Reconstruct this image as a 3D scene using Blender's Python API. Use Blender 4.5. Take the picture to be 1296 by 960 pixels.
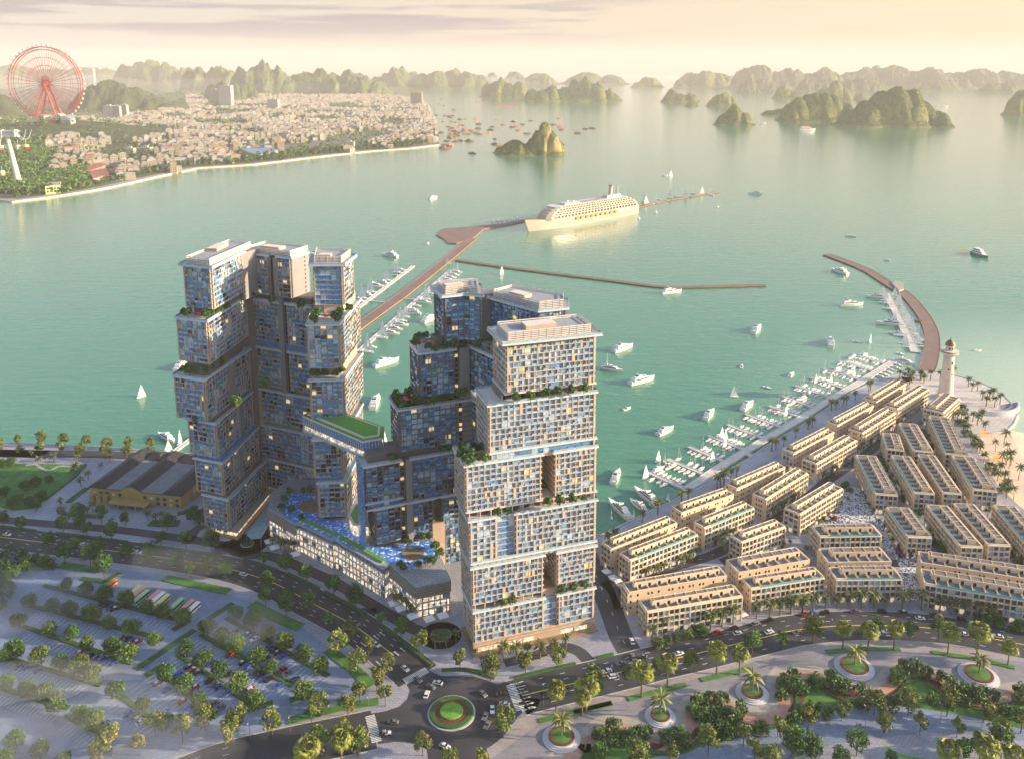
import bpy, bmesh, math, random
from math import sin, cos, pi, radians, atan2, hypot, floor
from mathutils import Vector, Matrix, noise as mnoise
from mathutils.geometry import tessellate_polygon

RND = random.Random(7)
scene = bpy.context.scene
for _o in list(bpy.data.objects):
    bpy.data.objects.remove(_o)
COL = scene.collection

# ------------------------------------------------------------------ camera, sky, sun, exposure
F_PX, PX0, PY0, CAM_Z, PITCH = 1080.0, 648.0, 290.0, 300.0, radians(11)
cam_data = bpy.data.cameras.new("camera")
cam_data.sensor_width = 36
cam_data.lens = F_PX / 1296 * 36
cam_data.shift_x = 0
cam_data.shift_y = -(480 - PY0) / 1296
cam_data.clip_start = 1
cam_data.clip_end = 200000
cam = bpy.data.objects.new("camera", cam_data)
COL.objects.link(cam)
cam.location = (0, 0, CAM_Z)
cam.rotation_euler = (pi / 2 - PITCH, 0, 0)
scene.camera = cam

SUN_AZ = radians(94)       # clockwise from the view direction (+Y)
SUN_EL = radians(15)
world = bpy.data.worlds.new("World")
scene.world = world
world.use_nodes = True
WN, WL = world.node_tree.nodes, world.node_tree.links
WN.clear()
_out = WN.new('ShaderNodeOutputWorld')
_bg = WN.new('ShaderNodeBackground')
_sky = WN.new('ShaderNodeTexSky')
_sky.sky_type = 'NISHITA'
_sky.sun_disc = False
_sky.sun_elevation = SUN_EL
_sky.sun_rotation = SUN_AZ
_sky.altitude = 0
_sky.air_density = 1.0
_sky.dust_density = 1.6
_sky.ozone_density = 1.2
# high thin cloud sheet in the sky: pale warm veil plus long mauve streaks near the horizon
_tc = WN.new('ShaderNodeTexCoord')
_sep = WN.new('ShaderNodeSeparateXYZ')
WL.new(_tc.outputs['Generated'], _sep.inputs[0])
_map = WN.new('ShaderNodeMapping')
_map.inputs['Scale'].default_value = (2.2, 2.2, 38.0)
WL.new(_tc.outputs['Generated'], _map.inputs[0])
_nz = WN.new('ShaderNodeTexNoise')
_nz.inputs['Scale'].default_value = 1.6
_nz.inputs['Detail'].default_value = 7
_nz.inputs['Roughness'].default_value = 0.55
WL.new(_map.outputs[0], _nz.inputs['Vector'])
_cr = WN.new('ShaderNodeValToRGB')
_cr.color_ramp.elements[0].position = 0.46
_cr.color_ramp.elements[1].position = 0.54
WL.new(_nz.outputs['Fac'], _cr.inputs[0])
_band = WN.new('ShaderNodeValToRGB')      # cloud streaks live in a band of elevations
_be = _band.color_ramp.elements
_be[0].position = 0.018; _be[0].color = (0, 0, 0, 1)
_be[1].position = 0.036; _be[1].color = (1, 1, 1, 1)
_e = _be.new(0.055); _e.color = (1, 1, 1, 1)
_e = _be.new(0.085); _e.color = (0.1, 0.1, 0.1, 1)
WL.new(_sep.outputs['Z'], _band.inputs[0])
_mul = WN.new('ShaderNodeMath'); _mul.operation = 'MULTIPLY'
WL.new(_cr.outputs[0], _mul.inputs[0]); WL.new(_band.outputs[0], _mul.inputs[1])
_veil = WN.new('ShaderNodeMixRGB')        # bright thin veil over the whole low sky
_veil.blend_type = 'MIX'
_vr = WN.new('ShaderNodeValToRGB')
_ve = _vr.color_ramp.elements
_ve[0].position = 0.0; _ve[0].color = (0.92, 0.92, 0.92, 1)
_ve[1].position = 0.34; _ve[1].color = (0.0, 0.0, 0.0, 1)
_e = _ve.new(0.12); _e.color = (.75, .75, .75, 1)
WL.new(_sep.outputs['Z'], _vr.inputs[0])
WL.new(_vr.outputs[0], _veil.inputs[0])
WL.new(_sky.outputs[0], _veil.inputs[1])
_xr = WN.new('ShaderNodeMapRange')        # veil is warmer towards the sun side
_xr.inputs['From Min'].default_value = -0.35; _xr.inputs['From Max'].default_value = 0.85
WL.new(_sep.outputs['X'], _xr.inputs[0])
_vc = WN.new('ShaderNodeMixRGB')
_vc.inputs[1].default_value = (1.95, 1.72, 1.60, 1)
_vc.inputs[2].default_value = (3.1, 2.05, 1.12, 1)
WL.new(_xr.outputs[0], _vc.inputs[0])
WL.new(_vc.outputs[0], _veil.inputs[2])
_cm = WN.new('ShaderNodeMixRGB')
_cm.inputs[2].default_value = (1.3, 1.1, 1.22, 1)
_m8 = WN.new('ShaderNodeMath'); _m8.operation = 'MULTIPLY'; _m8.inputs[1].default_value = 0.95
_xm = WN.new('ShaderNodeMapRange')        # the cloud bank lies towards the left
_xm.inputs['From Min'].default_value = 0.02; _xm.inputs['From Max'].default_value = 0.26
_xm.inputs['To Min'].default_value = 1; _xm.inputs['To Max'].default_value = 0
WL.new(_sep.outputs['X'], _xm.inputs[0])
_m9 = WN.new('ShaderNodeMath'); _m9.operation = 'MULTIPLY'
WL.new(_mul.outputs[0], _m9.inputs[0]); WL.new(_xm.outputs[0], _m9.inputs[1])
WL.new(_m9.outputs[0], _m8.inputs[0])
WL.new(_m8.outputs[0], _cm.inputs[0]); WL.new(_veil.outputs[0], _cm.inputs[1])
WL.new(_cm.outputs[0], _bg.inputs['Color'])
_bg.inputs['Strength'].default_value = 0.15
WL.new(_bg.outputs[0], _out.inputs['Surface'])

_sd = bpy.data.lights.new("sun", 'SUN')
_sd.energy = 5.0
_sd.angle = radians(0.6)
_sd.color = (1.0, 0.78, 0.52)
sun = bpy.data.objects.new("sun", _sd)
COL.objects.link(sun)
_dir = Vector((sin(SUN_AZ) * cos(SUN_EL), cos(SUN_AZ) * cos(SUN_EL), sin(SUN_EL)))
sun.rotation_euler = _dir.to_track_quat('Z', 'Y').to_euler()
sun.location = (900, 0, 600)

vs = scene.view_settings
vs.view_transform = 'Standard'
vs.look = 'None'
vs.exposure = 1.22
vs.gamma = 1
vs.use_curve_mapping = False
scene.render.engine = 'CYCLES'
cy = scene.cycles
cy.max_bounces = 5
cy.diffuse_bounces = 2
cy.glossy_bounces = 3
cy.transmission_bounces = 3
cy.volume_bounces = 0
cy.transparent_max_bounces = 8
cy.use_denoising = True
cy.use_adaptive_sampling = True
cy.adaptive_threshold = 0.02
cy.sample_clamp_indirect = 4

# ------------------------------------------------------------------ where a photo point stands in the world
_c, _s = cos(PITCH), sin(PITCH)
GZ = 2.0                                     # level of the land; the water lies at 0

def U(p, z=GZ):
    a = (p[0] - PX0) / F_PX
    b = -(p[1] - PY0) / F_PX
    d = (a, _c + b * _s, -_s + b * _c)
    t = (z - CAM_Z) / d[2]
    return Vector((d[0] * t, d[1] * t))

def UD(px, py, Y):
    a = (px - PX0) / F_PX
    b = -(py - PY0) / F_PX
    d = (a, _c + b * _s, -_s + b * _c)
    t = Y / d[1]
    return Vector((d[0] * t, Y, CAM_Z + d[2] * t))

def proj(v):
    yy, zz = v[1], v[2] - CAM_Z
    dep = yy * _c - zz * _s
    return (PX0 + F_PX * v[0] / dep, PY0 - F_PX * (yy * _s + zz * _c) / dep, dep)

def ZM(ox, oy, s):                           # point read from an enlarged cut of the photo
    return lambda x, y: (ox + x / s, oy + y / s)

# ------------------------------------------------------------------ materials
MATS = {}
def mat(name, col, rough=0.6, vary=0.12, scale=0.6, metal=0.0, spec=0.4, bump=0.0, emit=None, estr=0.0, rnd=0.0, coords='Object', col2=None, detail=4):
    if name in MATS:
        return MATS[name]
    m = bpy.data.materials.new(name)
    m.use_nodes = True
    N, L = m.node_tree.nodes, m.node_tree.links
    b = N['Principled BSDF']
    b.inputs['Roughness'].default_value = rough
    b.inputs['Metallic'].default_value = metal
    b.inputs['Specular IOR Level'].default_value = spec
    tc = N.new('ShaderNodeTexCoord')
    nz = N.new('ShaderNodeTexNoise')
    nz.inputs['Scale'].default_value = scale
    nz.inputs['Detail'].default_value = detail
    L.new(tc.outputs[coords], nz.inputs['Vector'])
    mx = N.new('ShaderNodeMixRGB')
    c2 = col2 or tuple(min(1, c * (1 + vary)) for c in col)
    c1 = col if col2 else tuple(c * (1 - vary) for c in col)
    mx.inputs[1].default_value = (*c1, 1)
    mx.inputs[2].default_value = (*c2, 1)
    rp = N.new('ShaderNodeMapRange')
    rp.inputs['From Min'].default_value = 0.3; rp.inputs['From Max'].default_value = 0.7
    L.new(nz.outputs['Fac'], rp.inputs[0])
    L.new(rp.outputs[0], mx.inputs[0])
    outc = mx.outputs[0]
    if rnd:
        oi = N.new('ShaderNodeObjectInfo')
        hs = N.new('ShaderNodeHueSaturation')
        mr = N.new('ShaderNodeMapRange')
        mr.inputs['To Min'].default_value = 1 - rnd; mr.inputs['To Max'].default_value = 1 + rnd
        L.new(oi.outputs['Random'], mr.inputs[0])
        L.new(mr.outputs[0], hs.inputs['Value'])
        mr2 = N.new('ShaderNodeMapRange')
        mr2.inputs['To Min'].default_value = 0.5 - rnd * 0.07; mr2.inputs['To Max'].default_value = 0.5 + rnd * 0.05
        m3 = N.new('ShaderNodeMath'); m3.operation = 'FRACT'
        m4 = N.new('ShaderNodeMath'); m4.operation = 'MULTIPLY'; m4.inputs[1].default_value = 7.31
        L.new(oi.outputs['Random'], m4.inputs[0]); L.new(m4.outputs[0], m3.inputs[0]); L.new(m3.outputs[0], mr2.inputs[0])
        L.new(mr2.outputs[0], hs.inputs['Hue'])
        L.new(outc, hs.inputs['Color'])
        outc = hs.outputs[0]
    L.new(outc, b.inputs['Base Color'])
    if bump:
        bp = N.new('ShaderNodeBump')
        bp.inputs['Strength'].default_value = bump
        L.new(nz.outputs['Fac'], bp.inputs['Height'])
        L.new(bp.outputs[0], b.inputs['Normal'])
    if emit:
        b.inputs['Emission Color'].default_value = (*emit, 1)
        b.inputs['Emission Strength'].default_value = estr
    MATS[name] = m
    return m

def paver(name, c1, c2, mortar, scale, rough=0.75, stain=0.25):
    m = bpy.data.materials.new(name); m.use_nodes = True
    N, L = m.node_tree.nodes, m.node_tree.links
    b = N['Principled BSDF']; b.inputs['Roughness'].default_value = rough
    tc = N.new('ShaderNodeTexCoord')
    br = N.new('ShaderNodeTexBrick')
    br.inputs['Color1'].default_value = (*c1, 1); br.inputs['Color2'].default_value = (*c2, 1)
    br.inputs['Mortar'].default_value = (*mortar, 1)
    br.inputs['Scale'].default_value = scale
    br.inputs['Mortar Size'].default_value = 0.03
    L.new(tc.outputs['Object'], br.inputs['Vector'])
    nz = N.new('ShaderNodeTexNoise'); nz.inputs['Scale'].default_value = 0.035; nz.inputs['Detail'].default_value = 9; nz.inputs['Roughness'].default_value = 0.7
    L.new(tc.outputs['Object'], nz.inputs['Vector'])
    mr = N.new('ShaderNodeMapRange'); mr.inputs['From Min'].default_value = 0.3; mr.inputs['From Max'].default_value = 0.72
    mr.inputs['To Min'].default_value = 1 - stain; mr.inputs['To Max'].default_value = 1 + stain
    L.new(nz.outputs['Fac'], mr.inputs[0])
    mu = N.new('ShaderNodeMixRGB'); mu.blend_type = 'MULTIPLY'; mu.inputs[0].default_value = 1
    L.new(br.outputs['Color'], mu.inputs[1]); L.new(mr.outputs[0], mu.inputs[2])
    L.new(mu.outputs[0], b.inputs['Base Color'])
    MATS[name] = m
    return m

M = {}
M['paving'] = paver('grey_paving', (.36, .365, .43), (.285, .295, .365), (.2, .205, .25), 0.22)
M['lot'] = paver('blue_grey_paving', (.235, .295, .42), (.185, .235, .35), (.14, .175, .25), 0.30, stain=.4)
M['walk'] = paver('pinkish_paving', (.40, .345, .335), (.31, .27, .27), (.22, .2, .2), 0.3)
M['slate'] = paver('slate_paving', (.245, .235, .265), (.19, .185, .215), (.24, .23, .25), 0.16)
M['terracotta'] = mat('terracotta_paving', (.42, .235, .175), .8, .2, .3)
M['sandpave'] = mat('pale_border_paving', (.36, .32, .28), .8, .15, .3)
M['prom'] = paver('pale_promenade_paving', (.40, .41, .46), (.33, .34, .39), (.26, .27, .3), 0.12)
M['plaza'] = paver('white_plaza_paving', (.66, .60, .56), (.58, .53, .5), (.4, .37, .35), 0.1)
M['asphalt'] = mat('asphalt', (.046, .047, .056), .7, .4, .05, detail=10, bump=.02)
M['asphaltl'] = mat('lightened_asphalt', (.10, .10, .11), .8, .3, .1, detail=8)  # asphalt colour lightened to offset the tower's shadow on the turning circles
M['white'] = mat('white_paint', (.75, .75, .74), .6, .06)
M['yellow'] = mat('yellow_paint', (.72, .56, .06), .6, .1)
M['kerb'] = mat('kerb_stone', (.42, .41, .42), .7, .12)
M['lawn'] = mat('lawn', (.065, .165, .034), .9, .35, .25, detail=10)
M['hedge'] = mat('clipped_hedge', (.04, .10, .022), .9, .5, 1.6, bump=.4, detail=8)
M['hedge2'] = mat('bright_lawn', (.12, .30, .035), .9, .3, 1.2, detail=8)
M['redbed'] = mat('red_brown_bed', (.12, .038, .026), .9, .3, 1.1)
M['soil'] = mat('garden_soil', (.07, .05, .035), .9, .3, .5)
M['sand'] = mat('beach_sand', (.66, .53, .39), .85, .12, .05, detail=9)
M['wetsand'] = mat('wet_sand', (.50, .46, .36), .5, .1, .05)
M['bark'] = mat('bark', (.11, .075, .05), .9, .3, 2)
M['palmbark'] = mat('palm_bark', (.17, .125, .085), .9, .3, 3)
M['leaf'] = mat('leaf_dark', (.036, .098, .022), .6, .35, .35, rnd=.22)
M['leaf2'] = mat('leaf_light', (.095, .205, .034), .6, .35, .35, rnd=.2)
M['leafo'] = mat('leaf_olive', (.115, .165, .032), .6, .35, .35, rnd=.2)
M['leafy'] = mat('leaf_sunlit_gold', (.24, .235, .045), .6, .35, .35, rnd=.2)  # green leaf with the gold of the low sun put into its colour
M['frond'] = mat('palm_frond', (.06, .085, .025), .55, .3, .6, rnd=.2)
M['frond2'] = mat('palm_frond_light', (.13, .145, .03), .55, .3, .6, rnd=.2)
M['fan'] = mat('fan_palm_frond', (.24, .27, .03), .55, .35, .7, rnd=.15)
M['magenta'] = mat('bougainvillea', (.5, .06, .42), .7, .3, .6)
M['glass'] = mat('blue_glass', (.085, .235, .48), .08, .5, .9, spec=.9)
M['glassf'] = mat('grey_blue_glass', (.14, .28, .45), .12, .45, .7, spec=.7)
M['glassr'] = mat('house_glass', (.055, .085, .13), .1, .5, .9, spec=.8)
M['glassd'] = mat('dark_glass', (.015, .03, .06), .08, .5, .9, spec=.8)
M['glassc'] = mat('curtained_glass', (.40, .54, .68), .15, .25, .9, spec=.8)
M['glasst'] = mat('teal_glass', (.12, .30, .34), .1, .3, .9, spec=.8)
M['lit'] = mat('lit_window', (.6, .45, .2), .3, .2, .9, emit=(1, .70, .30), estr=.32)
def lit_mat():
    m = mat('lit_shopfront', (.45, .38, .28), .25, .3, .35)
    N, L = m.node_tree.nodes, m.node_tree.links
    b = N['Principled BSDF']
    tc = N.new('ShaderNodeTexCoord'); v = N.new('ShaderNodeTexVoronoi'); v.inputs['Scale'].default_value = .9
    L.new(tc.outputs['Object'], v.inputs['Vector'])
    sp = N.new('ShaderNodeSeparateColor'); L.new(v.outputs['Color'], sp.inputs[0])
    r = N.new('ShaderNodeValToRGB'); e = r.color_ramp.elements
    e[0].position = .1; e[0].color = (.05, .04, .04, 1); e[1].position = .9; e[1].color = (1, .82, .55, 1)
    x = e.new(.45); x.color = (.75, .5, .25, 1); x = e.new(.6); x.color = (.25, .28, .3, 1)
    L.new(sp.outputs[0], r.inputs[0]); L.new(r.outputs[0], b.inputs['Emission Color'])
    b.inputs['Emission Strength'].default_value = .62
    return m
M['litw'] = lit_mat()
M['tan'] = mat('tan_render', (.42, .32, .235), .75, .1, .15)
M['tanL'] = mat('pale_frame', (.56, .42, .30), .65, .08, .15)
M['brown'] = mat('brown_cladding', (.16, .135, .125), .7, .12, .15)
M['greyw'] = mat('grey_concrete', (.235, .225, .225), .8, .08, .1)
M['slab'] = mat('pale_slab_edge', (.56, .54, .55), .6, .06, .2)
M['slabw'] = mat('white_slab_edge', (.66, .59, .53), .6, .06, .2)
M['rail'] = mat('glass_railing', (.30, .42, .50), .15, .2, .5, spec=.8)
M['railt'] = mat('teal_railing', (.10, .38, .38), .2, .2, .5, spec=.8)
M['roofg'] = mat('grey_roof', (.30, .31, .34), .8, .1, .1)
M['roofd'] = mat('dark_roof', (.17, .14, .135), .85, .18, .12)
M['roofb'] = mat('grey_terrace', (.17, .17, .19), .8, .2, .15)
M['cream'] = mat('sand_render', (.64, .495, .335), .8, .07, .08)
M['creamL'] = mat('sand_trim', (.72, .58, .41), .75, .06, .1)
M['pool'] = None
M['deckwood'] = mat('timber_deck', (.28, .19, .10), .7, .2, .4)
M['mustard'] = mat('mustard_wall', (.36, .25, .085), .8, .14, .12)
M['tile'] = mat('dark_roof_tile', (.032, .030, .033), .7, .4, .35, bump=.3)
M['pier'] = mat('pier_deck', (.21, .135, .12), .8, .15, .06)
M['pierside'] = mat('pier_side', (.34, .20, .12), .8, .15, .1)
M['dock'] = mat('pontoon_deck', (.56, .53, .50), .8, .12, .2)
M['hull'] = mat('boat_white', (.80, .79, .77), .3, .04, .3, spec=.5)
M['hullc'] = mat('ship_white', (.50, .43, .35), .4, .05, .05)
M['teak'] = mat('teak_deck', (.42, .27, .15), .7, .15, .4)
M['dark'] = mat('dark_window', (.012, .014, .018), .1, .3, .5, spec=.7)
M['sail'] = mat('sail_cloth', (.82, .82, .80), .7, .04, .3)
M['red'] = mat('red_canvas', (.62, .10, .09), .7, .15, .6)
M['redsteel'] = mat('red_steel', (.50, .045, .045), .5, .1, .05)
M['rust'] = mat('red_oxide_hull', (.40, .15, .09), .7, .3, .2, rnd=.4)
M['lime'] = mat('lighthouse_stone', (.66, .55, .44), .8, .1, .25, bump=.15)
M['copper'] = mat('bronze_dome', (.16, .125, .06), .5, .2, .4, metal=.3)
M['concrete'] = mat('pale_concrete', (.60, .54, .47), .8, .1, .1)
M['steel'] = mat('grey_steel', (.25, .25, .26), .4, .1, .5, metal=.6)
M['rubber'] = mat('tyre_rubber', (.012, .012, .012), .8, .1)
M['orange'] = mat('orange_canvas', (.85, .33, .05), .7, .1)
for _n, _c3 in dict(carwhite=(.72, .72, .72), carblack=(.012, .012, .014), carred=(.42, .015, .015), carblue=(.03, .09, .42), cargrey=(.16, .16, .17), busyellow=(.62, .58, .26), buspink=(.62, .28, .24), busgreen=(.30, .50, .30), buswhite=(.7, .7, .7), busorange=(.6, .22, .09)).items():
    M[_n] = mat('paint_' + _n, _c3, .28, .05, .5, spec=.5)

# ------------------------------------------------------------------ mesh builder
class MB:
    def __init__(s):
        s.v, s.f, s.m, s.mats = [], [], [], []
    def mi(s, k):
        if k not in s.mats: s.mats.append(k)
        return s.mats.index(k)
    def face(s, pts, k):
        n = len(s.v); s.v.extend(tuple(p) for p in pts)
        s.f.append(tuple(range(n, n + len(pts)))); s.m.append(s.mi(k))
    def prism(s, poly, z0, z1, k, ktop=None, bottom=True, top=True, kbot=None):
        """poly: xy list counter-clockwise"""
        n = len(s.v); c = len(poly)
        s.v.extend((p[0], p[1], z0) for p in poly); s.v.extend((p[0], p[1], z1) for p in poly)
        i = s.mi(k)
        for a in range(c):
            b = (a + 1) % c
            s.f.append((n + a, n + b, n + c + b, n + c + a)); s.m.append(i)
        it = s.mi(ktop or k)
        if c <= 4 :
            if top: s.f.append(tuple(n + c + a for a in range(c))); s.m.append(it)
            if bottom: s.f.append(tuple(n + a for a in reversed(range(c)))); s.m.append(s.mi(kbot or k))
        else:
            tri = tessellate_polygon([[Vector((p[0], p[1], 0)) for p in poly]])
            for t in tri:
                a, b2, c2 = (Vector(poly[q][:2]) for q in t)
                if (b2 - a).cross(c2 - a) < 0: t = (t[0], t[2], t[1])
                if top: s.f.append(tuple(n + c + q for q in t)); s.m.append(it)
                if bottom: s.f.append(tuple(n + q for q in reversed(t))); s.m.append(s.mi(kbot or k))
    def obox(s, o, u, w, d, z0, z1, k, ktop=None, bottom=True):
        """box from corner o along unit u by w, along left-normal by d"""
        o = Vector(o[:2]); u = Vector(u[:2]); n = Vector((-u.y, u.x))
        a, b, c, e = o, o + u * w, o + u * w + n * d, o + n * d
        P = [a, b, c, e] if d > 0 else [a, e, c, b]
        if w < 0: P.reverse()
        s.prism(P, z0, z1, k, ktop, bottom)
    def box(s, x0, x1, y0, y1, z0, z1, k, ktop=None):
        s.prism([(x0, y0), (x1, y0), (x1, y1), (x0, y1)], z0, z1, k, ktop)
    def tube(s, a, b, r0, r1, k, n=6, cap=True):
        a, b = Vector(a), Vector(b); d = (b - a)
        if d.length < 1e-6: return
        d.normalize()
        x = d.orthogonal().normalized(); y = d.cross(x)
        i0 = len(s.v); i = s.mi(k)
        for (p, r) in ((a, r0), (b, r1)):
            for q in range(n):
                t = 2 * pi * q / n
                s.v.append(tuple(p + x * (r * cos(t)) + y * (r * sin(t))))
        for q in range(n):
            w = (q + 1) % n
            s.f.append((i0 + q, i0 + w, i0 + n + w, i0 + n + q)); s.m.append(i)
        if cap:
            s.f.append(tuple(i0 + n + q for q in range(n))); s.m.append(i)
            s.f.append(tuple(i0 + q for q in reversed(range(n)))); s.m.append(i)
    def lathe(s, prof, k, n=24, cx=0, cy_=0, z=0, ks=None):
        i0 = len(s.v)
        for (r, h) in prof:
            for q in range(n):
                t = 2 * pi * q / n
                s.v.append((cx + r * cos(t), cy_ + r * sin(t), z + h))
        for a in range(len(prof) - 1):
            i = s.mi(ks[a] if ks else k)
            for q in range(n):
                w = (q + 1) % n
                s.f.append((i0 + a * n + q, i0 + a * n + w, i0 + (a + 1) * n + w, i0 + (a + 1) * n + q)); s.m.append(i)
        if prof[-1][0] > 1e-3:
            s.f.append(tuple(i0 + (len(prof) - 1) * n + q for q in range(n))); s.m.append(s.mi(ks[-1] if ks else k))
    def mesh(s, name):
        me = bpy.data.meshes.new(name)
        me.from_pydata(s.v, [], s.f)
        for k in s.mats: me.materials.append(M[k])
        me.polygons.foreach_set('material_index', s.m)
        me.update()
        return me
    def build(s, name, parent=None, smooth=False, loc=None):
        me = s.mesh(name)
        if smooth:
            me.polygons.foreach_set('use_smooth', [True] * len(me.polygons))
        return link(name, me, parent, loc)

def link(name, me, parent=None, loc=None):
    o = bpy.data.objects.new(name, me)
    COL.objects.link(o)
    if parent is not None: o.parent = parent
    if loc is not None: o.location = loc
    return o

def tag(o, label, cat, group=None):
    o['label'] = label; o['category'] = cat
    if group: o['group'] = group
    return o

def thing(name, label, cat, loc=(0, 0, 0), rz=0, group=None, scale=1):
    o = bpy.data.objects.new(name, None)
    COL.objects.link(o)
    o.location = loc; o.rotation_euler = (0, 0, rz)
    o.scale = (scale,) * 3 if not hasattr(scale, '__len__') else scale
    return tag(o, label, cat, group)

def struct(o):
    o['kind'] = 'structure'
    return o

def stuff(o):
    o['kind'] = 'stuff'
    return o

class Kit:
    """one of a kind: an Empty with mesh parts (and sub-parts); place() copies it"""
    def __init__(s, name, cat):
        s.name, s.cat, s.parts = name, cat, []
    def part(s, name, mb, under=None, smooth=False, label=None):
        me = mb if isinstance(mb, bpy.types.Mesh) else mb.mesh(name)
        if smooth: me.polygons.foreach_set('use_smooth', [True] * len(me.polygons))
        s.parts.append((name, me, under, label)); return len(s.parts) - 1
    def place(s, loc, rz, label, group, scale=1, name=None):
        r = thing(name or s.name, label, s.cat, loc, rz, group, scale)
        made = []
        for (n, me, under, lb) in s.parts:
            o = link(n, me, r if under is None else made[under])
            if lb: o['label'] = lb
            made.append(o)
        return r

ORD = "first second third fourth fifth sixth seventh eighth ninth tenth eleventh twelfth thirteenth fourteenth fifteenth sixteenth seventeenth eighteenth nineteenth twentieth".split()
def nth(i):
    if i < 20: return ORD[i]
    t, u_ = divmod(i + 1, 10)
    tens = {2: 'twenty', 3: 'thirty', 4: 'forty', 5: 'fifty'}[t]
    return (tens[:-1] + 'ieth') if u_ == 0 else tens + '-' + ORD[u_ - 1]

def resample(P, step, start=0.0):
    P = [Vector(p[:2]) for p in P]
    out, nxt, done = [], start, 0.0
    for a, b in zip(P, P[1:]):
        L_ = (b - a).length
        while L_ > 0 and nxt <= done + L_ + 1e-9:
            out.append(a + (b - a) * ((nxt - done) / L_)); nxt += step
        done += L_
    return out

def heading(P, i):
    a = P[max(0, i - 1)]; b = P[min(len(P) - 1, i + 1)]
    return atan2(b.y - a.y, b.x - a.x)

def smooth_line(P, n=8):
    """Catmull-Rom through the points"""
    P = [Vector(p[:2]) for p in P]
    if len(P) < 3: return P
    Q = [P[0] * 2 - P[1]] + P + [P[-1] * 2 - P[-2]]
    out = []
    for i in range(1, len(Q) - 2):
        p0, p1, p2, p3 = Q[i - 1:i + 3]
        for k in range(n):
            t = k / n
            out.append(0.5 * ((2 * p1) + (p2 - p0) * t + (2 * p0 - 5 * p1 + 4 * p2 - p3) * t * t + (3 * p1 - p0 - 3 * p2 + p3) * t ** 3))
    out.append(P[-1])
    return out

def offset_line(P, d):
    out = []
    for i, p in enumerate(P):
        a = P[max(0, i - 1)]; b = P[min(len(P) - 1, i + 1)]
        t = (b - a).normalized() if (b - a).length > 1e-6 else Vector((1, 0))
        out.append(p + Vector((-t.y, t.x)) * d)
    return out

def ribbon(mb, P, w, z, k, h=0.0, off=0.0):
    """strip of width w about the line P shifted left by off; h > 0 makes it a solid of that height"""
    A = offset_line(P, off - w / 2); B = offset_line(P, off + w / 2)
    for i in range(len(P) - 1):
        a, b, c, d = A[i], A[i + 1], B[i + 1], B[i]
        if h:
            mb.face([(a.x, a.y, z + h), (b.x, b.y, z + h), (c.x, c.y, z + h), (d.x, d.y, z + h)], k)
            mb.face([(b.x, b.y, z), (b.x, b.y, z + h), (a.x, a.y, z + h), (a.x, a.y, z)], k)
            mb.face([(d.x, d.y, z), (d.x, d.y, z + h), (c.x, c.y, z + h), (c.x, c.y, z)], k)
            if i == 0: mb.face([(a.x, a.y, z), (a.x, a.y, z + h), (d.x, d.y, z + h), (d.x, d.y, z)], k)
            if i == len(P) - 2: mb.face([(c.x, c.y, z), (c.x, c.y, z + h), (b.x, b.y, z + h), (b.x, b.y, z)], k)
        else:
            mb.face([(a.x, a.y, z), (b.x, b.y, z), (c.x, c.y, z), (d.x, d.y, z)], k)

def ccw(poly):
    a = sum(p[0] * q[1] - q[0] * p[1] for p, q in zip(poly, poly[1:] + poly[:1]))
    return list(poly) if a > 0 else list(reversed(poly))

def sheet(name, pxs, z, k, raw=False, smooth=0, kind=struct):
    P = [Vector(p) for p in pxs] if raw else [U(p, z) for p in pxs]
    if smooth:
        P = smooth_line(P + [P[0]], smooth)[:-1]
    P = ccw(P)
    mb = MB()
    tri = tessellate_polygon([[Vector((p[0], p[1], 0)) for p in P]])
    n = len(mb.v); mb.v.extend((p[0], p[1], z) for p in P)
    i = mb.mi(k)
    for t in tri:
        a, b, c = (P[q] for q in t)
        if (b - a).cross(c - a) < 0: t = (t[0], t[2], t[1])
        mb.f.append(tuple(n + q for q in t)); mb.m.append(i)
    o = mb.build(name)
    return kind(o) if kind else o

def inset_poly(P, d):
    """offset a ccw polygon inwards by d (outwards for d < 0)"""
    n = len(P); out = []
    for i in range(n):
        p0, p1, p2 = Vector(P[i - 1][:2]), Vector(P[i][:2]), Vector(P[(i + 1) % n][:2])
        e1 = (p1 - p0).normalized(); e2 = (p2 - p1).normalized()
        n1 = Vector((-e1.y, e1.x)); n2 = Vector((-e2.y, e2.x))
        bis = n1 + n2
        if bis.length < 1e-4: out.append(p1 + n1 * d); continue
        bis.normalize()
        c = max(0.35, bis.dot(n1))
        out.append(p1 + bis * (d / c))
    return out
def inside(p, poly):
    r = False
    for a, b in zip(poly, poly[1:] + poly[:1]):
        if (a[1] > p[1]) != (b[1] > p[1]) and p[0] < (b[0] - a[0]) * (p[1] - a[1]) / (b[1] - a[1]) + a[0]:
            r = not r
    return r
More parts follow.
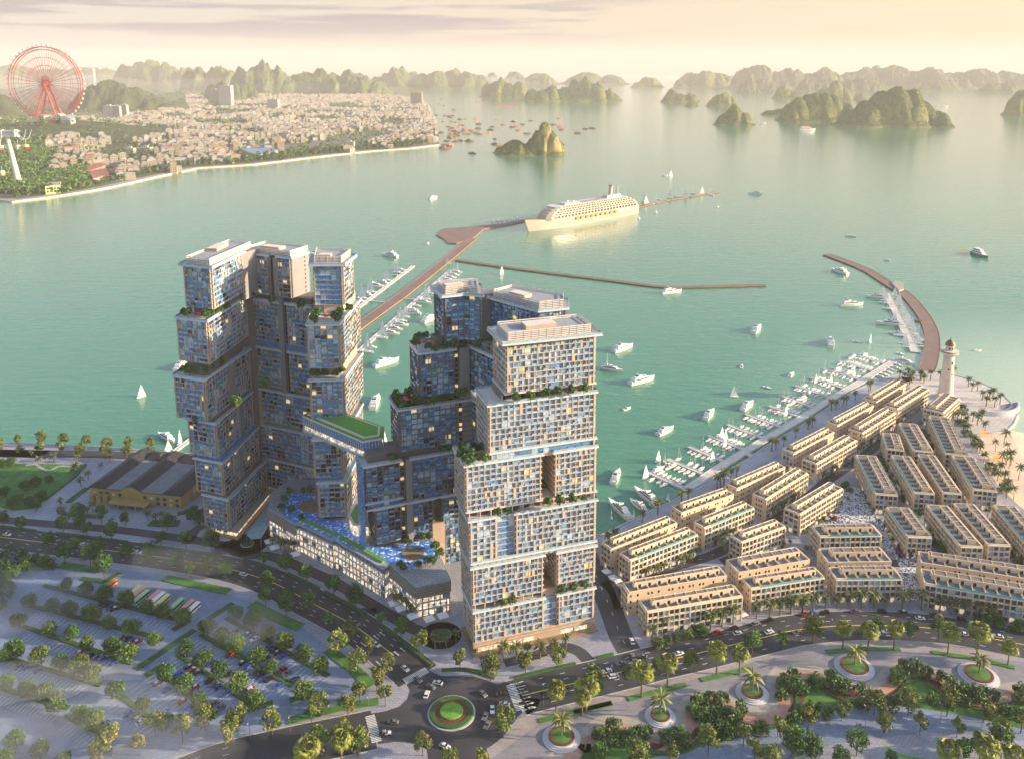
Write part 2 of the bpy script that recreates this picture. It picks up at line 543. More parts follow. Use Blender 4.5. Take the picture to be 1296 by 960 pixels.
# ================================================================== water
def water_mat():
    m = bpy.data.materials.new("sea_water"); m.use_nodes = True
    N, L = m.node_tree.nodes, m.node_tree.links
    b = N['Principled BSDF']
    tc = N.new('ShaderNodeTexCoord')
    b.inputs['Roughness'].default_value = 0.07
    b.inputs['IOR'].default_value = 1.42
    b.inputs['Specular IOR Level'].default_value = 0.5
    # shallow sandy water near the beach, deeper green-teal elsewhere
    nz = N.new('ShaderNodeTexNoise'); nz.inputs['Scale'].default_value = 0.0016; nz.inputs['Detail'].default_value = 5
    L.new(tc.outputs['Object'], nz.inputs['Vector'])
    mx = N.new('ShaderNodeMixRGB')
    mx.inputs[1].default_value = (.048, .190, .108, 1); mx.inputs[2].default_value = (.078, .24, .138, 1)
    L.new(nz.outputs['Fac'], mx.inputs[0])
    vd = N.new('ShaderNodeVectorMath'); vd.operation = 'DISTANCE'
    vd.inputs[1].default_value = (600, 620, 0)
    L.new(tc.outputs['Object'], vd.inputs[0])
    mr = N.new('ShaderNodeMapRange')
    mr.inputs['From Min'].default_value = 90; mr.inputs['From Max'].default_value = 480
    mr.inputs['To Min'].default_value = 1; mr.inputs['To Max'].default_value = 0
    mr.interpolation_type = 'SMOOTHERSTEP'
    L.new(vd.outputs['Value'], mr.inputs[0])
    m2 = N.new('ShaderNodeMixRGB'); m2.inputs[2].default_value = (.42, .52, .36, 1)
    L.new(mr.outputs[0], m2.inputs[0]); L.new(mx.outputs[0], m2.inputs[1])
    L.new(m2.outputs[0], b.inputs['Base Color'])
    # ripples: long swell plus small chop
    mp = N.new('ShaderNodeMapping'); mp.inputs['Scale'].default_value = (.06, .16, .06); mp.inputs['Rotation'].default_value = (0, 0, radians(-14))
    L.new(tc.outputs['Object'], mp.inputs[0])
    n1 = N.new('ShaderNodeTexNoise'); n1.inputs['Scale'].default_value = 1; n1.inputs['Detail'].default_value = 3
    L.new(mp.outputs[0], n1.inputs['Vector'])
    n2 = N.new('ShaderNodeTexNoise'); n2.inputs['Scale'].default_value = 0.22; n2.inputs['Detail'].default_value = 4
    L.new(tc.outputs['Object'], n2.inputs['Vector'])
    n3 = N.new('ShaderNodeTexWave'); n3.inputs['Scale'].default_value = 0.012; n3.inputs['Distortion'].default_value = 9; n3.inputs['Detail'].default_value = 3
    n3.bands_direction = 'Y'
    L.new(tc.outputs['Object'], n3.inputs['Vector'])
    ad = N.new('ShaderNodeMath'); ad.operation = 'MULTIPLY_ADD'; ad.inputs[1].default_value = 0.35
    L.new(n2.outputs['Fac'], ad.inputs[0]); L.new(n1.outputs['Fac'], ad.inputs[2])
    ad2 = N.new('ShaderNodeMath'); ad2.operation = 'MULTIPLY_ADD'; ad2.inputs[1].default_value = 0.12
    L.new(n3.outputs['Fac'], ad2.inputs[0]); L.new(ad.outputs[0], ad2.inputs[2])
    bp = N.new('ShaderNodeBump'); bp.inputs['Strength'].default_value = 0.34; bp.inputs['Distance'].default_value = 1.6
    L.new(ad2.outputs[0], bp.inputs['Height'])
    L.new(bp.outputs[0], b.inputs['Normal'])
    MATS['sea_water'] = m
    return m
M['water'] = water_mat()
_w = MB(); _w.face([(-60000, -3000, 0), (60000, -3000, 0), (60000, 90000, 0), (-60000, 90000, 0)], 'water')
struct(_w.build('sea'))

# ================================================================== air
HAZE_D = 5.4e-5
def haze():
    m = bpy.data.materials.new("haze_air"); m.use_nodes = True
    N, L = m.node_tree.nodes, m.node_tree.links
    N.remove(N['Principled BSDF'])
    v = N.new('ShaderNodeVolumePrincipled')
    v.inputs['Color'].default_value = (1.0, .96, .90, 1)
    v.inputs['Density'].default_value = HAZE_D
    v.inputs['Anisotropy'].default_value = 0.0
    L.new(v.outputs[0], N['Material Output'].inputs['Volume'])
    M['haze'] = m
    b = MB(); b.box(-26000, 26000, -2500, 30000, -1, 640, 'haze')
    stuff(b.build('haze'))
haze()

# ================================================================== karst islands and hills
def rock_mat(name, f1, f2, rock, rocky=0.62):
    m = bpy.data.materials.new(name); m.use_nodes = True
    N, L = m.node_tree.nodes, m.node_tree.links
    b = N['Principled BSDF']; b.inputs['Roughness'].default_value = .9
    tc = N.new('ShaderNodeTexCoord')
    nz = N.new('ShaderNodeTexNoise'); nz.inputs['Scale'].default_value = .05; nz.inputs['Detail'].default_value = 9; nz.inputs['Roughness'].default_value = .7
    L.new(tc.outputs['Object'], nz.inputs['Vector'])
    rp = N.new('ShaderNodeMapRange'); rp.inputs['From Min'].default_value = .38; rp.inputs['From Max'].default_value = .62
    L.new(nz.outputs['Fac'], rp.inputs[0])
    mx = N.new('ShaderNodeMixRGB'); mx.inputs[1].default_value = (*f1, 1); mx.inputs[2].default_value = (*f2, 1)
    L.new(rp.outputs[0], mx.inputs[0])
    ge = N.new('ShaderNodeNewGeometry'); sp = N.new('ShaderNodeSeparateXYZ')
    L.new(ge.outputs['True Normal'], sp.inputs[0])
    n2 = N.new('ShaderNodeTexNoise'); n2.inputs['Scale'].default_value = .018; n2.inputs['Detail'].default_value = 8
    L.new(tc.outputs['Object'], n2.inputs['Vector'])
    ad = N.new('ShaderNodeMath'); ad.operation = 'MULTIPLY_ADD'; ad.inputs[1].default_value = 1.5; ad.inputs[2].default_value = -.75
    L.new(n2.outputs['Fac'], ad.inputs[0])
    a2 = N.new('ShaderNodeMath'); a2.operation = 'ADD'
    L.new(sp.outputs['Z'], a2.inputs[0]); L.new(ad.outputs[0], a2.inputs[1])
    r2 = N.new('ShaderNodeMapRange'); r2.inputs['From Min'].default_value = rocky - .16; r2.inputs['From Max'].default_value = rocky + .06
    r2.inputs['To Min'].default_value = 1; r2.inputs['To Max'].default_value = 0
    L.new(a2.outputs[0], r2.inputs[0])
    rk = N.new('ShaderNodeMixRGB'); rk.inputs[1].default_value = (*[q * .55 for q in rock], 1); rk.inputs[2].default_value = (*rock, 1)
    L.new(nz.outputs['Fac'], rk.inputs[0])
    m2 = N.new('ShaderNodeMixRGB'); L.new(r2.outputs[0], m2.inputs[0]); L.new(mx.outputs[0], m2.inputs[1]); L.new(rk.outputs[0], m2.inputs[2])
    L.new(m2.outputs[0], b.inputs['Base Color'])
    return m
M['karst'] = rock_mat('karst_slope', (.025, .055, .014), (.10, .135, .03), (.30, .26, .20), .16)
M['karstgold'] = rock_mat('karst_slope_sun_tinted', (.06, .09, .016), (.22, .21, .03), (.36, .27, .13), .10)  # karst slope again, with golden sunlight put into its colours
M['karstrock'] = rock_mat('karst_rocky', (.07, .085, .02), (.20, .18, .04), (.48, .35, .14), .36)  # rock colour carries the yellow that sunlight gives this islet
M['wood'] = rock_mat('wooded_slope', (.022, .042, .014), (.06, .08, .025), (.06, .07, .03), -1)

def karst(xl, xr, yb, peaks, k='karst', depth=.55, z0=-1.0, res=None, rough=1.0, seed=0):
    cx = (xl + xr) / 2
    near = U((cx, yb), 0)
    scale0 = proj((near.x, near.y, 0))[2] / F_PX
    D = min(1100, max(40, (xr - xl) * scale0 * depth))
    Yc = near.y + D / 2
    a, b = UD(xl, yb, Yc), UD(xr, yb, Yc)
    x0, x1 = a.x, b.x
    W = x1 - x0
    pk = []
    for i, (px, py, hw) in enumerate(peaks):
        t = UD(px, py, Yc); e = UD(px + hw, py, Yc)
        pk.append((t.x, Yc + (RND.random() - .5) * D * .25, max(4, t.z), (e.x - t.x) * 1.25, D * (.42 + .12 * RND.random())))
    nx = res or max(44, min(170, int((xr - xl) * 1.7)))
    ny = max(30, int(nx * .5))
    mb = MB(); i = mb.mi(k)
    m_ = .2
    sd = seed * 17.3 + xl * .37
    hmax = max(q[2] for q in pk)
    fine = W / nx
    for jy in range(ny + 1):
        for ix in range(nx + 1):
            x = x0 - W * m_ + W * (1 + 2 * m_) * ix / nx
            y = Yc - D * .85 + D * 1.7 * jy / ny
            wx = x + W * .035 * mnoise.noise(Vector((x / W * 7, y / D * 4, sd)))
            wy = y + D * .12 * mnoise.noise(Vector((x / W * 6, y / D * 4, sd + 9)))
            h = 0
            for (px, py, ph, rx, ry) in pk:
                r2 = ((wx - px) / rx) ** 2 + ((wy - py) / ry) ** 2
                if r2 < 1: h = max(h, ph * (1 - r2) ** .62)
                if r2 < 1.6: h = max(h, ph * .30 * max(0, 1 - r2 / 1.6) ** .8)
            if h > 0:
                v = Vector((x / 60, y / 60, sd))
                rg = mnoise.ridged_multi_fractal(Vector((x / (hmax * .55), y / (hmax * .55), sd)), .9, 2.2, 5, 1.0, 2.0) - 1.1
                nn = mnoise.fractal(v, 1, 2.1, 5)
                e = min(1, h / (hmax * .25))
                h = h * (1 + .25 * min(rg - .3, .3) * rough) + e * hmax * .08 * nn * rough + e * RND.uniform(-.5, .5) * min(fine, hmax * .06) * .9
            mb.v.append((x, y, max(z0, z0 + h * (1 if h > 0 else 0))))
    for jy in range(ny):
        for ix in range(nx):
            q = jy * (nx + 1) + ix
            zz = [mb.v[w][2] for w in (q, q + 1, q + nx + 2, q + nx + 1)]
            if max(zz) > z0 + .05:
                mb.f.append((q, q + 1, q + nx + 2, q + nx + 1)); mb.m.append(i)
    if yb > 122 and k != 'wood':
        r = random.Random(int(sd * 10)); nf = len(mb.f)
        cell = W * 1.4 / nx
        ks = ('leaf', 'leaf2', 'leafo', 'leafy') if k != 'karst' else ('leaf', 'leaf', 'leaf2', 'leafo')
        for fi in range(nf):
            a, b_, c, d = (Vector(mb.v[w]) for w in mb.f[fi])
            if min(a.z, c.z) < 3: continue
            nn = (b_ - a).cross(d - a).normalized()
            pv = mnoise.noise(a / (hmax * .16) + Vector((sd, 0, 0)))
            if nn.z < (.16 if k != 'karstrock' else .26) + .35 * pv: continue
            for _ in range(3):
                p = a + (b_ - a) * r.random() + (d - a) * r.random() + nn * cell * .12
                dd = (nn + Vector((r.gauss(0, .5), r.gauss(0, .5), r.gauss(0, .3)))).normalized()
                x = dd.orthogonal().normalized() * cell * r.uniform(.3, .75); y = dd.cross(x)
                kk = r.choice(ks)
                mb.face([p - x - y * .6, p + x * .3 - y, p + x + y * .3, p - x * .2 + y], kk)
    return mb

ISLES = [  # left x, right x, waterline y, peaks (x, top y, half width), surface
    (1060, 1300, 113, [(1075, 92, 18), (1104, 85, 24), (1130, 84, 22), (1152, 91, 18), (1172, 86, 22), (1200, 92, 20), (1235, 88, 26), (1272, 91, 24), (1296, 95, 20)], 'karst'),
    (936, 1062, 113, [(945, 86, 16), (962, 83, 20), (985, 90, 18), (1002, 88, 20), (1025, 93, 18), (1046, 86, 18)], 'karst'),
    (660, 800, 107, [(680, 93, 18), (742, 92, 20), (775, 95, 14)], 'karst'),
    (855, 945, 107.5, [(872, 92, 12), (905, 93, 20), (932, 95, 14)], 'karst'),
    (1061, 1116, 117.5, [(1075, 101, 14), (1093, 98, 16), (1106, 105, 10)], 'karst'),
    (1010, 1050, 116, [(1022, 100, 12), (1038, 103, 12)], 'karst'),
    (957, 986, 116, [(966, 98, 11), (977, 104, 8)], 'karst'),
    (938, 962, 117.5, [(948, 99, 11)], 'karst'),
    (1148, 1214, 115, [(1163, 104, 14), (1187, 101, 18), (1204, 107, 10)], 'karst'),
    (1243, 1306, 117.5, [(1258, 105, 14), (1280, 104, 16)], 'karst'),
    (637, 667, 107, [(651, 91.5, 13)], 'karst'), (667, 700, 108.5, [(676, 98, 9), (689, 94, 11)], 'karst'),
    (615, 632, 105, [(623, 91, 7)], 'karst'),
    (724, 752, 106, [(737, 93, 12)], 'karst'),
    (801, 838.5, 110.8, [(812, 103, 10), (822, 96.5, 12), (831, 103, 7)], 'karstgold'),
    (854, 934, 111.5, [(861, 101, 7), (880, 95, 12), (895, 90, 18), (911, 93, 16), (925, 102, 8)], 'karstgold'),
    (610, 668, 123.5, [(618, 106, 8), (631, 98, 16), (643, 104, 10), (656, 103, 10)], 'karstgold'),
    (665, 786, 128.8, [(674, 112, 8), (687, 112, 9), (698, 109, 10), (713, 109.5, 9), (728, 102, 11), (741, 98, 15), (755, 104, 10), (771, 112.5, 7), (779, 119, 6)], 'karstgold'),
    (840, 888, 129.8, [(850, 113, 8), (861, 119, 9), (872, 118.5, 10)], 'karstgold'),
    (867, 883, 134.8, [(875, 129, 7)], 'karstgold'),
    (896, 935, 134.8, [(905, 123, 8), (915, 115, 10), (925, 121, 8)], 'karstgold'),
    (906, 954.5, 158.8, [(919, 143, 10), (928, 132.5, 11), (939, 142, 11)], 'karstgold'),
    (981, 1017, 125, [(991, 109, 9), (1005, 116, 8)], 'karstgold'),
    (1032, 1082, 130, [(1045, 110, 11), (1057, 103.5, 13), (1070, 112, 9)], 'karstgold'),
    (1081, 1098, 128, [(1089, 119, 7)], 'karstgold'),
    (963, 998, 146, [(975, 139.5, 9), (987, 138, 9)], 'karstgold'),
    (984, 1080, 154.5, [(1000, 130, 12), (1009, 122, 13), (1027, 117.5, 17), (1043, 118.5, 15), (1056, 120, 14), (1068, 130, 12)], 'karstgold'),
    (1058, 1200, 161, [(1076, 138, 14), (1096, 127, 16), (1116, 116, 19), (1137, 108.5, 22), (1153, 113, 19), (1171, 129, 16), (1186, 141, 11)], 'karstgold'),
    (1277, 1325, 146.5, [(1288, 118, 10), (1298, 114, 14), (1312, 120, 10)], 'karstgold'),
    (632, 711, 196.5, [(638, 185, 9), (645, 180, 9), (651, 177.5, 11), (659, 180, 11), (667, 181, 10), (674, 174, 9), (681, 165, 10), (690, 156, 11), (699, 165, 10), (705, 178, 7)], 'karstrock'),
]
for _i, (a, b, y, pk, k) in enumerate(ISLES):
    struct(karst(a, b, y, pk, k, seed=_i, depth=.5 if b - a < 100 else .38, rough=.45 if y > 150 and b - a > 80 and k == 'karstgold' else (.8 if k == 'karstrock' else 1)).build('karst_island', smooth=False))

# mainland hills behind the town
HILLS = [
    (-60, 160, 106, [(-30, 81.5, 34), (20, 83.5, 34), (70, 87.5, 34), (110, 85.5, 26), (140, 88.5, 21)], 'karst'),
    (140, 256, 111, [(158, 81.5, 15), (172, 79.5, 15), (190, 76.5, 19), (214, 80.5, 15), (236, 85.5, 14)], 'karst'),
    (226, 304, 118, [(240, 89.5, 12), (252, 85.5, 12), (275, 81.5, 15), (290, 88.5, 10)], 'karst'),
    (292, 374, 121.5, [(305, 85.5, 12), (318, 80.5, 14), (335, 77.5, 15), (350, 85.5, 14), (363, 97.5, 8)], 'karst'),
    (360, 498, 121.5, [(372, 95.5, 11), (386, 90.5, 14), (403, 87.5, 15), (421, 91.5, 14), (438, 89.5, 14), (455, 93.5, 15), (474, 101.5, 13), (486, 108.5, 8)], 'karst'),
    (468, 624, 113, [(478, 97.5, 12), (492, 91.5, 12), (505, 84.5, 15), (520, 91.5, 13), (537, 93.5, 12), (556, 90.5, 14), (573, 87.5, 15), (590, 90.5, 13), (606, 94.5, 11), (616, 103.5, 7)], 'karst'),
    (258, 292, 127, [(268, 103.5, 8), (280, 97.5, 9), (287, 108.5, 6)], 'karst'),
    (290, 326, 128, [(298, 105.5, 8), (310, 102.5, 10), (319, 112.5, 7)], 'karst'),
]
for _i, (a, b, y, pk, k) in enumerate(HILLS):
    struct(karst(a, b, y, pk, k, seed=50 + _i, depth=.45).build('karst_hill'))
struct(karst(100, 236, 142, [(122, 108, 22), (140, 101, 26), (163, 110, 26), (188, 120, 24), (212, 128, 18)], 'wood', seed=80, rough=.6).build('wooded_hill'))
struct(karst(-60, 20, 150, [(-30, 112, 40), (2, 120, 22)], 'wood', seed=81, rough=.6).build('wooded_hill'))

# ================================================================== the town shore across the bay
TOWN_PX = [(-260, 262), (0, 253), (15, 255), (60, 249.5), (116, 241), (140, 236.5), (200, 223), (250, 212.5), (320, 208), (400, 198.5), (470, 191), (520, 187.5), (556, 183), (553, 165), (546, 145), (536, 129), (500, 123.5), (470, 121), (300, 122), (140, 113), (-400, 112)]
TOWN = [U(p, 3) for p in TOWN_PX]
WX, WY = -1835.0, 3420.0
def hill_z(x, y):
    return 3 + 72 * math.exp(-(((x - WX) / 520) ** 2 + ((y - WY) / 330) ** 2)) + 26 * math.exp(-(((x + 1500) / 300) ** 2 + ((y - 2600) / 300) ** 2))
M['townground'] = mat('town_ground', (.19, .16, .13), .9, .2, .01, col2=(.10, .11, .06))
sheet('town_land', TOWN, 3, 'townground', raw=True)
_t = MB()
for a, b in zip(TOWN[:16], TOWN[1:17]):
    _t.face([(b.x, b.y, -1), (a.x, a.y, -1), (a.x, a.y, 3), (b.x, b.y, 3)], 'concrete')
struct(_t.build('town_quay'))
_t = MB(); ribbon(_t, resample(TOWN[:13], 25), 26, 3.05, 'sandpave', off=14)
struct(_t.build('shore_path'))
# hill under the wheel
_h = MB(); _n = 46; _i = _h.mi('wood')
for j in range(_n + 1):
    for i in range(_n + 1):
        x = WX - 1300 + 2300 * i / _n; y = WY - 1250 + 2300 * j / _n
        z = hill_z(x, y) - 1.2
        if z > 6: z += 5 * mnoise.fractal(Vector((x / 90, y / 90, 3)), 1, 2, 4)
        _h.v.append((x, y, z))
for j in range(_n):
    for i in range(_n):
        q = j * (_n + 1) + i
        if max(_h.v[w][2] for w in (q, q + 1, q + _n + 2, q + _n + 1)) > 3.2:
            _h.f.append((q, q + 1, q + _n + 2, q + _n + 1)); _h.m.append(_i)
struct(_h.build('wheel_hill'))

# ================================================================== our land
LAND_PX = [(-500, 551), (0, 559), (70, 562), (140, 565.6), (250, 574), (330, 592), (400, 608), (460, 622), (553, 643), (640, 660), (740, 672), (758, 677), (797.5, 658), (832, 641), (852, 633), (868, 622), (942, 583), (967, 565), (1014, 538), (1079, 494.5), (1116, 479), (1133, 475), (1169, 469), (1195, 471), (1218, 477), (1240, 483), (1255, 490), (1272, 501), (1284, 513), (1289, 524), (1284, 536), (1276, 543)]
BEACH_PX = [(1276, 543), (1279, 549), (1286, 562), (1291, 574), (1300, 584), (1330, 604), (1400, 640), (1600, 680)]
LAND = [U(p) for p in LAND_PX + BEACH_PX] + [Vector((900, 420)), Vector((800, 120)), Vector((-700, 120)), Vector((-900, 480))]
sheet('ground', LAND, GZ, 'paving', raw=True)
_t = MB()
_P = [U(p) for p in LAND_PX]
for a, b in zip(_P, _P[1:]):
    _t.face([(b.x, b.y, -1), (a.x, a.y, -1), (a.x, a.y, GZ), (b.x, b.y, GZ)], 'concrete')
ribbon(_t, resample(_P[1:], 6), 1.0, GZ, 'kerb', h=.35, off=-.5)
struct(_t.build('quay_wall'))
# beach: slopes from the land into the water
_P = [U(p) for p in BEACH_PX]
_t = MB()
_W = offset_line(_P, 16)
_W2 = offset_line(_P, 40)
for i in range(len(_P) - 1):
    a, b, c, d = _P[i], _P[i + 1], _W[i + 1], _W[i]
    e, f = _W2[i + 1], _W2[i]
    _t.face([(a.x, a.y, GZ + .02), (b.x, b.y, GZ + .02), (c.x, c.y, .12), (d.x, d.y, .12)], 'sand')
    _t.face([(d.x, d.y, .12), (c.x, c.y, .12), (e.x, e.y, -1), (f.x, f.y, -1)], 'wetsand')
struct(_t.build('beach_slope'))
# ================================================================== roads
ZA, ZB, ZC, ZD = GZ + .03, GZ + .06, GZ + .09, GZ + .12
zA = ZM(280, 700, 3.693); zB = ZM(500, 780, 4.63); zC = ZM(740, 740, 4.364); zD = ZM(1010, 740, 4.364)
zL = ZM(0, 680, 3.427); zW = ZM(0, 530, 4.63); z5 = ZM(760, 580, 4.0); z6 = ZM(1020, 520, 3.4286); z4 = ZM(1000, 310, 3.84)

def road_line(px, n=10): return smooth_line([U(p) for p in px], n)

WEST = road_line([(-140, 663), (-60, 671), (0, 679), (138, 696), (220, 707), zA(50, 75), zA(250, 140), zA(430, 235), zA(640, 350), zA(860, 520), (529, 855)])
EAST = road_line([(652, 883), zB(725, 468), zB(875, 430), zB(1296, 330), zC(400, 428), zC(640, 372), zC(980, 290), (1010, 796.5), zD(310, 222), zD(740, 238), zD(1100, 300), (1330, 824), (1420, 856)])
SOUTHW = road_line([(473, 922), zA(110, 950), (240, 980), (100, 1035), (-100, 1110)])
SOUTH = road_line([(575, 935), (590, 1000), (610, 1080)])
_r = MB()
ribbon(_r, WEST, 23, ZA, 'asphalt'); struct(_r.build('road'))
_r = MB(); ribbon(_r, EAST, 24, ZA, 'asphalt'); struct(_r.build('road'))
_r = MB(); ribbon(_r, SOUTHW, 24, ZA, 'asphalt'); struct(_r.build('road'))
_r = MB(); ribbon(_r, SOUTH, 26, ZA - .01, 'asphalt'); struct(_r.build('road'))
JUNC = [(541, 846), (550, 851), zB(270, 345), zB(380, 346), zB(480, 352), zB(540, 372), zB(590, 393), (645, 865), (661, 901), zB(720, 585), zB(680, 640), zB(630, 705), zB(560, 758), zB(470, 805), (592, 962), (590, 975), (560, 975), (556, 951), zB(215, 795), zB(140, 750), zB(60, 735), (500, 938), (479, 941), (466, 903), zA(770, 735), zA(830, 715), zA(868, 680), zA(882, 640), zA(860, 600), (512, 862)]
sheet('roundabout_road', JUNC, ZA + .012, 'asphalt')
# side roads
def lane(px, w, z=ZA + .006, n=8):
    r = MB(); P = road_line(px, n); ribbon(r, P, w, z, 'asphalt'); struct(r.build('side_road')); return P
L1 = lane([(-60, 647), (0, 657), (138, 669), (210, 678), (280, 689), zA(100, 5), (345, 704), zA(500, 120), zA(640, 200), zA(760, 272), zA(830, 312), zA(900, 352), (545, 803)], 8)
lane([zA(690, 255), zA(670, 330)], 9)
lane([(272, 706), (285, 690), (300, 690)], 10)
lane([(236, 688), (246, 672), (257, 664)], 7)
lane([(318, 690), (335, 677), (352, 648)], 9)
L2 = lane([zB(930, 190), zB(1010, 180), zB(1080, 205), zB(1130, 255), zB(1170, 300)], 7)
lane([zB(940, 178), zB(800, 232), zB(640, 272)], 6)
L3 = lane([(742, 700), (752, 722), zC(100, 30), zC(150, 150), zC(195, 270), zC(235, 345), zC(270, 400)], 13)
lane([zC(200, 130), zC(170, 40), zC(110, -20)], 8)
L4 = lane([z5(110, 690), z5(250, 600), z5(380, 545), z5(500, 510), z5(600, 472), z5(760, 380), z5(900, 300), z5(1010, 225), z6(110, 290), z6(250, 195), z6(330, 130), z6(400, 85), z6(470, 50)], 8)
lane([z5(620, 500), (940, 718), (1037, 711), z6(230, 655), z6(420, 660), z6(500, 668)], 8)
lane([(58, 574), (0, 573), (-100, 571)], 13)
lane([(-100, 571), (0, 573), (121, 574.5), (216, 579), (252, 583)], 12)
# small turning circles
def disc(name, c, r, z, k, h=0, n=40, kind=struct):
    b = MB(); b.lathe([(r, 0), (r, h)] if h else [(0.001, 0), (r, 0)], k, n, c.x, c.y, z)
    if not h: b.f = [tuple(reversed(f)) for f in b.f]
    return kind(b.build(name)) if kind else b
def turning(c, r, ri):
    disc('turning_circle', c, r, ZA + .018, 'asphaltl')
    b = MB(); b.lathe([(ri, 0), (ri, .25), (ri - .5, .3)], 'kerb', 28, c.x, c.y, ZA)
    b.lathe([(ri - .5, .29), (ri - .6, .7), (0.01, .8)], 'hedge', 28, c.x, c.y, ZA)
    return b.build('planted_island')
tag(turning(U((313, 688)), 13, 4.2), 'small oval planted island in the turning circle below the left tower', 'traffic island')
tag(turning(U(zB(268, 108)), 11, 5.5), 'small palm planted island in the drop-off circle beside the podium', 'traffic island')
# kerbs, dashes and centre lines
def kerbs(P, w, skip=0):
    b = MB()
    for s in (1, -1): ribbon(b, resample(P, 6), .5, ZA, 'kerb', h=.13, off=s * (w / 2 + .25))
    struct(b.build('kerb'))
kerbs(WEST, 23); kerbs(EAST, 24); kerbs(SOUTHW[:60], 24)
def dashes(P, offs, start=0, gap=12, ln=2.6, w=.26):
    b = MB()
    for o in offs:
        Q = resample(offset_line(P, o), 1.3, start)
        i = 0
        while i + 2 < len(Q):
            ribbon(b, Q[i:i + 3], w, ZC, 'white'); i += int(gap / 1.3)
    struct(b.build('lane_marking'))
dashes(WEST[:-12], (-7.6, -4, 4, 7.6)); dashes(EAST[12:], (-8.2, -4.2, 4.2, 8.2)); dashes(SOUTHW[12:], (-8, -4, 4, 8))
dashes(L3, (0,)); dashes(L4, (0,), gap=11, w=.25)
for P in (WEST[:-12], EAST[12:], SOUTHW[12:]):
    b = MB(); ribbon(b, resample(P, 5), .55, ZC, 'yellow'); struct(b.build('centre_line'))
def crossing(a, b_, n):
    a, b_ = U(a), U(b_)
    u = (b_ - a).normalized(); t = Vector((-u.y, u.x)); Ln = (b_ - a).length
    m = MB()
    for i in range(n):
        o = a + u * (Ln * (i + .1) / n)
        m.face([(*(o - t * 2.2), ZD), (*(o + u * Ln / n * .52 - t * 2.2), ZD), (*(o + u * Ln / n * .52 + t * 2.2), ZD), (*(o + t * 2.2), ZD)], 'white')
    struct(m.build('crosswalk'))
crossing((512, 862), (541, 847), 17); crossing((646, 866), (659, 899), 17); crossing((468, 905), (477, 939), 17)
def arrows(P, idx, offs, s):
    m = MB()
    for o in offs:
        Q = offset_line(P, o)
        for i in idx:
            p = Q[i]; a = heading(P, i) + (pi if s * o > 0 else 0)
            u = Vector((cos(a), sin(a))); t = Vector((-u.y, u.x))
            m.face([(*(p - u * 2.4 - t * .2), ZC), (*(p + u - t * .2), ZC), (*(p + u + t * .2), ZC), (*(p - u * 2.4 + t * .2), ZC)], 'white')
            m.face([(*(p + u - t * .7), ZC), (*(p + u * 2.4), ZC), (*(p + u + t * .7), ZC)], 'white')
    struct(m.build('lane_arrow'))
arrows(WEST, (len(WEST) - 14, len(WEST) - 18), (-9, -6, -2, 2, 6, 9), 1)
arrows(EAST, (11, 14), (-9, -6, -2, 2, 6, 9), 1)

# ================================================================== paved areas and lawns
sheet('car_park', [(-420, 780), (-60, 692), (0, 700), zL(110, 95), zL(230, 112), zL(700, 155), zL(990, 245), zL(1131, 292), zA(390, 350), zA(500, 437), zA(600, 520), zA(690, 600), zA(690, 680), zA(500, 740), zA(310, 785), zA(130, 860), (250, 948), (110, 990), (-150, 1080), (-420, 1080)], ZA - .015, 'lot')
sheet('pavement', [zA(690, 690), zA(690, 748), (380, 926), (280, 948), (110, 1004), (100, 992), (250, 948), zA(130, 860), zA(310, 800), zA(500, 745)], ZA - .008, 'walk')
EPX = [(i, None) for i in ()]
# promenade south of the eastern road: pale pavement, slate band, then the winding red border and garden
sheet('pavement', [(662, 902), zB(790, 552), zB(1010, 470), zB(1296, 400), zC(110, 560), zC(420, 475), zC(700, 405), zC(1000, 345), (1010, 812), zD(400, 282), zD(800, 302), zD(1248, 380), (1400, 860), (1420, 890), zD(1248, 420), zD(800, 372), zD(400, 352), zD(100, 372), zC(1000, 405), zC(640, 505), zC(300, 610), zC(0, 690), zB(850, 620), (640, 945), (600, 975), (594, 960), zB(560, 762), zB(640, 700), zB(690, 640), zB(730, 575)], ZA - .012, 'walk')
sheet('slate_promenade', [zB(850, 622), zC(0, 692), zC(300, 612), zC(640, 507), zC(1000, 407), zD(100, 374), zD(400, 354), zD(800, 374), zD(1248, 422), (1420, 892), (1420, 960), zD(1248, 640), zD(700, 600), zD(0, 560), zC(600, 740), zC(0, 960), (620, 1020), (600, 976), (640, 946)], ZA - .005, 'slate')
WIND = [(560, 1010), zC(-190, 950), zC(-110, 840), zC(0, 800), zC(60, 750), zC(150, 732), zC(250, 745), zC(330, 790), zC(400, 818), zC(470, 815), zC(515, 780), zC(520, 700), zC(560, 630), zC(640, 595), zC(740, 592), zC(820, 630), zC(880, 672), zC(960, 685), zC(1020, 660), zC(1035, 600), zC(1020, 530), zC(1050, 470), zC(1130, 445), zD(40, 445), zD(110, 458), zD(180, 500), zD(250, 540), zD(330, 555), zD(400, 545), zD(450, 510), zD(490, 465), zD(560, 435), zD(640, 430), zD(720, 445), zD(790, 485), zD(850, 540), zD(920, 580), zD(1000, 590), zD(1080, 580), zD(1150, 555), zD(1230, 545), (1330, 866), (1420, 880)]
WIND_W = smooth_line([U(p) for p in WIND], 6)
_far = [U(p) for p in ((1420, 960), (1296, 928), (1200, 908), (1130, 900), (1060, 914), (1010, 930), (930, 950), (850, 972), (700, 1010))]
sheet('garden_lawn', WIND_W + _far, ZA + .01, 'lawn', raw=True)
_b = MB(); ribbon(_b, WIND_W, 5, ZB, 'sandpave', off=-1.0); struct(_b.build('winding_path_border'))
_b = MB(); ribbon(_b, WIND_W, 6.5, ZB + .02, 'terracotta', off=-6.6); struct(_b.build('winding_path'))
_b = MB(); ribbon(_b, WIND_W, 2.2, ZB, 'hedge', h=.6, off=-11.6)
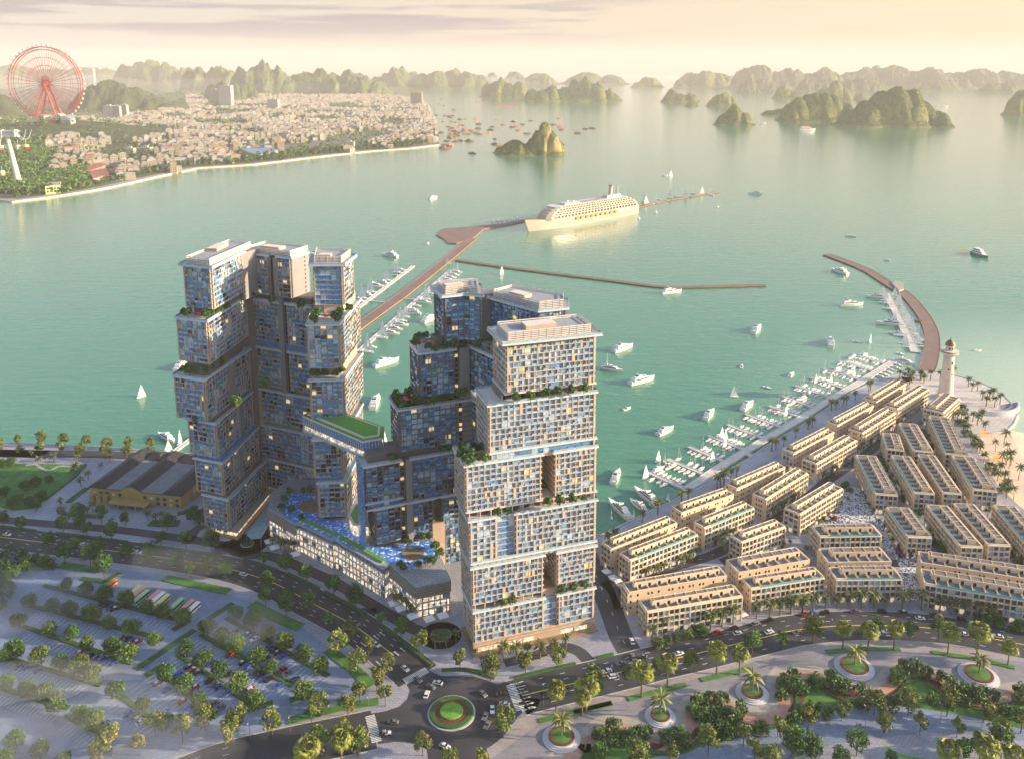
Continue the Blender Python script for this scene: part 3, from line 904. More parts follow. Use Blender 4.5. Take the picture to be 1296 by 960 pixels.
tag(_b.build('winding_hedge'), 'low clipped hedge winding along the red garden path', 'hedge')
# lower road of grey paving
LOWR = [U(p) for p in ((640, 1030), (760, 990), (850, 962), zC(800, 900), (1010, 918), (1060, 907), (1130, 901), (1200, 909), (1296, 930), (1420, 965))]
_b = MB(); ribbon(_b, smooth_line(LOWR, 8), 18, ZB + .01, 'lot', off=-5); struct(_b.build('garden_road'))
sheet('pale_pavement', [zD(-100, 1010), zD(60, 925), zD(300, 858), zD(560, 828), zD(800, 815), zD(1000, 825), zD(1248, 862), (1420, 1000), (1420, 1100), (800, 1100)], ZC, 'paving')
sheet('garden_lawn', [zD(455, 862), zD(540, 918), zD(620, 945), zD(740, 960), zD(700, 975), zD(600, 962), zD(520, 935)], ZD, 'hedge2')
for pts in ([(0.0, 0), ], ):
    pass
def bed(pts, lab):
    o = sheet('flower_bed', pts, ZD, 'redbed', smooth=5, kind=None); tag(o, lab, 'flower bed', 'red flower beds in the garden')
bed([zC(300, 850), zC(360, 868), zC(440, 880), zC(380, 915), zC(310, 905)], 'red brown flower bed nearest the first shrub mass in the garden')
bed([zC(1190, 600), zC(1215, 625), zC(1180, 680), zC(1120, 700), zC(1150, 650)], 'narrow red brown bed beside the winding path between planters')
bed([zD(120, 560), zD(170, 565), zD(230, 590), zD(300, 612), zD(210, 610), zD(150, 590)], 'long red brown bed under the shrubs beside the third planter')
bed([zD(610, 515), zD(600, 570), zD(540, 605), zD(480, 610), zD(540, 570), zD(580, 530)], 'curved red brown bed opening left of the round garden lawn')
bed([zD(715, 515), zD(770, 530), zD(830, 580), zD(890, 615), zD(830, 608), zD(760, 575)], 'curved red brown bed opening right of the round garden lawn')
bed([zD(1090, 655), zD(1160, 645), zD(1200, 640), zD(1150, 668), zD(1100, 670)], 'short red brown bed at the right end of the garden')
bed([zC(640, 770), zC(600, 800), zC(585, 850), zC(620, 830)], 'short red brown bed behind the large dark shrub mass')
# park on the left with lawn
sheet('park_lawn', [(-160, 594), zW(0, 262), zW(140, 258), zW(300, 262), zW(480, 268), zW(502, 285), zW(440, 335), zW(350, 405), zW(270, 470), zW(190, 525), zW(80, 535), zW(0, 515), (-160, 640)], ZA, 'lawn')
_b = MB(); ribbon(_b, smooth_line([U(p) for p in (zW(150, 270), zW(210, 265), zW(240, 285), zW(290, 300), zW(350, 275), zW(420, 278))], 6), 2.2, ZB, 'prom'); struct(_b.build('garden_path'))
def hedge(px, w, h, lab, group=None, k='hedge', name='hedge', raw=False):
    b = MB(); P = [Vector(p) for p in px] if raw else [U(p) for p in px]
    P = resample(smooth_line(P, 5) if len(P) > 2 else P, 4) + [P[-1]]
    ribbon(b, P, w, ZA, k, h=h)
    b2 = b.build(name)
    return tag(b2, lab, 'hedge', group)
hedge([zW(500, 270), zW(440, 338), zW(350, 408), zW(268, 472)], 2, 1.2, 'dark clipped hedge along the edge of the park lawn')
hedge([zW(400, 490), zW(450, 448), zW(512, 405)], 4, .7, 'short wide hedge strip left of the mustard hall')
hedge([zW(350, 520), zW(350, 545), zW(400, 560), zW(520, 570), zW(600, 578)], 3, .9, 'hedge curving in front of the mustard hall')
hedge([zW(880, 610), zW(960, 615), zW(1050, 610)], 7, .7, 'planted strip under the palms right of the mustard hall')
hedge([zW(1040, 555), zW(1090, 545), zW(1150, 510)], 4, .8, 'hedge beside the right end of the mustard hall')
for i, (a, b_) in enumerate([((-60, 635), zW(-30, 620)), (zW(0, 628), zW(210, 655)), (zW(325, 668), zW(745, 720)), (zW(815, 732), zW(1296, 800))]):
    hedge([a, b_], 1.8, .7, 'thin clipped hedge, %s along the service road from the left' % nth(i), 'thin hedges along the service road')
for i, (a, m_, b_) in enumerate([(zA(105, 30), zA(180, 52), zA(262, 80)), (zA(310, 95), zA(380, 128), zA(457, 165)), (zA(482, 180), zA(580, 230), zA(678, 288)), (zA(745, 335), zA(860, 425), zA(985, 523)), (zB(275, 315), zB(430, 315), zB(585, 360)), (zB(705, 360), zB(880, 318), zB(1058, 277)), (zB(1180, 245), zB(1230, 233), zB(1278, 222))]):
    hedge([a, m_, b_], 1.8, .8, 'dark thin hedge on the verge, %s along the boulevard pavement towards the right' % nth(i), 'dark verge hedges')
# white mosaic plazas
def mosaic():
    m = bpy.data.materials.new('mosaic_paving'); m.use_nodes = True
    N, L = m.node_tree.nodes, m.node_tree.links
    b = N['Principled BSDF']; b.inputs['Roughness'].default_value = .7
    tc = N.new('ShaderNodeTexCoord')
    w = N.new('ShaderNodeTexNoise'); w.inputs['Scale'].default_value = .42; w.inputs['Detail'].default_value = 1.5
    mp = N.new('ShaderNodeMapping'); mp.inputs['Scale'].default_value = (1, .8, 1); mp.inputs['Rotation'].default_value = (0, 0, .6)
    L.new(tc.outputs['Object'], mp.inputs[0]); L.new(mp.outputs[0], w.inputs['Vector'])
    r = N.new('ShaderNodeValToRGB'); e = r.color_ramp.elements
    e[0].position = .445; e[0].color = (.62, .62, .64, 1); e[1].position = .46; e[1].color = (.06, .07, .10, 1)
    x = e.new(.545); x.color = (.06, .07, .10, 1); x = e.new(.56); x.color = (.62, .62, .64, 1)
    L.new(w.outputs['Fac'], r.inputs[0]); L.new(r.outputs[0], b.inputs['Base Color'])
    return m
M['mosaic'] = mosaic()
sheet('mosaic_plaza', [z5(620, 480), z5(640, 560), z5(700, 560), z5(880, 480), z5(1060, 520), z5(1120, 540), (1046, 706), (1120, 664), z6(440, 640), z6(490, 660), z6(480, 820), z6(410, 820), z6(410, 690), z6(380, 610), z6(340, 480), z6(300, 440), z6(230, 330), z6(150, 330), z6(0, 500), z5(950, 380), z5(840, 460)], ZB + .01, 'mosaic')
# lighthouse plaza, promenade
sheet('promenade', [(757, 680), (797.5, 659), (832, 642), (852, 634), (868, 623), (942, 584), (967, 566), (1014, 539), (1079, 496), (1116, 480), (1133, 476), (1160, 478), (1100, 507), (1050, 535), (995, 568), (930, 608), (852, 645), (770, 690)], ZA, 'prom')
sheet('lighthouse_plaza', [(1140, 477), (1169, 470), (1195, 472), (1218, 478), (1240, 484), (1255, 491), (1272, 502), (1283, 513), (1288, 524), (1283, 535), (1275, 542), (1258, 546), (1240, 553), (1228, 548), (1215, 530), (1195, 515), (1165, 505)], ZA, 'plaza')
sheet('beach', [(1240, 553), (1258, 546.5), (1276, 543.5), (1279, 549), (1286, 562), (1291, 574), (1300, 584), (1330, 604), (1400, 640), (1600, 680), (1600, 760), (1330, 668), (1290, 640), (1262, 612), (1248, 590), (1236, 568)], ZA, 'sand')
# parking bay lines
def bays(a, b_, n, side, ln=5.2, d0=2.5, miss=()):
    """white bay lines beside a hedge strip from a to b"""
    a, b_ = U(a), U(b_); u = (b_ - a).normalized(); t = Vector((-u.y, u.x)) * side
    m = MB(); Ln = (b_ - a).length
    for i in range(n + 1):
        if i in miss: continue
        o = a + u * (Ln * i / n) + t * d0
        m.face([(*(o - u * .09), ZB), (*(o + u * .09), ZB), (*(o + u * .09 + t * ln), ZB), (*(o - u * .09 + t * ln), ZB)] if side > 0 else [(*(o - u * .09), ZB), (*(o - u * .09 + t * ln), ZB), (*(o + u * .09 + t * ln), ZB), (*(o + u * .09), ZB)], 'white')
    struct(m.build('parking_bay_lines'))
# ================================================================== high towers
class Tower:
    def __init__(s, name, label, cat, fin='tan', wall='brown', slab='slab', rail='rail', glass=(('glass', .5), ('glassd', .2), ('glassc', .25), ('lit', .05)), seed=1, bay=3.7, fh=3.15, fin_p=.85, out=1.1, th=.14, rail_p=.42):
        s.root = thing(name, label, cat)
        s.win = []; s.fin, s.wall, s.slab, s.rail, s.glass = fin, wall, slab, rail, glass
        s.th, s.rail_p = th, rail_p; s.out = out; s.r = random.Random(seed); s.bay, s.fh, s.fin_p = bay, fh, fin_p
    def pick(s, q=0, f=0, e=0):
        x = mnoise.noise(Vector((q * .42 + e * 7.7, f * .33, s.bay))) * .95 + .5 + s.r.uniform(-.16, .16)
        if s.r.random() < s.glass[-1][1]: return 'lit'
        x = min(.999, max(0, x)); a = 0
        for k, p in s.glass:
            a += p
            if x < a: return k
        return s.glass[0][0]
    def zone(s, poly, z0, z1, edges, top=True, out=None, blank='greyw', lip=1.0, bottom_slab=True, slabk=None, eave=1.5):
        """poly counter-clockwise; edges: one letter per edge: g balconies, G mostly glass, w flush wall with few windows, n nothing"""
        P = [Vector(p[:2]) for p in poly]; out = s.out if out is None else out
        n = max(1, int(round((z1 - z0) / s.fh))); fh = (z1 - z0) / n
        b = MB(); b.prism(P, z0, z1, s.wall)
        b.build('wall', s.root)
        outP = inset_poly(P, -out)
        for f in range(0 if bottom_slab else 1, n):
            sb = MB(); sb.prism(outP, z0 + f * fh - s.th, z0 + f * fh + s.th, s.fin)
            sb.build('balcony_slab', s.root)
        if top:
            tp = inset_poly(P, -eave)
            tb = MB(); tb.prism(tp, z1 + .02, z1 + lip, slabk or s.slab, s.slab)
            zc_ = tb.build('zone_cornice', s.root)
            rb = MB(); rp = inset_poly(P, -eave + .25)
            for a, c in zip(rp, rp[1:] + rp[:1]):
                rb.face([(*a, z1 + lip), (*c, z1 + lip), (*c, z1 + lip + 1.1), (*a, z1 + lip + 1.1)], 'rail')
            rb.build('terrace_railing', zc_)
        for i, k in enumerate(edges):
            if k == 'n': continue
            a, c = P[i], P[(i + 1) % len(P)]
            u = (c - a); Ln = u.length
            if Ln < 2: continue
            u.normalize(); nrm = Vector((u.y, -u.x))
            nb = max(1, int(round(Ln / s.bay))); bw = Ln / nb
            if k == 'w':
                wb = MB(); wb.obox(a + nrm * (out + .25), u, Ln, out + .2, z0, z1, blank); wb.build('blank_wall', s.root)
                for f in range(n):
                    if s.r.random() < .8:
                        o = a + u * (Ln * .72) + nrm * (out + .29)
                        s.addwin(o, u, nrm, 1.1, z0 + f * fh + .9, z0 + f * fh + 2.2, 'glassd')
                continue
            style_glass = k == 'G'; fb = MB()
            fin_off = 0
            for f in range(n):
                za, zb = z0 + f * fh + .14, z0 + (f + 1) * fh - .14
                if f % 2 == 0: fin_off = s.r.choice((0, .5)) if not style_glass else 0
                for q in range(nb):
                    o = a + u * (bw * q)
                    kind = s.pick(q, f, i + z0) if not style_glass else s.r.choice(('glass', 'glass', 'glassf', 'glass', 'glassc'))
                    ins = .1 if style_glass else s.r.choice((.12, .2, .45))
                    s.addwin(o + u * ins + nrm * .06, u, nrm, bw - ins - .18, za + .03, zb - .05, kind)
                    if k == 'g':
                        r = s.r.random()
                        if r < s.fin_p:      # staggered vertical blade
                            t = o + u * (bw * fin_off * (1 if q < nb - 1 else 0))
                            fb.obox(t + nrm * (out + .08), u, .22, out, za - .1, zb + .1, s.fin)
                        r = s.r.random()
                        if r < s.rail_p: fb.obox(o + u * .4 + nrm * (out + .02), u, bw - .7, .1, za, za + 1.0, s.rail)
                        elif r < s.rail_p + .08: fb.obox(o + u * .3 + nrm * (out + .1), u, bw * .4, .22, za - .05, zb + .05, s.fin)
                        elif r < s.rail_p + .2: fb.obox(o + u * .2 + nrm * (out + .02), u, bw - .3, .2, za - .2, za + .6, s.fin)
            for q_ in (a, c - u * .6):
                e = MB(); e.obox(q_ + nrm * (out + .14), u, .6, out, z0, z1, s.fin); e.build('corner_pier', s.root)
            if fb.f: fb.build('facade_lattice', s.root)
    def addwin(s, o, u, nrm, w, za, zb, k):
        p, q = o, o + u * w
        area = w * (zb - za)
        cx = (p + q) / 2
        pr = proj((cx.x, cx.y, za))
        face = nrm.dot(Vector((-cx.x, -cx.y)).normalized())
        vis = area * max(0, face) / pr[2] ** 2 if -20 < pr[0] < 1316 else 0
        s.win.append((vis, [(p.x, p.y, za), (q.x, q.y, za), (q.x, q.y, zb), (p.x, p.y, zb)], k))
    def finish(s, keep=100):
        s.win.sort(key=lambda w: -w[0])
        for v, q, k in s.win[:keep]:
            b = MB(); b.face(q, k); b.build('window', s.root)
        if s.win[keep:]:
            b = MB()
            for v, q, k in s.win[keep:]: b.face(q, k)
            stuff(b.build('windows', s.root))
    def roof(s, poly, z, plant=None, inset=2.6, h=4.6):
        P = inset_poly([Vector(p[:2]) for p in poly], inset)
        b = MB()
        for f in range(5):
            for a, c in zip(P, P[1:] + P[:1]):
                u = (c - a).normalized()
                b.obox(a, u, (c - a).length, .18, z + .35 + f * .95, z + .35 + f * .95 + .5, 'slabw')
        for a, c in zip(P, P[1:] + P[:1]):
            for t in resample([a, c], 4): b.box(t.x - .12, t.x + .12, t.y - .12, t.y + .12, z, z + 4.6, 'slab')
        b.build('roof_screen', s.root)
        P2 = inset_poly(P, .7)
        d = MB(); d.prism(P2, z, z + 3.2, 'greyw', 'roofg'); d.build('roof_deck', s.root)
        if plant:
            (o, u, w, dd) = plant
            p = MB(); p.obox(o, u, w, dd, z + .1, z + 5.2, 'tan', 'slabw')
            for f in range(5): p.obox(Vector(o[:2]) - Vector(u) * .12 - Vector((-u[1], u[0])) * .12, u, w + .24, dd + .24, z + .5 + f * 1.0, z + .85 + f * 1.0, 'tanL')
            p.build('plant_room', s.root)

# ---------------------------------------------------------------- front tower
FA, FU = Vector((-18.7, 388.6)), Vector((.950, .312)).normalized()
FN = Vector((-FU.y, FU.x))                       # into the building
def FP(s, t): return FA + FU * s + FN * t
def fq(s0, s1, t0=0, t1=20): return [FP(s0, t0), FP(s1, t0), FP(s1, t1), FP(s0, t1)]
FT = Tower('apartment_tower', 'tall sunlit cream apartment tower standing nearest the roundabout, stepping out to the left', 'tower',
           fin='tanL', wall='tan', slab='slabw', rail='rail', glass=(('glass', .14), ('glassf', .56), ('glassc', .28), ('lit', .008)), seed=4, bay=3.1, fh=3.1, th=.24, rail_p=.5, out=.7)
b = MB(); b.prism(fq(-2, 67, -3, 22), GZ, GZ + 1.0, 'deckwood'); b.build('plinth', FT.root)
b = MB(); b.prism(fq(.5, 65, .2, 20), GZ + 1, 6.6, 'tan'); b.build('ground_floor', FT.root)
for i, (a, c) in enumerate(((1.5, 9), (9.6, 17), (17.6, 25), (25.6, 31.5), (47, 54), (54.6, 62))):
    b = MB(); b.obox(FP(a, .14), FU, c - a, .1, GZ + 1.2, 5.6, 'litw'); b.build('shop_window', FT.root)
b = MB()
for i in range(4): b.obox(FP(-1.5, -1.4 + i * .25), FU, 67.5, 1.2, 6.7 + i * .75, 7.1 + i * .75, 'tanL' if i % 2 else 'tan')
b.build('canopy_band', FT.root)
FT.zone(fq(-.3, 36.6), 9.4, 26.4, 'gnng', lip=.9); FT.zone(fq(45.3, 65), 9.4, 26.4, 'ggnn', lip=.9)
FT.zone(fq(36.8, 45.1, 1.2, 18), 9.4, 28.6, 'Gnnn', top=False, out=.3)
def recess(s0, s1, z0, z1, cols=9, t0=3):
    b = MB(); b.prism(fq(s0 + 1, s1 - 1, t0, 18), z0, z1, 'brown'); b.build('recessed_floor', FT.root)
    for i in range(cols):
        s_ = s0 + .2 + (s1 - s0 - 1) * i / (cols - 1)
        b = MB(); b.obox(FP(s_, -.4), FU, .5, .5, z0, z1, 'tanL'); b.build('column', FT.root)
    for i in range(cols - 1):
        s_ = s0 + 1 + (s1 - s0 - 1) * i / (cols - 1)
        b = MB(); b.obox(FP(s_, t0 - .06), FU, (s1 - s0 - 2) / cols - .8, .05, z0 + .5, z1 - .5, 'glassd'); b.build('recess_window', FT.root)
recess(-.5, 36.5, 27.3, 31.0, 8); recess(45.3, 65, 27.3, 30.0, 5)
FT.zone(fq(-1.2, 36.2), 31.0, 51.0, 'gngg', lip=.9); FT.zone(fq(44.8, 65.2), 30.6, 51.0, 'ggng', lip=.9)
b = MB(); b.prism(fq(36.3, 44.7, 1, 20), 27, 31.0, 'tan', 'deckwood'); b.build('slot_floor', FT.root)
b = MB(); b.prism(fq(-1.5, 65, -.2, 19), 51.9, 53.8, 'tan'); b.build('band_floor', FT.root)
FT.zone(fq(-1.0, 65, .3, 19), 51.95, 53.6, 'gggg', lip=.7, bottom_slab=False)
FT.zone(fq(-2.2, 11.2), 54.4, 77.0, 'gngg', lip=.8); FT.zone(fq(21.8, 65), 54.4, 77.0, 'ggnn', lip=.8)
FT.zone(fq(11.4, 21.6, 1.2, 19), 54.4, 77.0, 'Gnnn', top=True, lip=.8, out=.25)
recess(-3, 65, 77.8, 82.2, 13)
b = MB(); b.prism(fq(-4.6, 66, -1.2, 21), 82.2, 82.7, 'slabw'); b.build('zone_cornice', FT.root)
FT.zone(fq(-4, 34.8), 82.7, 106.8, 'gngg', lip=1.0); FT.zone(fq(42.6, 64.5), 82.7, 106.8, 'gggn', lip=1.0)
b = MB(); b.prism(fq(34.6, 42.8, 1, 20), 105.6, 107.7, 'slabw'); b.build('slot_lintel', FT.root)
FT.zone(fq(9, 64, .6, 19), 107.9, 111.3, 'GGnG', lip=.9)
FT.zone(fq(8, 63.6), 112.2, 136.4, 'gggg', lip=1.0)
recess(14, 63, 137.5, 141.4, 8, 2.5)
b = MB(); b.prism(fq(15.5, 64.2, -1.3, 20.5), 141.4, 142.0, 'slabw'); b.build('zone_cornice', FT.root)
FT.zone(fq(17, 63), 142.0, 167.0, 'gggg', lip=.8, eave=3.2)
FT.roof(fq(17, 63), 167.8, (FP(29, 6), FU, 16, 8), inset=1.0)
FT.finish()

# ---------------------------------------------------------------- middle complex behind it
MA, MU = Vector((-79.4, 454.8)), Vector((.93, .367)).normalized()
MN = Vector((-MU.y, MU.x))
def MP(s, t): return MA + MU * s + MN * t
def mq(s0, s1, t0=0, t1=19): return [MP(s0, t0), MP(s1, t0), MP(s1, t1), MP(s0, t1)]
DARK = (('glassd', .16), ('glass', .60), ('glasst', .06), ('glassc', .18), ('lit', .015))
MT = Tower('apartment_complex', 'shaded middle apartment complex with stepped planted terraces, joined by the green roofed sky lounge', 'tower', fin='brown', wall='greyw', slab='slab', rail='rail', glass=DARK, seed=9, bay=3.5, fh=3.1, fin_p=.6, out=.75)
def wingB(s0, z0, z1, edges='gnnn', ln=46, d=17, **k):
    """leg of the complex coming forward from the inner corner to behind the front tower"""
    c = MP(s0, 4); e = c + FP(0, 0) * 0 + Vector((.60, -.80)) * ln
    u = (e - c).normalized(); nn = Vector((-u.y, u.x))
    MT.zone([c, e, e + nn * d, c + nn * d], z0, z1, edges.replace('n', 'n'), **k)
    return [c, e, e + nn * d, c + nn * d]
b = MB(); b.prism(mq(1.5, 33, 1, 18), 22, 24.4, 'glassd'); b.build('ground_floor', MT.root)
MT.zone(mq(0, 15.2), 24.4, 46.0, 'gnng', lip=.9); MT.zone(mq(22.3, 34.6), 24.4, 46.0, 'gggn', lip=.9)
MT.zone(mq(40.8, 62), 24.4, 46.0, 'gnnn', lip=.9)
b = MB(); b.prism(mq(34, 41.5, -1, 19), GZ, 30.5, 'tan', 'deckwood'); b.build('opening_floor', MT.root)
MT.zone(mq(41.6, 62), GZ, 24.3, 'gnnn', top=False)
def pillar(s0, s1, z0, z1, t=-1.4):
    b = MB(); b.prism(mq(s0 + 3.2, s1, t, 17), z0, z1, 'greyw'); b.build('stair_wall', MT.root)
    b = MB(); b.prism(mq(s0 - .1, s0 + 3.2, 1.5, 17), z0, z1, 'brown'); b.build('stair_recess', MT.root)
    z = z0 + 1
    while z < z1 - 2:
        MT.addwin(MP(s0 + .4, 1.42), MU, -MN, 2.2, z, z + 1.9, 'lit' if MT.r.random() < .22 else 'glassd'); z += 3.1
pillar(15.3, 22.2, 22, 46.8)
b = MB(); b.prism(mq(-5, 62, -1.8, 20), 46.6, 47.4, 'slab'); b.build('zone_cornice', MT.root)
MT.zone(mq(-4.4, 15.2), 47.4, 50.4, 'Gnnn', lip=.5)
MT.zone(mq(-5, 15.2), 51, 73.4, 'gnng', lip=1.0); MT.zone(mq(22.3, 62), 47.6, 73.4, 'gnnn', lip=1.0)
pillar(15.3, 22.2, 47.4, 74.2)
b = MB(); b.prism(mq(-3, 60, 2.5, 17), 74.4, 79, 'brown'); b.build('recessed_floor', MT.root)
MT.zone(mq(16, 50), 79.3, 104.6, 'gnng', lip=1.1)
b = MB(); b.prism(mq(50, 61, -.6, 19), 79.3, 104.6, 'greyw'); b.build('stair_wall', MT.root)
b = MB()
for f in range(8): b.prism(mq(49.8, 61.2, -1.3, -.5), 79.6 + f * 3.1, 79.9 + f * 3.1, 'brown')
b.build('ledges', MT.root)
for f in range(8): MT.addwin(MP(51.5, -.66), MU, -MN, 1.8, 80.4 + f * 3.1, 82.3 + f * 3.1, 'lit' if f in (2, 3, 6) else 'glassd')
b = MB(); b.prism(mq(14, 62, -1.8, 20), 104.7, 105.7, 'slab'); b.build('zone_cornice', MT.root)
b = MB(); b.prism(mq(28, 60, 2.5, 17), 105.8, 111, 'brown'); b.build('recessed_floor', MT.root)
MT.zone(mq(28.5, 49), 111, 136.6, 'gnng', lip=1.1)
pillar(49.2, 58.5, 105.8, 137.4, -.4)
wq = wingB(59, 47.6, 104.6, lip=1.0); wingB(59, 111, 136.6, lip=1.1)
b = MB(); b.prism(mq(40, 60, 2.5, 17), 137.7, 142.4, 'brown'); b.build('recessed_floor', MT.root)
wingB(59.5, 137.6, 142.4, 'nnnn', top=False)
MT.zone(mq(44, 55.5), 142.6, 169, 'gnng', lip=.9, eave=2.6)
_a, _b = MP(55.5, 0), MP(58, -3.5)
MT.zone([_a, MP(63.5, -6), MP(69, 14), MP(55.5, 19)], 142.6, 169, 'gwnn', lip=.9, eave=2.2)
_p = [MP(44, 0), MP(55.5, 0), MP(63.5, -6), MP(69, 14), MP(44, 19)]
MT.roof(_p, 169.9, (MP(45.5, 1.5), MU, 11, 6), inset=.8)
_q0, _q1 = U((622, 378), 166), U((677, 393), 166)
_u = (_q1 - _q0).normalized(); _n = Vector((-_u.y, _u.x))
_m2 = [_q0, _q1 + _u * 3, _q1 + _u * 10 + _n * 14, _q1 + _n * 25, _q0 + _n * 17]
MT.zone(_m2, 142.6, 166, 'ggnnw', lip=.9, eave=2.2)
b = MB(); b.prism(ccw([MP(62, 1), _q0 + _n * 3, _q0 + _n * 16, MP(68, 15)]), 137.5, 168.5, 'greyw'); b.build('link_wall', MT.root)
MT.roof(_m2, 166.9, (_q0 + _u * 12 + _n * 2.5, _u, 12, 6), inset=.8)
MT.finish()

# ---------------------------------------------------------------- left complex
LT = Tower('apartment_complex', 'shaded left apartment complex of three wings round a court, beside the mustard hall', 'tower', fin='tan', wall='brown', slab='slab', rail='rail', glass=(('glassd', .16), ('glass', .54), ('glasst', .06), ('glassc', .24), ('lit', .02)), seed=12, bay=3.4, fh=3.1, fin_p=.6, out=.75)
def lq(dx, y0, w=19, y1=552, dx1=7):
    return [(-200.5 + dx, y0 + 7), (-200.5 + dx + w, y0), (-181.5 + max(dx, -4) + dx1, y1), (-200.5 + dx + dx1, y1 + 8)]
WQ = {1: lq(0, 501, 18.5), 2: lq(-5, 497, 20.5), 3: lq(-9, 496, 20.5), 4: lq(-4, 500), 5: lq(-1.5, 500), 6: lq(2.5, 499, 17.5)}
b = MB(); b.prism(inset_poly(ccw([Vector(p) for p in lq(5, 499, 19)]), .4), GZ, 6.2, 'litw'); b.build('shopfront_floor', LT.root)
b = MB(); b.prism(inset_poly(ccw([Vector(p) for p in lq(5, 499, 19)]), -1.5), 6.2, 6.9, 'tanL'); b.build('canopy_band', LT.root)
b = MB(); b.prism(inset_poly(ccw([Vector(p) for p in lq(5, 499, 19)]), -2.5), GZ, GZ + .6, 'deckwood'); b.build('plinth', LT.root)
LT.zone(WQ[6], 6.9, 28, 'ggng', lip=.7)
b = MB(); b.prism(inset_poly([Vector(p) for p in WQ[6]], 1.2), 28.7, 31.2, 'brown'); b.build('recessed_floor', LT.root)
LT.zone(WQ[5], 31.3, 52.6, 'ggng', lip=.7)
b = MB(); b.prism(inset_poly([Vector(p) for p in WQ[5]], .5), 53.3, 56.5, 'glass'); b.build('glazed_floor', LT.root)
LT.zone(WQ[4], 56.6, 79, 'ggng', lip=.8)
b = MB(); b.prism(inset_poly([Vector(p) for p in WQ[4]], 1.2), 79.8, 82.6, 'brown'); b.build('recessed_floor', LT.root)
LT.zone(WQ[3], 82.7, 109, 'ggng', lip=1.0)
b = MB(); b.prism(inset_poly([Vector(p) for p in WQ[2]], 3), 110, 119.6, 'brown'); b.build('recessed_floor', LT.root)
LT.zone(WQ[2], 119.6, 146, 'ggng', lip=1.0)
b = MB(); b.prism(inset_poly([Vector(p) for p in WQ[1]], 3), 147, 153, 'brown'); b.build('recessed_floor', LT.root)
LT.zone(WQ[1][:2] + [(-176.5, 541), (-195, 549)], 153, 178.8, 'ggng', lip=.8, eave=3)
b = MB(); b.prism([(-176.3, 541.2), (-170.5, 556), (-189, 562), (-194.5, 549)], 147, 178.5, 'greyw'); b.build('end_wall', LT.root)
LT.roof(WQ[1][:2] + [(-172, 553), (-190, 561)], 179.6, ((-187, 528), (.1, .995), 17, 7), inset=1)
# grey stair walls on the long face
def lwall(k, s0, s1, z0, z1):
    a, c = Vector(WQ[k][1]), Vector(WQ[k][2]); u = (c - a).normalized()
    b = MB(); b.obox(a + u * s0 + Vector((u.y, -u.x)) * 1.9, u, s1 - s0, 1.85, z0, z1, 'greyw'); b.build('stair_wall', LT.root)
lwall(3, 27, 34, 83, 109); lwall(4, 30, 36, 57, 79); lwall(5, 20, 26, 31.5, 52.5)
# back wing
BU = Vector((.915, -.405)).normalized(); BN = Vector((-BU.y, BU.x)); BA = Vector((-176, 559))
def bq(s0, s1, t0=0, t1=18): return [BA + BU * s0 + BN * t0, BA + BU * s1 + BN * t0, BA + BU * s1 + BN * t1, BA + BU * s0 + BN * t1]
b = MB(); b.prism(bq(-4, 50, 2, 18), GZ, 28, 'brown'); b.build('lower_floors', LT.root)
LT.zone(bq(-2, 48), 6, 28, 'gnnn', lip=.7); LT.zone(bq(-3, 48), 31, 52.6, 'gnnn', lip=.7)
LT.zone(bq(3, 48), 56.6, 79, 'gnnn', lip=.8)
b = MB(); b.prism(bq(-3, 3, -1.4, 17), 53, 79, 'tan'); b.build('end_wall', LT.root)
LT.zone(bq(-3, 22), 82.7, 109, 'gnnn', lip=1); LT.zone(bq(29, 48), 82.7, 109, 'gnnn', lip=1)
b = MB(); b.prism(bq(22, 26, -1.4, 17), 79, 147, 'greyw'); b.prism(bq(26, 29, 1, 17), 79, 147, 'glassd'); b.build('stair_wall', LT.root)
b = MB(); b.prism(bq(-3, 48, .5, 17), 110, 114.6, 'glass'); b.build('glazed_floor', LT.root)
LT.zone(bq(-5, 22), 115, 142.5, 'gnnn', lip=1); LT.zone(bq(29, 48), 115, 142.5, 'gnnn', lip=1)
b = MB(); b.prism(bq(-4, 46, 2.5, 17), 143.5, 147.6, 'brown'); b.build('recessed_floor', LT.root)
LT.zone(bq(-3, 15.5), 147.6, 174, 'gnnn', lip=.8, eave=1.2); LT.zone(bq(23, 33.5), 147.6, 174, 'gwnn', lip=.8, eave=1.2)
b = MB(); b.prism(bq(15.5, 18, -1.2, 17), 147.6, 174, 'brown'); b.prism(bq(18.1, 20, .5, 17), 147.6, 174, 'glassd'); b.prism(bq(20, 23, -1.3, 17), 147.6, 174, 'greyw'); b.build('stair_wall', LT.root)
LT.roof(bq(-3, 34, -.5, 20), 174.8, (BA + BU * 7 + BN * 3, BU, 15, 7), inset=.8)
b = MB(); b.prism([(-187, 554), (-176.5, 556), (-170, 563), (-186, 572)], GZ, 152, 'brown'); b.build('corner_core', LT.root)
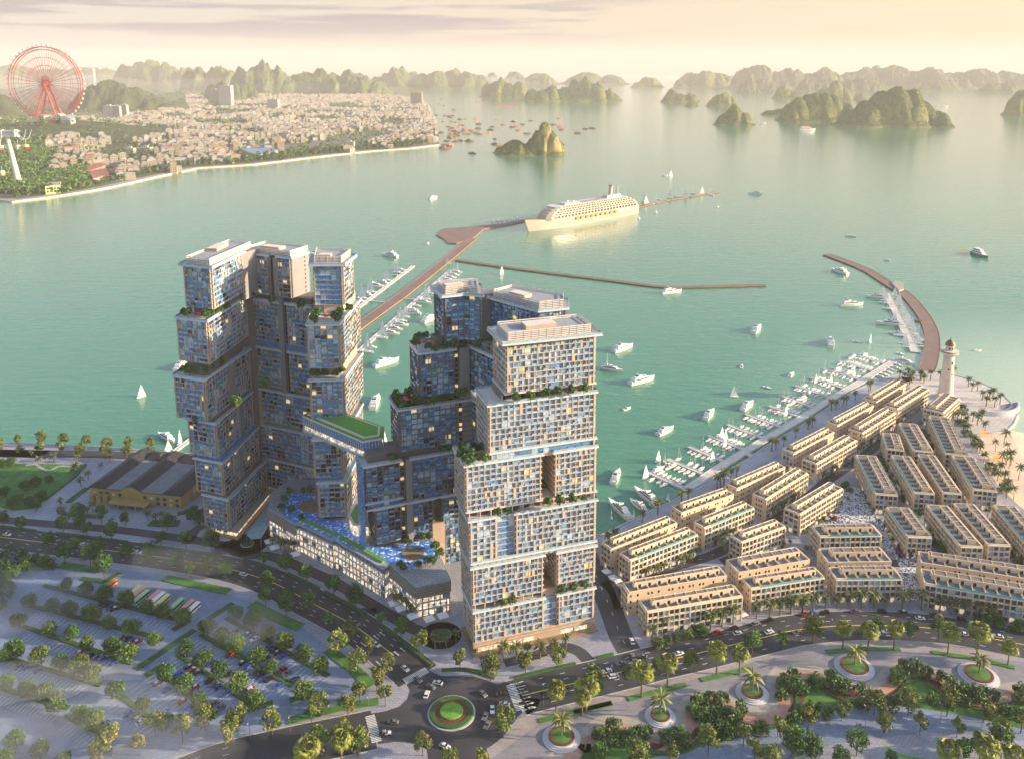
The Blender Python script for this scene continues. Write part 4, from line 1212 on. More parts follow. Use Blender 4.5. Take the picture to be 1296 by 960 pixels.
# right wing (comes forward over the pool deck)
def rq(x0, x1, y0, y1=548): return [(x0, y0), (x1, y0 + 1.5), (x1 + 3, y1 - 6), (x0 - 6, y1)]
b = MB(); b.prism(rq(-117, -104.5, 487.5, 540), 20, 24.4, 'glassd'); b.build('ground_floor', LT.root)
LT.zone(rq(-119, -103.2, 485.5), 24.4, 46.5, 'ggng', lip=.8); LT.zone(rq(-121, -104.5, 487), 50, 74, 'ggng', lip=.9)
b = MB(); b.prism(rq(-120, -105, 488), 47.3, 50, 'glass'); b.build('glazed_floor', LT.root)
LT.zone(rq(-123, -103.6, 494), 82.7, 109.4, 'ggng', lip=1.0)
b = MB(); b.prism(rq(-118, -106, 498), 74.8, 82.7, 'brown'); b.build('recessed_floor', LT.root)
LT.zone(rq(-122, -104, 489.5), 119.6, 146, 'ggng', lip=1.0)
b = MB(); b.prism(rq(-117, -106, 500), 110.2, 119.6, 'tan'); b.build('recessed_floor', LT.root)
b = MB(); b.prism(rq(-117, -106, 512), 146.8, 153, 'tanL'); b.build('recessed_floor', LT.root)
LT.zone([(-122, 510.5), (-104.6, 511), (-102.6, 533), (-127, 540)], 153, 178, 'Ggnn', lip=.9, eave=3)
LT.roof([(-122, 510.5), (-104.6, 511), (-102.6, 533), (-127, 540)], 178.9, ((-119, 513), (1, .03), 7, 6), inset=.6)
LT.finish()

# ---------------------------------------------------------------- sky lounge bridging the two complexes
SL = thing('sky_lounge', 'glazed sky lounge with a green lawn roof bridging between two apartment complexes', 'sky lounge')
_P = ccw([U(p, 84) for p in ((383.3, 527), (396, 519.4), (426, 520), (486, 542), (485, 555), (459, 559.5))])
b = MB(); b.prism(inset_poly(_P, -.6), 74.2, 75.6, 'rail'); b.build('floor_slab', SL)
b = MB(); b.prism(inset_poly(_P, 1.0), 75.6, 83.6, 'glass'); b.build('glass_hall', SL)
b = MB(); b.prism(inset_poly(_P, .7), 75.7, 77.9, 'litw'); b.build('lit_lower_storey', SL)
b = MB()
for a, c in zip(_P, _P[1:] + _P[:1]):
    for t in resample([a, c], 1.9): b.box(t.x - .1, t.x + .1, t.y - .1, t.y + .1, 75.6, 83.8, 'slabw')
b.build('mullions', SL)
b = MB(); b.prism(inset_poly(_P, -.2), 83.8, 85.0, 'slab', 'hedge2'); b.build('roof_edge', SL)
b = MB(); b.prism(inset_poly(_P, 2.2), 85.0, 85.9, 'slab', 'slabw'); b.build('roof_kerb', SL)
b = MB(); b.prism(inset_poly(_P, 3.4), 85.9, 86.1, 'hedge2'); b.build('roof_lawn', SL)
b = MB()
for i in range(3):
    p = MP(-6.6, 2 + i * 4.5); b.tube((p.x, p.y, 22), (p.x, p.y, 74.3), .9, .9, 'rail', 8)
b.prism([MP(-7.4, -.5), MP(-5.9, -.5), MP(-5.9, 14), MP(-7.4, 14)], 22, 74.2, 'glass')
b.build('glass_lift_shaft', SL)

# ---------------------------------------------------------------- podium with pool deck
PD = thing('podium', 'long lit glass retail podium with a blue mosaic pool deck on its roof', 'shopping podium')
PP = [(-155.5, 501), (-133, 481.5), (-131.5, 482.3), (-107, 464), (-106, 465), (-72, 434.5), (-69.5, 439.5), (-52.3, 418), (-34.5, 424), tuple(U((556, 705), 21)), tuple(U((549, 681), 21)), (-52, 502), (-74, 520), (-98, 548), (-128, 540), (-152, 538), (-160, 520)]
PV = ccw([Vector(p) for p in PP])
DK = 21.0
b = MB(); b.prism(inset_poly(PV, .9), GZ, DK - .1, 'greyw', 'greyw'); b.build('body', PD)
FRONT = [Vector(p) for p in PP[:10]]
fl = [GZ + .3, 6.6, 10.8, 14.6, 18.0]
for f in range(5):
    b = MB(); b.prism(inset_poly(PV, -.5 if f else -.1), fl[f] - .5, fl[f] + .4, 'slab'); b.build('floor_band', PD)
b = MB(); b.prism(inset_poly(PV, -.3), DK - .5, DK + .4, 'rail', 'prom'); b.build('roof_edge', PD)
pr_ = random.Random(5)
for a, c in zip(FRONT, FRONT[1:]):
    u = (c - a); Ln = u.length; u.normalize(); n_ = Vector((u.y, -u.x))
    louv = Ln > 24 and (a.x < -150 or a.x > -73 and a.x < -60) or (a.x > -53 and a.x < -30)
    nb = max(1, int(Ln / 3.4))
    for f in range(4):
        za, zb = fl[f] + .4, (fl[f + 1]) - .4
        if louv and f in (0, 3) and a.x > -60:
            pass
        for q in range(nb):
            o = a + u * (Ln * q / nb + .15) + n_ * (.06 if f else .02)
            w = Ln / nb - .3
            if pr_.random() < .97 and not (louv and f == 3):
                m = MB(); m.face([(*o, za), (*(o + u * w), za), (*(o + u * w), zb), (*o, zb)], 'litw' if pr_.random() < .88 else 'glassf'); m.build('shop_window', PD)
    if louv:
        m = MB()
        for z in range(9): m.obox(a + n_ * 1.1, u, Ln, .5, 14.2 + z * .75, 14.55 + z * .75, 'tan' if z % 2 else 'greyw')
        m.build('timber_louvres', PD)
b = MB()
for a, c in zip(FRONT, FRONT[1:]):
    for t in resample([a, c], 3.4): b.box(t.x - .26, t.x + .26, t.y - .26, t.y + .26, GZ, DK, 'steel')
b.build('mullions', PD)
b = MB()
ribbon(b, [Vector(p) for p in ((-131, 485), (-106, 467.5))], 2.6, DK + .4, 'hedge2', h=.8, off=1.5)
ribbon(b, [Vector(p) for p in ((-104, 466), (-74, 440))], 2.6, DK + .4, 'hedge2', h=.8, off=1.5)
b.build('roof_hedge', PD)
def pooltile():
    m = bpy.data.materials.new('blue_mosaic'); m.use_nodes = True
    N, L = m.node_tree.nodes, m.node_tree.links
    b = N['Principled BSDF']; b.inputs['Roughness'].default_value = .35
    tc = N.new('ShaderNodeTexCoord'); v = N.new('ShaderNodeTexVoronoi'); v.inputs['Scale'].default_value = .85
    L.new(tc.outputs['Object'], v.inputs['Vector'])
    r = N.new('ShaderNodeValToRGB'); r.color_ramp.interpolation = 'CONSTANT'; e = r.color_ramp.elements
    e[0].position = 0; e[0].color = (.05, .20, .65, 1); e[1].position = .42; e[1].color = (.16, .40, .92, 1)
    x = e.new(.64); x.color = (.80, .88, .95, 1); x = e.new(.8); x.color = (.09, .28, .78, 1)
    sp = N.new('ShaderNodeSeparateColor'); L.new(v.outputs['Color'], sp.inputs[0])
    L.new(sp.outputs[0], r.inputs[0]); L.new(r.outputs[0], b.inputs['Base Color'])
    return m
M['pool'] = pooltile()
POOL = [(358, 640), (368, 622), (398, 627), (402, 655), (437, 660), (452, 672), (470, 690), (506, 690), (512, 688), (520, 686), (545, 682), (556, 706), (548, 712), (530, 712), (519, 722), (500, 713), (488, 711), (470, 703.5), (430, 685), (395, 669), (368, 658), (358, 650)]
sp_ = [U(p, DK + .4) for p in POOL]
_m = MB(); tri = tessellate_polygon([[Vector((p.x, p.y, 0)) for p in sp_]])
_m.v = [(p.x, p.y, DK + .45) for p in sp_]
_i = _m.mi('pool')
for t in tri:
    a, b_, c = (sp_[q] for q in t)
    if (b_ - a).cross(c - a) < 0: t = (t[0], t[2], t[1])
    _m.f.append(tuple(t)); _m.m.append(_i)
_m.build('pool_deck', PD)
for pts in (((376, 642), (383, 634), (395, 632), (404, 640), (400, 648), (385, 648)), ((508, 700), (514, 694), (533, 693), (537, 700), (530, 708), (517, 709))):
    P = ccw([U(p, DK + .5) for p in pts]); m = MB(); m.prism(P, DK + .46, DK + .75, 'deckwood'); m.build('timber_island', PD)
# low green roofed pavilion on the deck
PV2 = thing('pool_pavilion', 'low pale pavilion with a green lawn roof on the blue pool deck', 'pavilion')
_P = ccw([U(p, 29) for p in ((442, 652), (449, 640), (459, 634), (466, 641), (466, 665), (448, 663))])
b = MB(); b.prism(_P, DK + .4, 28.6, 'litw'); b.build('glazed_wall', PV2)
b = MB(); b.prism(inset_poly(_P, -.8), 28.6, 29.5, 'slabw'); b.build('roof_edge', PV2)
b = MB(); b.prism(inset_poly(_P, .8), 29.5, 29.8, 'hedge2'); b.build('roof_lawn', PV2)
# glass canopy in the court on the left
CP = thing('glass_canopy', 'long glazed entrance canopy beside the left complex court', 'canopy')
_P = ccw([U(p, 9) for p in ((318, 681), (330, 680), (352, 645), (342, 640), (312, 676))])
b = MB(); b.prism(_P, 8.6, 9.0, 'rail'); b.build('canopy_roof', CP)
b = MB()
for p in _P: b.tube((p.x, p.y, GZ), (p.x, p.y, 8.7), .3, .3, 'steel')
b.build('posts', CP)
# ================================================================== sand coloured row house blocks
RH = 17.0
_wm = {}
def win_mesh(w, h, k):
    key = (round(w, 1), round(h, 1), k)
    if key not in _wm:
        b = MB(); b.face([(-w / 2, 0, 0), (w / 2, 0, 0), (w / 2, 0, h), (-w / 2, 0, h)], k)
        b.box(-w / 2 - .12, w / 2 + .12, -.02, .06, -.14, 0, 'creamL')
        _wm[key] = b.mesh('window')
    return _wm[key]
_dm = None
def row_block(A, B_, L_, label, front='bal', back='win', ends=('win', 'win'), rail=(0, 0), depth=None, ph_off=.5, seed=0, unit=6.2, raw=False, doors=1):
    """A, B_: roof corners of the long side nearer the eye (photo points at roof height), L_: the corner behind A"""
    global _dm
    if not raw: A, B_, L_ = U(A, RH), U(B_, RH), U(L_, RH)
    u = B_ - A; W = u.length; u.normalize(); n = Vector((-u.y, u.x))
    D = depth or max(9.0, min(17, abs((L_ - A).dot(n))))
    r = random.Random(seed)
    T = thing('row_house_block', label, 'row houses', (A.x, A.y, GZ), atan2(u.y, u.x), 'sand coloured row house blocks')
    H = RH - GZ
    nu = max(2, int(round(W / unit))); uw = W / nu
    b = MB(); b.box(0, W, 0, D, 0, H - 1.0, 'cream'); b.build('wall', T)
    b = MB()                                       # parapet rim with a coping
    for (x0, x1, y0, y1) in ((0, W, 0, .35), (0, W, D - .35, D), (0, .35, .35, D - .35), (W - .35, W, .35, D - .35)): b.box(x0 - .12, x1 + .12, y0 - .12, y1 + .12, H - 1.0, H, 'cream', 'creamL')
    PAR_ = b.build('parapet', T)
    b = MB(); b.box(.47, W - .47, .47, D - .47, H - 1.0, H - .82, 'roofd', 'roofb'); b.build('roof_terrace', T)
    px0 = uw * .75; px1 = W - uw * .45
    y0 = D * ph_off - 1.0; y1 = min(D - 1.0, y0 + D * .36)
    b = MB(); b.box(px0, px1, y0, y1, H - .85, H + 2.1, 'cream', 'roofd')
    for (xa, xb, ya, yb) in ((px0, px1, y0, y0 + .25), (px0, px1, y1 - .25, y1), (px0, px0 + .25, y0, y1), (px1 - .25, px1, y0, y1)): b.box(xa - .05, xb + .05, ya - .05, yb + .05, H + 2.1, H + 2.45, 'creamL')
    PH = b.build('penthouse', T)
    if _dm is None:
        m = MB(); m.box(-.75, .75, -.05, .02, 0, 2.1, 'dark'); _dm = m.mesh('door')
    b = MB()
    for q in range(1, nu):
        x = q * uw
        if px0 < x < px1:
            b.box(x - .14, x + .14, .4, y0, H - .85, H + .35, 'creamL'); b.box(x - .14, x + .14, y1, D - .4, H - .85, H + .35, 'creamL')
            b.box(x - .14, x + .14, y0 + .3, y1 - .3, H + 2.1, H + 2.4, 'creamL')
    b.build('party_walls', T)
    for q in range(1, nu):
        x = q * uw + uw * .3
        if px0 < x < px1 - 1: link('door', _dm, PH, (x, y0 - .03, H - .82))
    for sgn, y in ((rail[0], -.3), (rail[1], D + .3)):
        if sgn:
            b = MB(); b.box(uw, W - .6, y - .08, y + .08, H - .5, H + .45, 'railt'); b.build('glass_balustrade', PAR_)
            b = MB(); b.box(px0, px1 + 1, .5 if y < 0 else y1 + .3, y0 - .4 if y < 0 else D - .5, H - .82, H - .78, 'railt') ; b.build('terrace_pool', T) if False else None
    def wins(side, k):
        fl = 4; fh = (H - 1.0) / fl
        Ln = W if side in (0, 2) else D
        rot = (0, pi / 2, pi, -pi / 2)[side]
        def at_(x, z, pr=.03):
            return {0: (x, -pr, z), 1: (W + pr, x, z), 2: (W - x, D + pr, z), 3: (-pr, D - x, z)}[side]
        def addw(x, z, w, h, m, pr=.03):
            o = link('window', win_mesh(w, h, m), T, at_(x, z, pr)); o.rotation_euler = (0, 0, rot)
        if k == 'bal':
            nb = max(2, int(round(Ln / 3.1))); bw = Ln / nb
            fr = MB()
            o0 = Vector(at_(0, 0, 0)[:2]); e = Vector((cos(rot), sin(rot))); nn = Vector((e.y, -e.x))
            for q in range(nb + 1):
                wd = .6 if q % 2 == 0 else .3
                x = min(max(q * bw, wd / 2 + .01), Ln - wd / 2 - .01)
                fr.obox(o0 + e * (x - wd / 2) + nn * .95, e, wd, .94, 0 if q % 2 == 0 else fh, H - .6, 'cream')
            for f in range(1, fl):
                fr.obox(o0 + e * .02 + nn * .92, e, Ln - .04, .91, f * fh - .16, f * fh + .16, 'creamL')
            fr.obox(o0 + e * .02 + nn * 1.0, e, Ln - .04, .99, H - 1.0, H - .55, 'creamL')
            fr.build('balcony_frame', T)
            rl = MB()
            for f in range(fl):
                for q in range(nb):
                    if f and r.random() < .85: rl.obox(o0 + e * (q * bw + .4) + nn * .86, e, bw - .8, .06, f * fh + .18, f * fh + 1.05, 'rail' if r.random() < .5 else 'creamL')
                    m = 'litw' if (f == 0 and r.random() < .35) else r.choice(('glassr', 'glassr', 'glassf', 'glassr', 'glassc'))
                    addw((q + .5) * bw, f * fh + .25, bw * .78, fh * .76, m)
            if rl.f: rl.build('balcony_railing', T)
        elif k == 'win':
            nb = max(2, int(round(Ln / 3.1))); bw = Ln / nb
            for f in range(fl):
                for q in range(nb):
                    if side == 2 and f < 2: continue
                    if r.random() < .8: addw((q + .5) * bw + (.5 if q % 2 else -.5), f * fh + 1.1, 1.05, 1.5, r.choice(('glassd', 'dark', 'glassr')))
        elif k == 'slot':
            for f in range(fl):
                for x in (Ln * .35, Ln * .55, Ln * .72): addw(x, f * fh + 1.0, .9, 1.6, 'glassd')
    wins(0, front)
    if back: wins(2, back)
    if ends[0]: wins(1, ends[0])
    if ends[1]: wins(3, ends[1])
    return T

sq = [0]
def blk(A, B_, L_, label, **k):
    sq[0] += 1
    return row_block(A, B_, L_, label, seed=sq[0] + 20, **k)
# front rows along the boulevard
blk((818.8, 772.5), (939.5, 752.5), (805.8, 759.5), 'front row block with pale balcony grid nearest the side road below the tall cream tower', front='bal', ends=('win', 'bal'))
blk((796.3, 748.8), (920, 727.5), (790, 740), 'plain backed block directly behind the boulevard block nearest the tall tower', front='win', back='bal', ends=('win', 'bal'))
blk((950, 743.5), (1043, 729), (942, 731), 'second boulevard block from the tower, five palms and a red car before it', front='bal', rail=(1, 0))
blk((935, 723.8), (1025, 707.5), (928, 706), 'plain backed block behind the second boulevard block from the tower', front='win', back='bal', rail=(0, 1), ends=('win', 'slot'))
blk((1058, 731.5), (1141.5, 731), (1054, 717), 'third boulevard block from the tower, left of the white mosaic passage', front='bal', rail=(1, 0))
blk((1047.7, 711), (1128.5, 709.6), (1044.8, 693.5), 'plain backed block behind the third boulevard block beside the mosaic passage', front='win', back='bal', rail=(0, 1), ends=('slot', 'slot'))
blk((1170, 737), (1345, 766), (1167, 719), 'longest boulevard block right of the white mosaic passage, teal glass along its roof edge', front='bal', rail=(1, 0))
blk((1166, 711), (1340, 738), (1164, 697), 'long plain backed block behind the longest boulevard block on the right', front='win', back='bal', rail=(0, 1))
blk((1037.5, 677.5), (1114.8, 676), (1034.6, 664.4), 'short block facing the eye in the middle of the mosaic plaza', front='bal', rail=(1, 0), ends=('bal', 'bal'))
# pairs along the waterfront
blk((773.8, 693.8), (857, 660.5), (762.5, 688.8), 'waterfront block nearest the tall cream tower', front='win', back='bal', rail=(0, 1), ends=('win', 'bal'))
blk((797, 708), (882.5, 675), (782.5, 702.5), 'inner twin of the waterfront block nearest the tall cream tower', front='bal', rail=(1, 0), ends=('win', 'bal'))
blk((862.5, 648), (928.8, 624.5), (852, 643.8), 'waterfront block second from the tall cream tower', front='win', back='bal', rail=(0, 1), ends=('win', 'win'))
blk((891, 667), (953.8, 641.3), (877, 661), 'inner twin of the waterfront block second from the tower', front='bal', rail=(1, 0), ends=('win', 'slot'))
blk((932.5, 617.5), (993.8, 590), (922, 613.8), 'waterfront block third from the tall cream tower', front='win', back='bal', rail=(0, 1), ends=('win', 'win'))
blk((968.8, 631), (1022, 597.5), (950.5, 625), 'inner twin of the waterfront block third from the tower', front='bal', ends=('win', 'slot'))
blk((1005, 572.5), (1056, 545.7), (992, 567.5), 'waterfront block fourth from the tall cream tower', front='win', back='bal', rail=(0, 1), ends=('win', 'bal'))
blk((1033, 586), (1084, 556), (1017, 579), 'inner twin of the waterfront block fourth from the tower', front='bal', ends=('win', 'bal'))
blk((1060, 537.5), (1106, 512.6), (1048, 532.6), 'waterfront block fifth from the tall cream tower', front='win', back='bal', ends=('win', 'win'))
blk((1091, 547.5), (1133.3, 521), (1074, 541.8), 'inner twin of the waterfront block fifth from the tower', front='bal', ends=('win', 'win'))
blk((1109, 508), (1149.7, 483), (1093.8, 502.7), 'last waterfront block, nearest the quay corner and the curved breakwater', front='win', back='bal', ends=('win', 'win'))
blk((1135.4, 517), (1175, 492), (1119.8, 511.8), 'inner twin of the last waterfront block, left of the lighthouse foot', front='bal', ends=('bal', 'win'))
# blocks inside
blk((938, 685), (993.8, 665), (922.5, 678.8), 'small corner block between the inner road and the mosaic plaza', front='bal', rail=(0, 1), ends=('win', 'bal'))
blk((1012, 650), (1066, 617), (989.5, 643.8), 'block with deep balconies on the left edge of the mosaic plaza', front='bal', rail=(0, 0), ends=('win', 'bal'))
def diag(TL, TR, BR, BL, label, lk='bal', rk='win', ek='bal', **k):
    """blocks running away from the eye: long left side TL-BL"""
    a, b_, c, d = (U(p, RH) for p in (TL, TR, BR, BL))
    A = d + (a - d) * 0; u = (a - d)
    # near short end BL-BR; long side from BL to TL on the left: build with the long axis from TL down to BL
    sq[0] += 1
    Bp, Ap = d, a
    n = Vector((-(Bp - Ap).y, (Bp - Ap).x)).normalized()
    w = .5 * (abs((b_ - a).dot(n)) + abs((c - d).dot(n)))
    return row_block(Ap, Bp, Ap + n * w, label, front=lk, back=rk, ends=(ek, 'win'), depth=max(9, min(15, w)), seed=sq[0] + 50, raw=True, **k)
diag((1083.6, 574.8), (1105, 573), (1136, 622), (1108, 623.5), 'block on the right edge of the mosaic plaza, its end facing two orange bushes', rail=(1, 1))
diag((1117, 547), (1132.3, 544.8), (1147, 565.2), (1123, 566.7), 'shortest block, wedged at the head of the inner lane')
diag((1138, 534.6), (1158.5, 533), (1179, 566.7), (1157, 569), 'block right of the shortest block, below the lighthouse side houses', rk='win')
diag((1128.5, 575.4), (1148.3, 573.4), (1182.8, 620.6), (1157, 622), 'left one of the close pair in the middle of the right hand quarter', rail=(1, 0))
diag((1161.5, 574), (1179.8, 572.5), (1216.9, 620.6), (1193.5, 622), 'right one of the close pair in the middle of the right hand quarter', lk='win')
diag((1122, 641), (1145.4, 638), (1177.5, 673), (1148.3, 677.5), 'block between the mosaic plaza and the purple flowering bushes', rail=(1, 1))
diag((1173, 638), (1195, 635.8), (1243, 687.7), (1215.4, 689.8), 'left one of the close pair behind the longest boulevard block')
diag((1206.7, 636), (1227, 633.8), (1276.7, 683), (1250.4, 687.7), 'right one of the close pair behind the longest boulevard block', lk='win')
diag((1257.7, 638), (1279.6, 635.8), (1330, 688), (1304, 693), 'block cut by the right edge of the photo, teal glass along its roof', rail=(1, 1))
diag((1176, 525.8), (1206.7, 523.5), (1227, 569.6), (1196.5, 572.5), 'beach side block just below the lighthouse forecourt house', rail=(1, 1))
diag((1205, 575.4), (1235.8, 573.4), (1263.5, 614.8), (1231.5, 617.7), 'beach side block next to the sand with scattered palms', rail=(1, 1))
blk((1193, 522), (1214, 503), (1169, 513), 'house block at the foot of the lighthouse', front='bal', ends=('bal', 'bal'), depth=15)
# ================================================================== trees, palms, shrubs
def leaf_quad(mb, c, s, k, r, flat=.0):
    d = Vector((r.gauss(0, 1), r.gauss(0, 1), r.gauss(0, 1) + flat)).normalized()
    x = d.orthogonal().normalized(); y = d.cross(x)
    a = r.random() * 6.28
    x, y = x * cos(a) + y * sin(a), y * cos(a) - x * sin(a)
    w = s * (.5 + .5 * r.random())
    mb.face([c - x * w - y * w * .55, c + x * w * .2 - y * w * .7, c + x * w + y * w * .1, c - x * w * .1 + y * w * .7], k)

def crown_mesh(R, H, zc, n, seed, ks, clumps=16, leaf=.62, dense=False):
    """leaf clumps spread over an uneven crown volume"""
    r = random.Random(seed); mb = MB()
    cl = []
    for i in range(clumps):
        t = r.random() * 6.28; ph = math.acos(1 - 1.75 * (i + .5) / clumps)
        q = .52 + .12 * r.random() if dense else .62 + .25 * r.random()
        c = Vector((cos(t + i * 2.4) * sin(ph) * R * q, sin(t + i * 2.4) * sin(ph) * R * q, zc + cos(ph) * H * q))
        cl.append((c, R * (.40 + .08 * r.random() if dense else .30 + .16 * r.random()), r.choices(range(len(ks)), [w for _, w in ks])[0]))
    for i in range(n):
        c, cr, kk = r.choice(cl)
        d = Vector((r.gauss(0, 1), r.gauss(0, 1), r.gauss(0, .8))).normalized() * cr * (.55 + .5 * r.random() ** .5)
        k = ks[kk][0] if r.random() < .78 else ks[r.randrange(len(ks))][0]
        leaf_quad(mb, c + d, leaf, k, r, .5)
    return mb

def trunk_mesh(h, r0, seed, limbs=5, R=3):
    r = random.Random(seed); mb = MB()
    mb.tube((0, 0, -.1), (0, 0, h * .55), r0, r0 * .75, 'bark', 7)
    top = Vector((0, 0, h * .53))
    for i in range(limbs):
        a = i * 6.28 / limbs + r.random()
        e = top + Vector((cos(a) * R * .55, sin(a) * R * .55, h * (.25 + .2 * r.random())))
        mb.tube(top - Vector((0, 0, .2 * i)), e, r0 * .6, r0 * .2, 'bark', 5)
    return mb

def tree_kit(name, R, H, zc, n, ks, th, seed, clumps=16, leaf=.62, r0=.28, dense=False):
    k = Kit(name, 'tree')
    k.part('trunk', trunk_mesh(th, r0, seed, R=R)); k.part('crown', crown_mesh(R, H, zc, n, seed, ks, clumps, leaf, dense))
    return k
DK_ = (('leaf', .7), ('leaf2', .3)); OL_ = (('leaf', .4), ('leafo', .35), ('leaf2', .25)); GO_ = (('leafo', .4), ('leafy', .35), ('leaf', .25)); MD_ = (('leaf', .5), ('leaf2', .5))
ROUND = [tree_kit('round_tree', 4.7, 3.9, 5.4, 1900, DK_, 8, 11 + i, 26, .5, .3, True) for i in range(2)] + [tree_kit('round_tree', 4.7, 3.9, 5.4, 1900, OL_, 8, 21 + i, 26, .5, .3, True) for i in range(2)]
TALL = [tree_kit('street_tree', 3.5 + .3 * i, 4.5 + .3 * i, 8.2, 1150 + 100 * i, MD_, 10, 31 + i, 12 + 3 * i, .56, .24) for i in range(4)]
TALLG = [tree_kit('street_tree', 3.5 + .3 * i, 4.5 + .3 * i, 8.2, 1150 + 100 * i, GO_, 10, 41 + i, 12 + 3 * i, .56, .24) for i in range(4)]  # same street trees, warm sunlight mixed into the leaf colours
SHRUB = []
for i in range(3):
    k = Kit('shrub', 'shrub'); k.part('foliage', crown_mesh(3.2, 2.4, 2.3, 620, 51 + i, DK_ if i else MD_, 11, .5)); k.part('stem', trunk_mesh(2.2, .16, 51 + i, R=2)); SHRUB.append(k)

def frond(mb, base, az, ln, rise, droop, w, k, seg=6, vee=.35):
    d = Vector((cos(az), sin(az), 0)); s = Vector((-sin(az), cos(az), 0))
    prev = None
    for i in range(seg + 1):
        t = i / seg
        p = base + d * (ln * t * (1 - .18 * t * droop)) + Vector((0, 0, ln * (rise * t - droop * t * t)))
        ww = w * (sin(pi * min(1, t * .86 + .12)) ** .7)
        L_, R_ = p + s * ww - Vector((0, 0, ww * vee)), p - s * ww - Vector((0, 0, ww * vee))
        if prev:
            q, ql, qr = prev
            mb.face([q, p, L_, ql], k); mb.face([q, qr, R_, p], k)
        prev = (p, L_, R_)
def palm_kit(name, h, ln, n, seed, ks=('frond', 'frond2'), w=.42, r0=.3, tilt=0.0):
    r = random.Random(seed); k = Kit(name, 'palm tree')
    t = MB(); a = Vector((0, 0, -.1)); seg = 5
    tip = Vector((tilt * h, 0, h))
    for i in range(seg):
        b = Vector((tilt * h * ((i + 1) / seg) ** 1.6, 0, h * (i + 1) / seg))
        t.tube(a, b, r0 * (1.15 - .45 * i / seg), r0 * (1.1 - .45 * (i + 1) / seg), 'palmbark', 7); a = b
    k.part('trunk', t)
    f = MB()
    for i in range(n):
        u_ = i / n
        az = i * 2.399 + r.random() * .4
        rise = .95 - 1.25 * u_ + r.uniform(-.1, .1)
        frond(f, tip, az, ln * r.uniform(.85, 1.1), rise, .42 + .25 * r.random(), w, ks[0] if r.random() < .6 else ks[1])
    k.part('crown', f)
    return k
DATE = [palm_kit('date_palm', 8.2, 4.0, 34, 61 + i, w=.40, r0=.38) for i in range(3)]
COCO = [palm_kit('coconut_palm', 9.5, 4.2, 22, 71 + i, w=.5, r0=.22, tilt=.08) for i in range(2)]
SMALLP = [palm_kit('small_palm', 5.0, 3.0, 22, 81 + i, ks=('frond', 'frond2'), w=.45, r0=.2) for i in range(2)]
FOUNT = [palm_kit('feature_palm', 8.0, 5.6, 20, 91 + i, ks=('frond2', 'leafy'), w=.62, r0=.3) for i in range(2)]
FANP = []
for s_ in range(2):
    r = random.Random(100 + s_); k = Kit('fan_palm', 'palm tree')
    t = MB(); t.tube((0, 0, -.1), (.1, 0, 5), .42, .3, 'palmbark', 8); t.tube((.1, 0, 5), (0, 0, 11.5), .3, .26, 'palmbark', 8); k.part('trunk', t)
    f = MB()
    for i in range(70):
        el = math.asin(1 - 1.6 * (i + .5) / 70); az = i * 2.399 + r.random() * .5
        d = Vector((cos(az) * cos(el), sin(az) * cos(el), sin(el)))
        ln = r.uniform(2.0, 2.9)
        p0 = Vector((0, 0, 11.4)) + d * ln - Vector((0, 0, .25))
        s = d.cross(Vector((0, 0, 1)));  s = s.normalized() if s.length > .05 else Vector((1, 0, 0)); v = s.cross(d)
        tw = r.uniform(-.7, .7); s, v = s * cos(tw) + v * sin(tw), v * cos(tw) - s * sin(tw)
        kk = 'fan' if r.random() < .6 else ('frond2' if r.random() < .6 else 'frond')
        f.face([Vector((0, 0, 11.3)), p0 + s * .07, p0 - s * .07], 'frond')
        m_ = 11; bl = r.uniform(1.5, 2.3)
        for q in range(m_):
            a0 = (q / (m_ - 1) - .5) * 2.9
            dr = d * cos(a0) + s * sin(a0)
            w_ = v.cross(dr).normalized() * .17
            mid = p0 + dr * bl * .55
            tip = p0 + dr * bl * r.uniform(.8, 1.15) - Vector((0, 0, bl * r.uniform(.15, .75))) + v * r.uniform(-.15, .15)
            f.face([p0, mid - w_, tip, mid + w_], kk)
    k.part('crown', f); FANP.append(k)
TERR = []
for i in range(3):
    k = Kit('terrace_tree', 'tree'); k.part('trunk', trunk_mesh(3.4, .14, 111 + i, R=1.5)); k.part('crown', crown_mesh(2.3, 2.1, 3.3, 760, 111 + i, (MD_, MD_, OL_)[i], 12, .46)); TERR.append(k)

VR = random.Random(99)
def vary(s=.12): return 1 + VR.uniform(-s, s)
def put(kits, p, label, group, z=GZ, sc=1.0, zc=0):
    """p: photo point of the foot (zc=0) or of the crown centre at height zc above the ground"""
    w = U(p, z + zc * sc)
    if isinstance(kits, list): k = VR.choice(kits)
    else: k = kits
    s = sc * vary(.17)
    return k.place((w.x, w.y, z), VR.random() * 6.28, label, group, (s * vary(.08), s * vary(.08), s * vary(.08)))
def rowput(kits, pts, what, where, group, z=GZ, sc=1.0, zc=0):
    for i, p in enumerate(pts):
        put(kits, p, '%s %s, %s from the left' % (what, where, nth(i)), group, z, sc, zc)

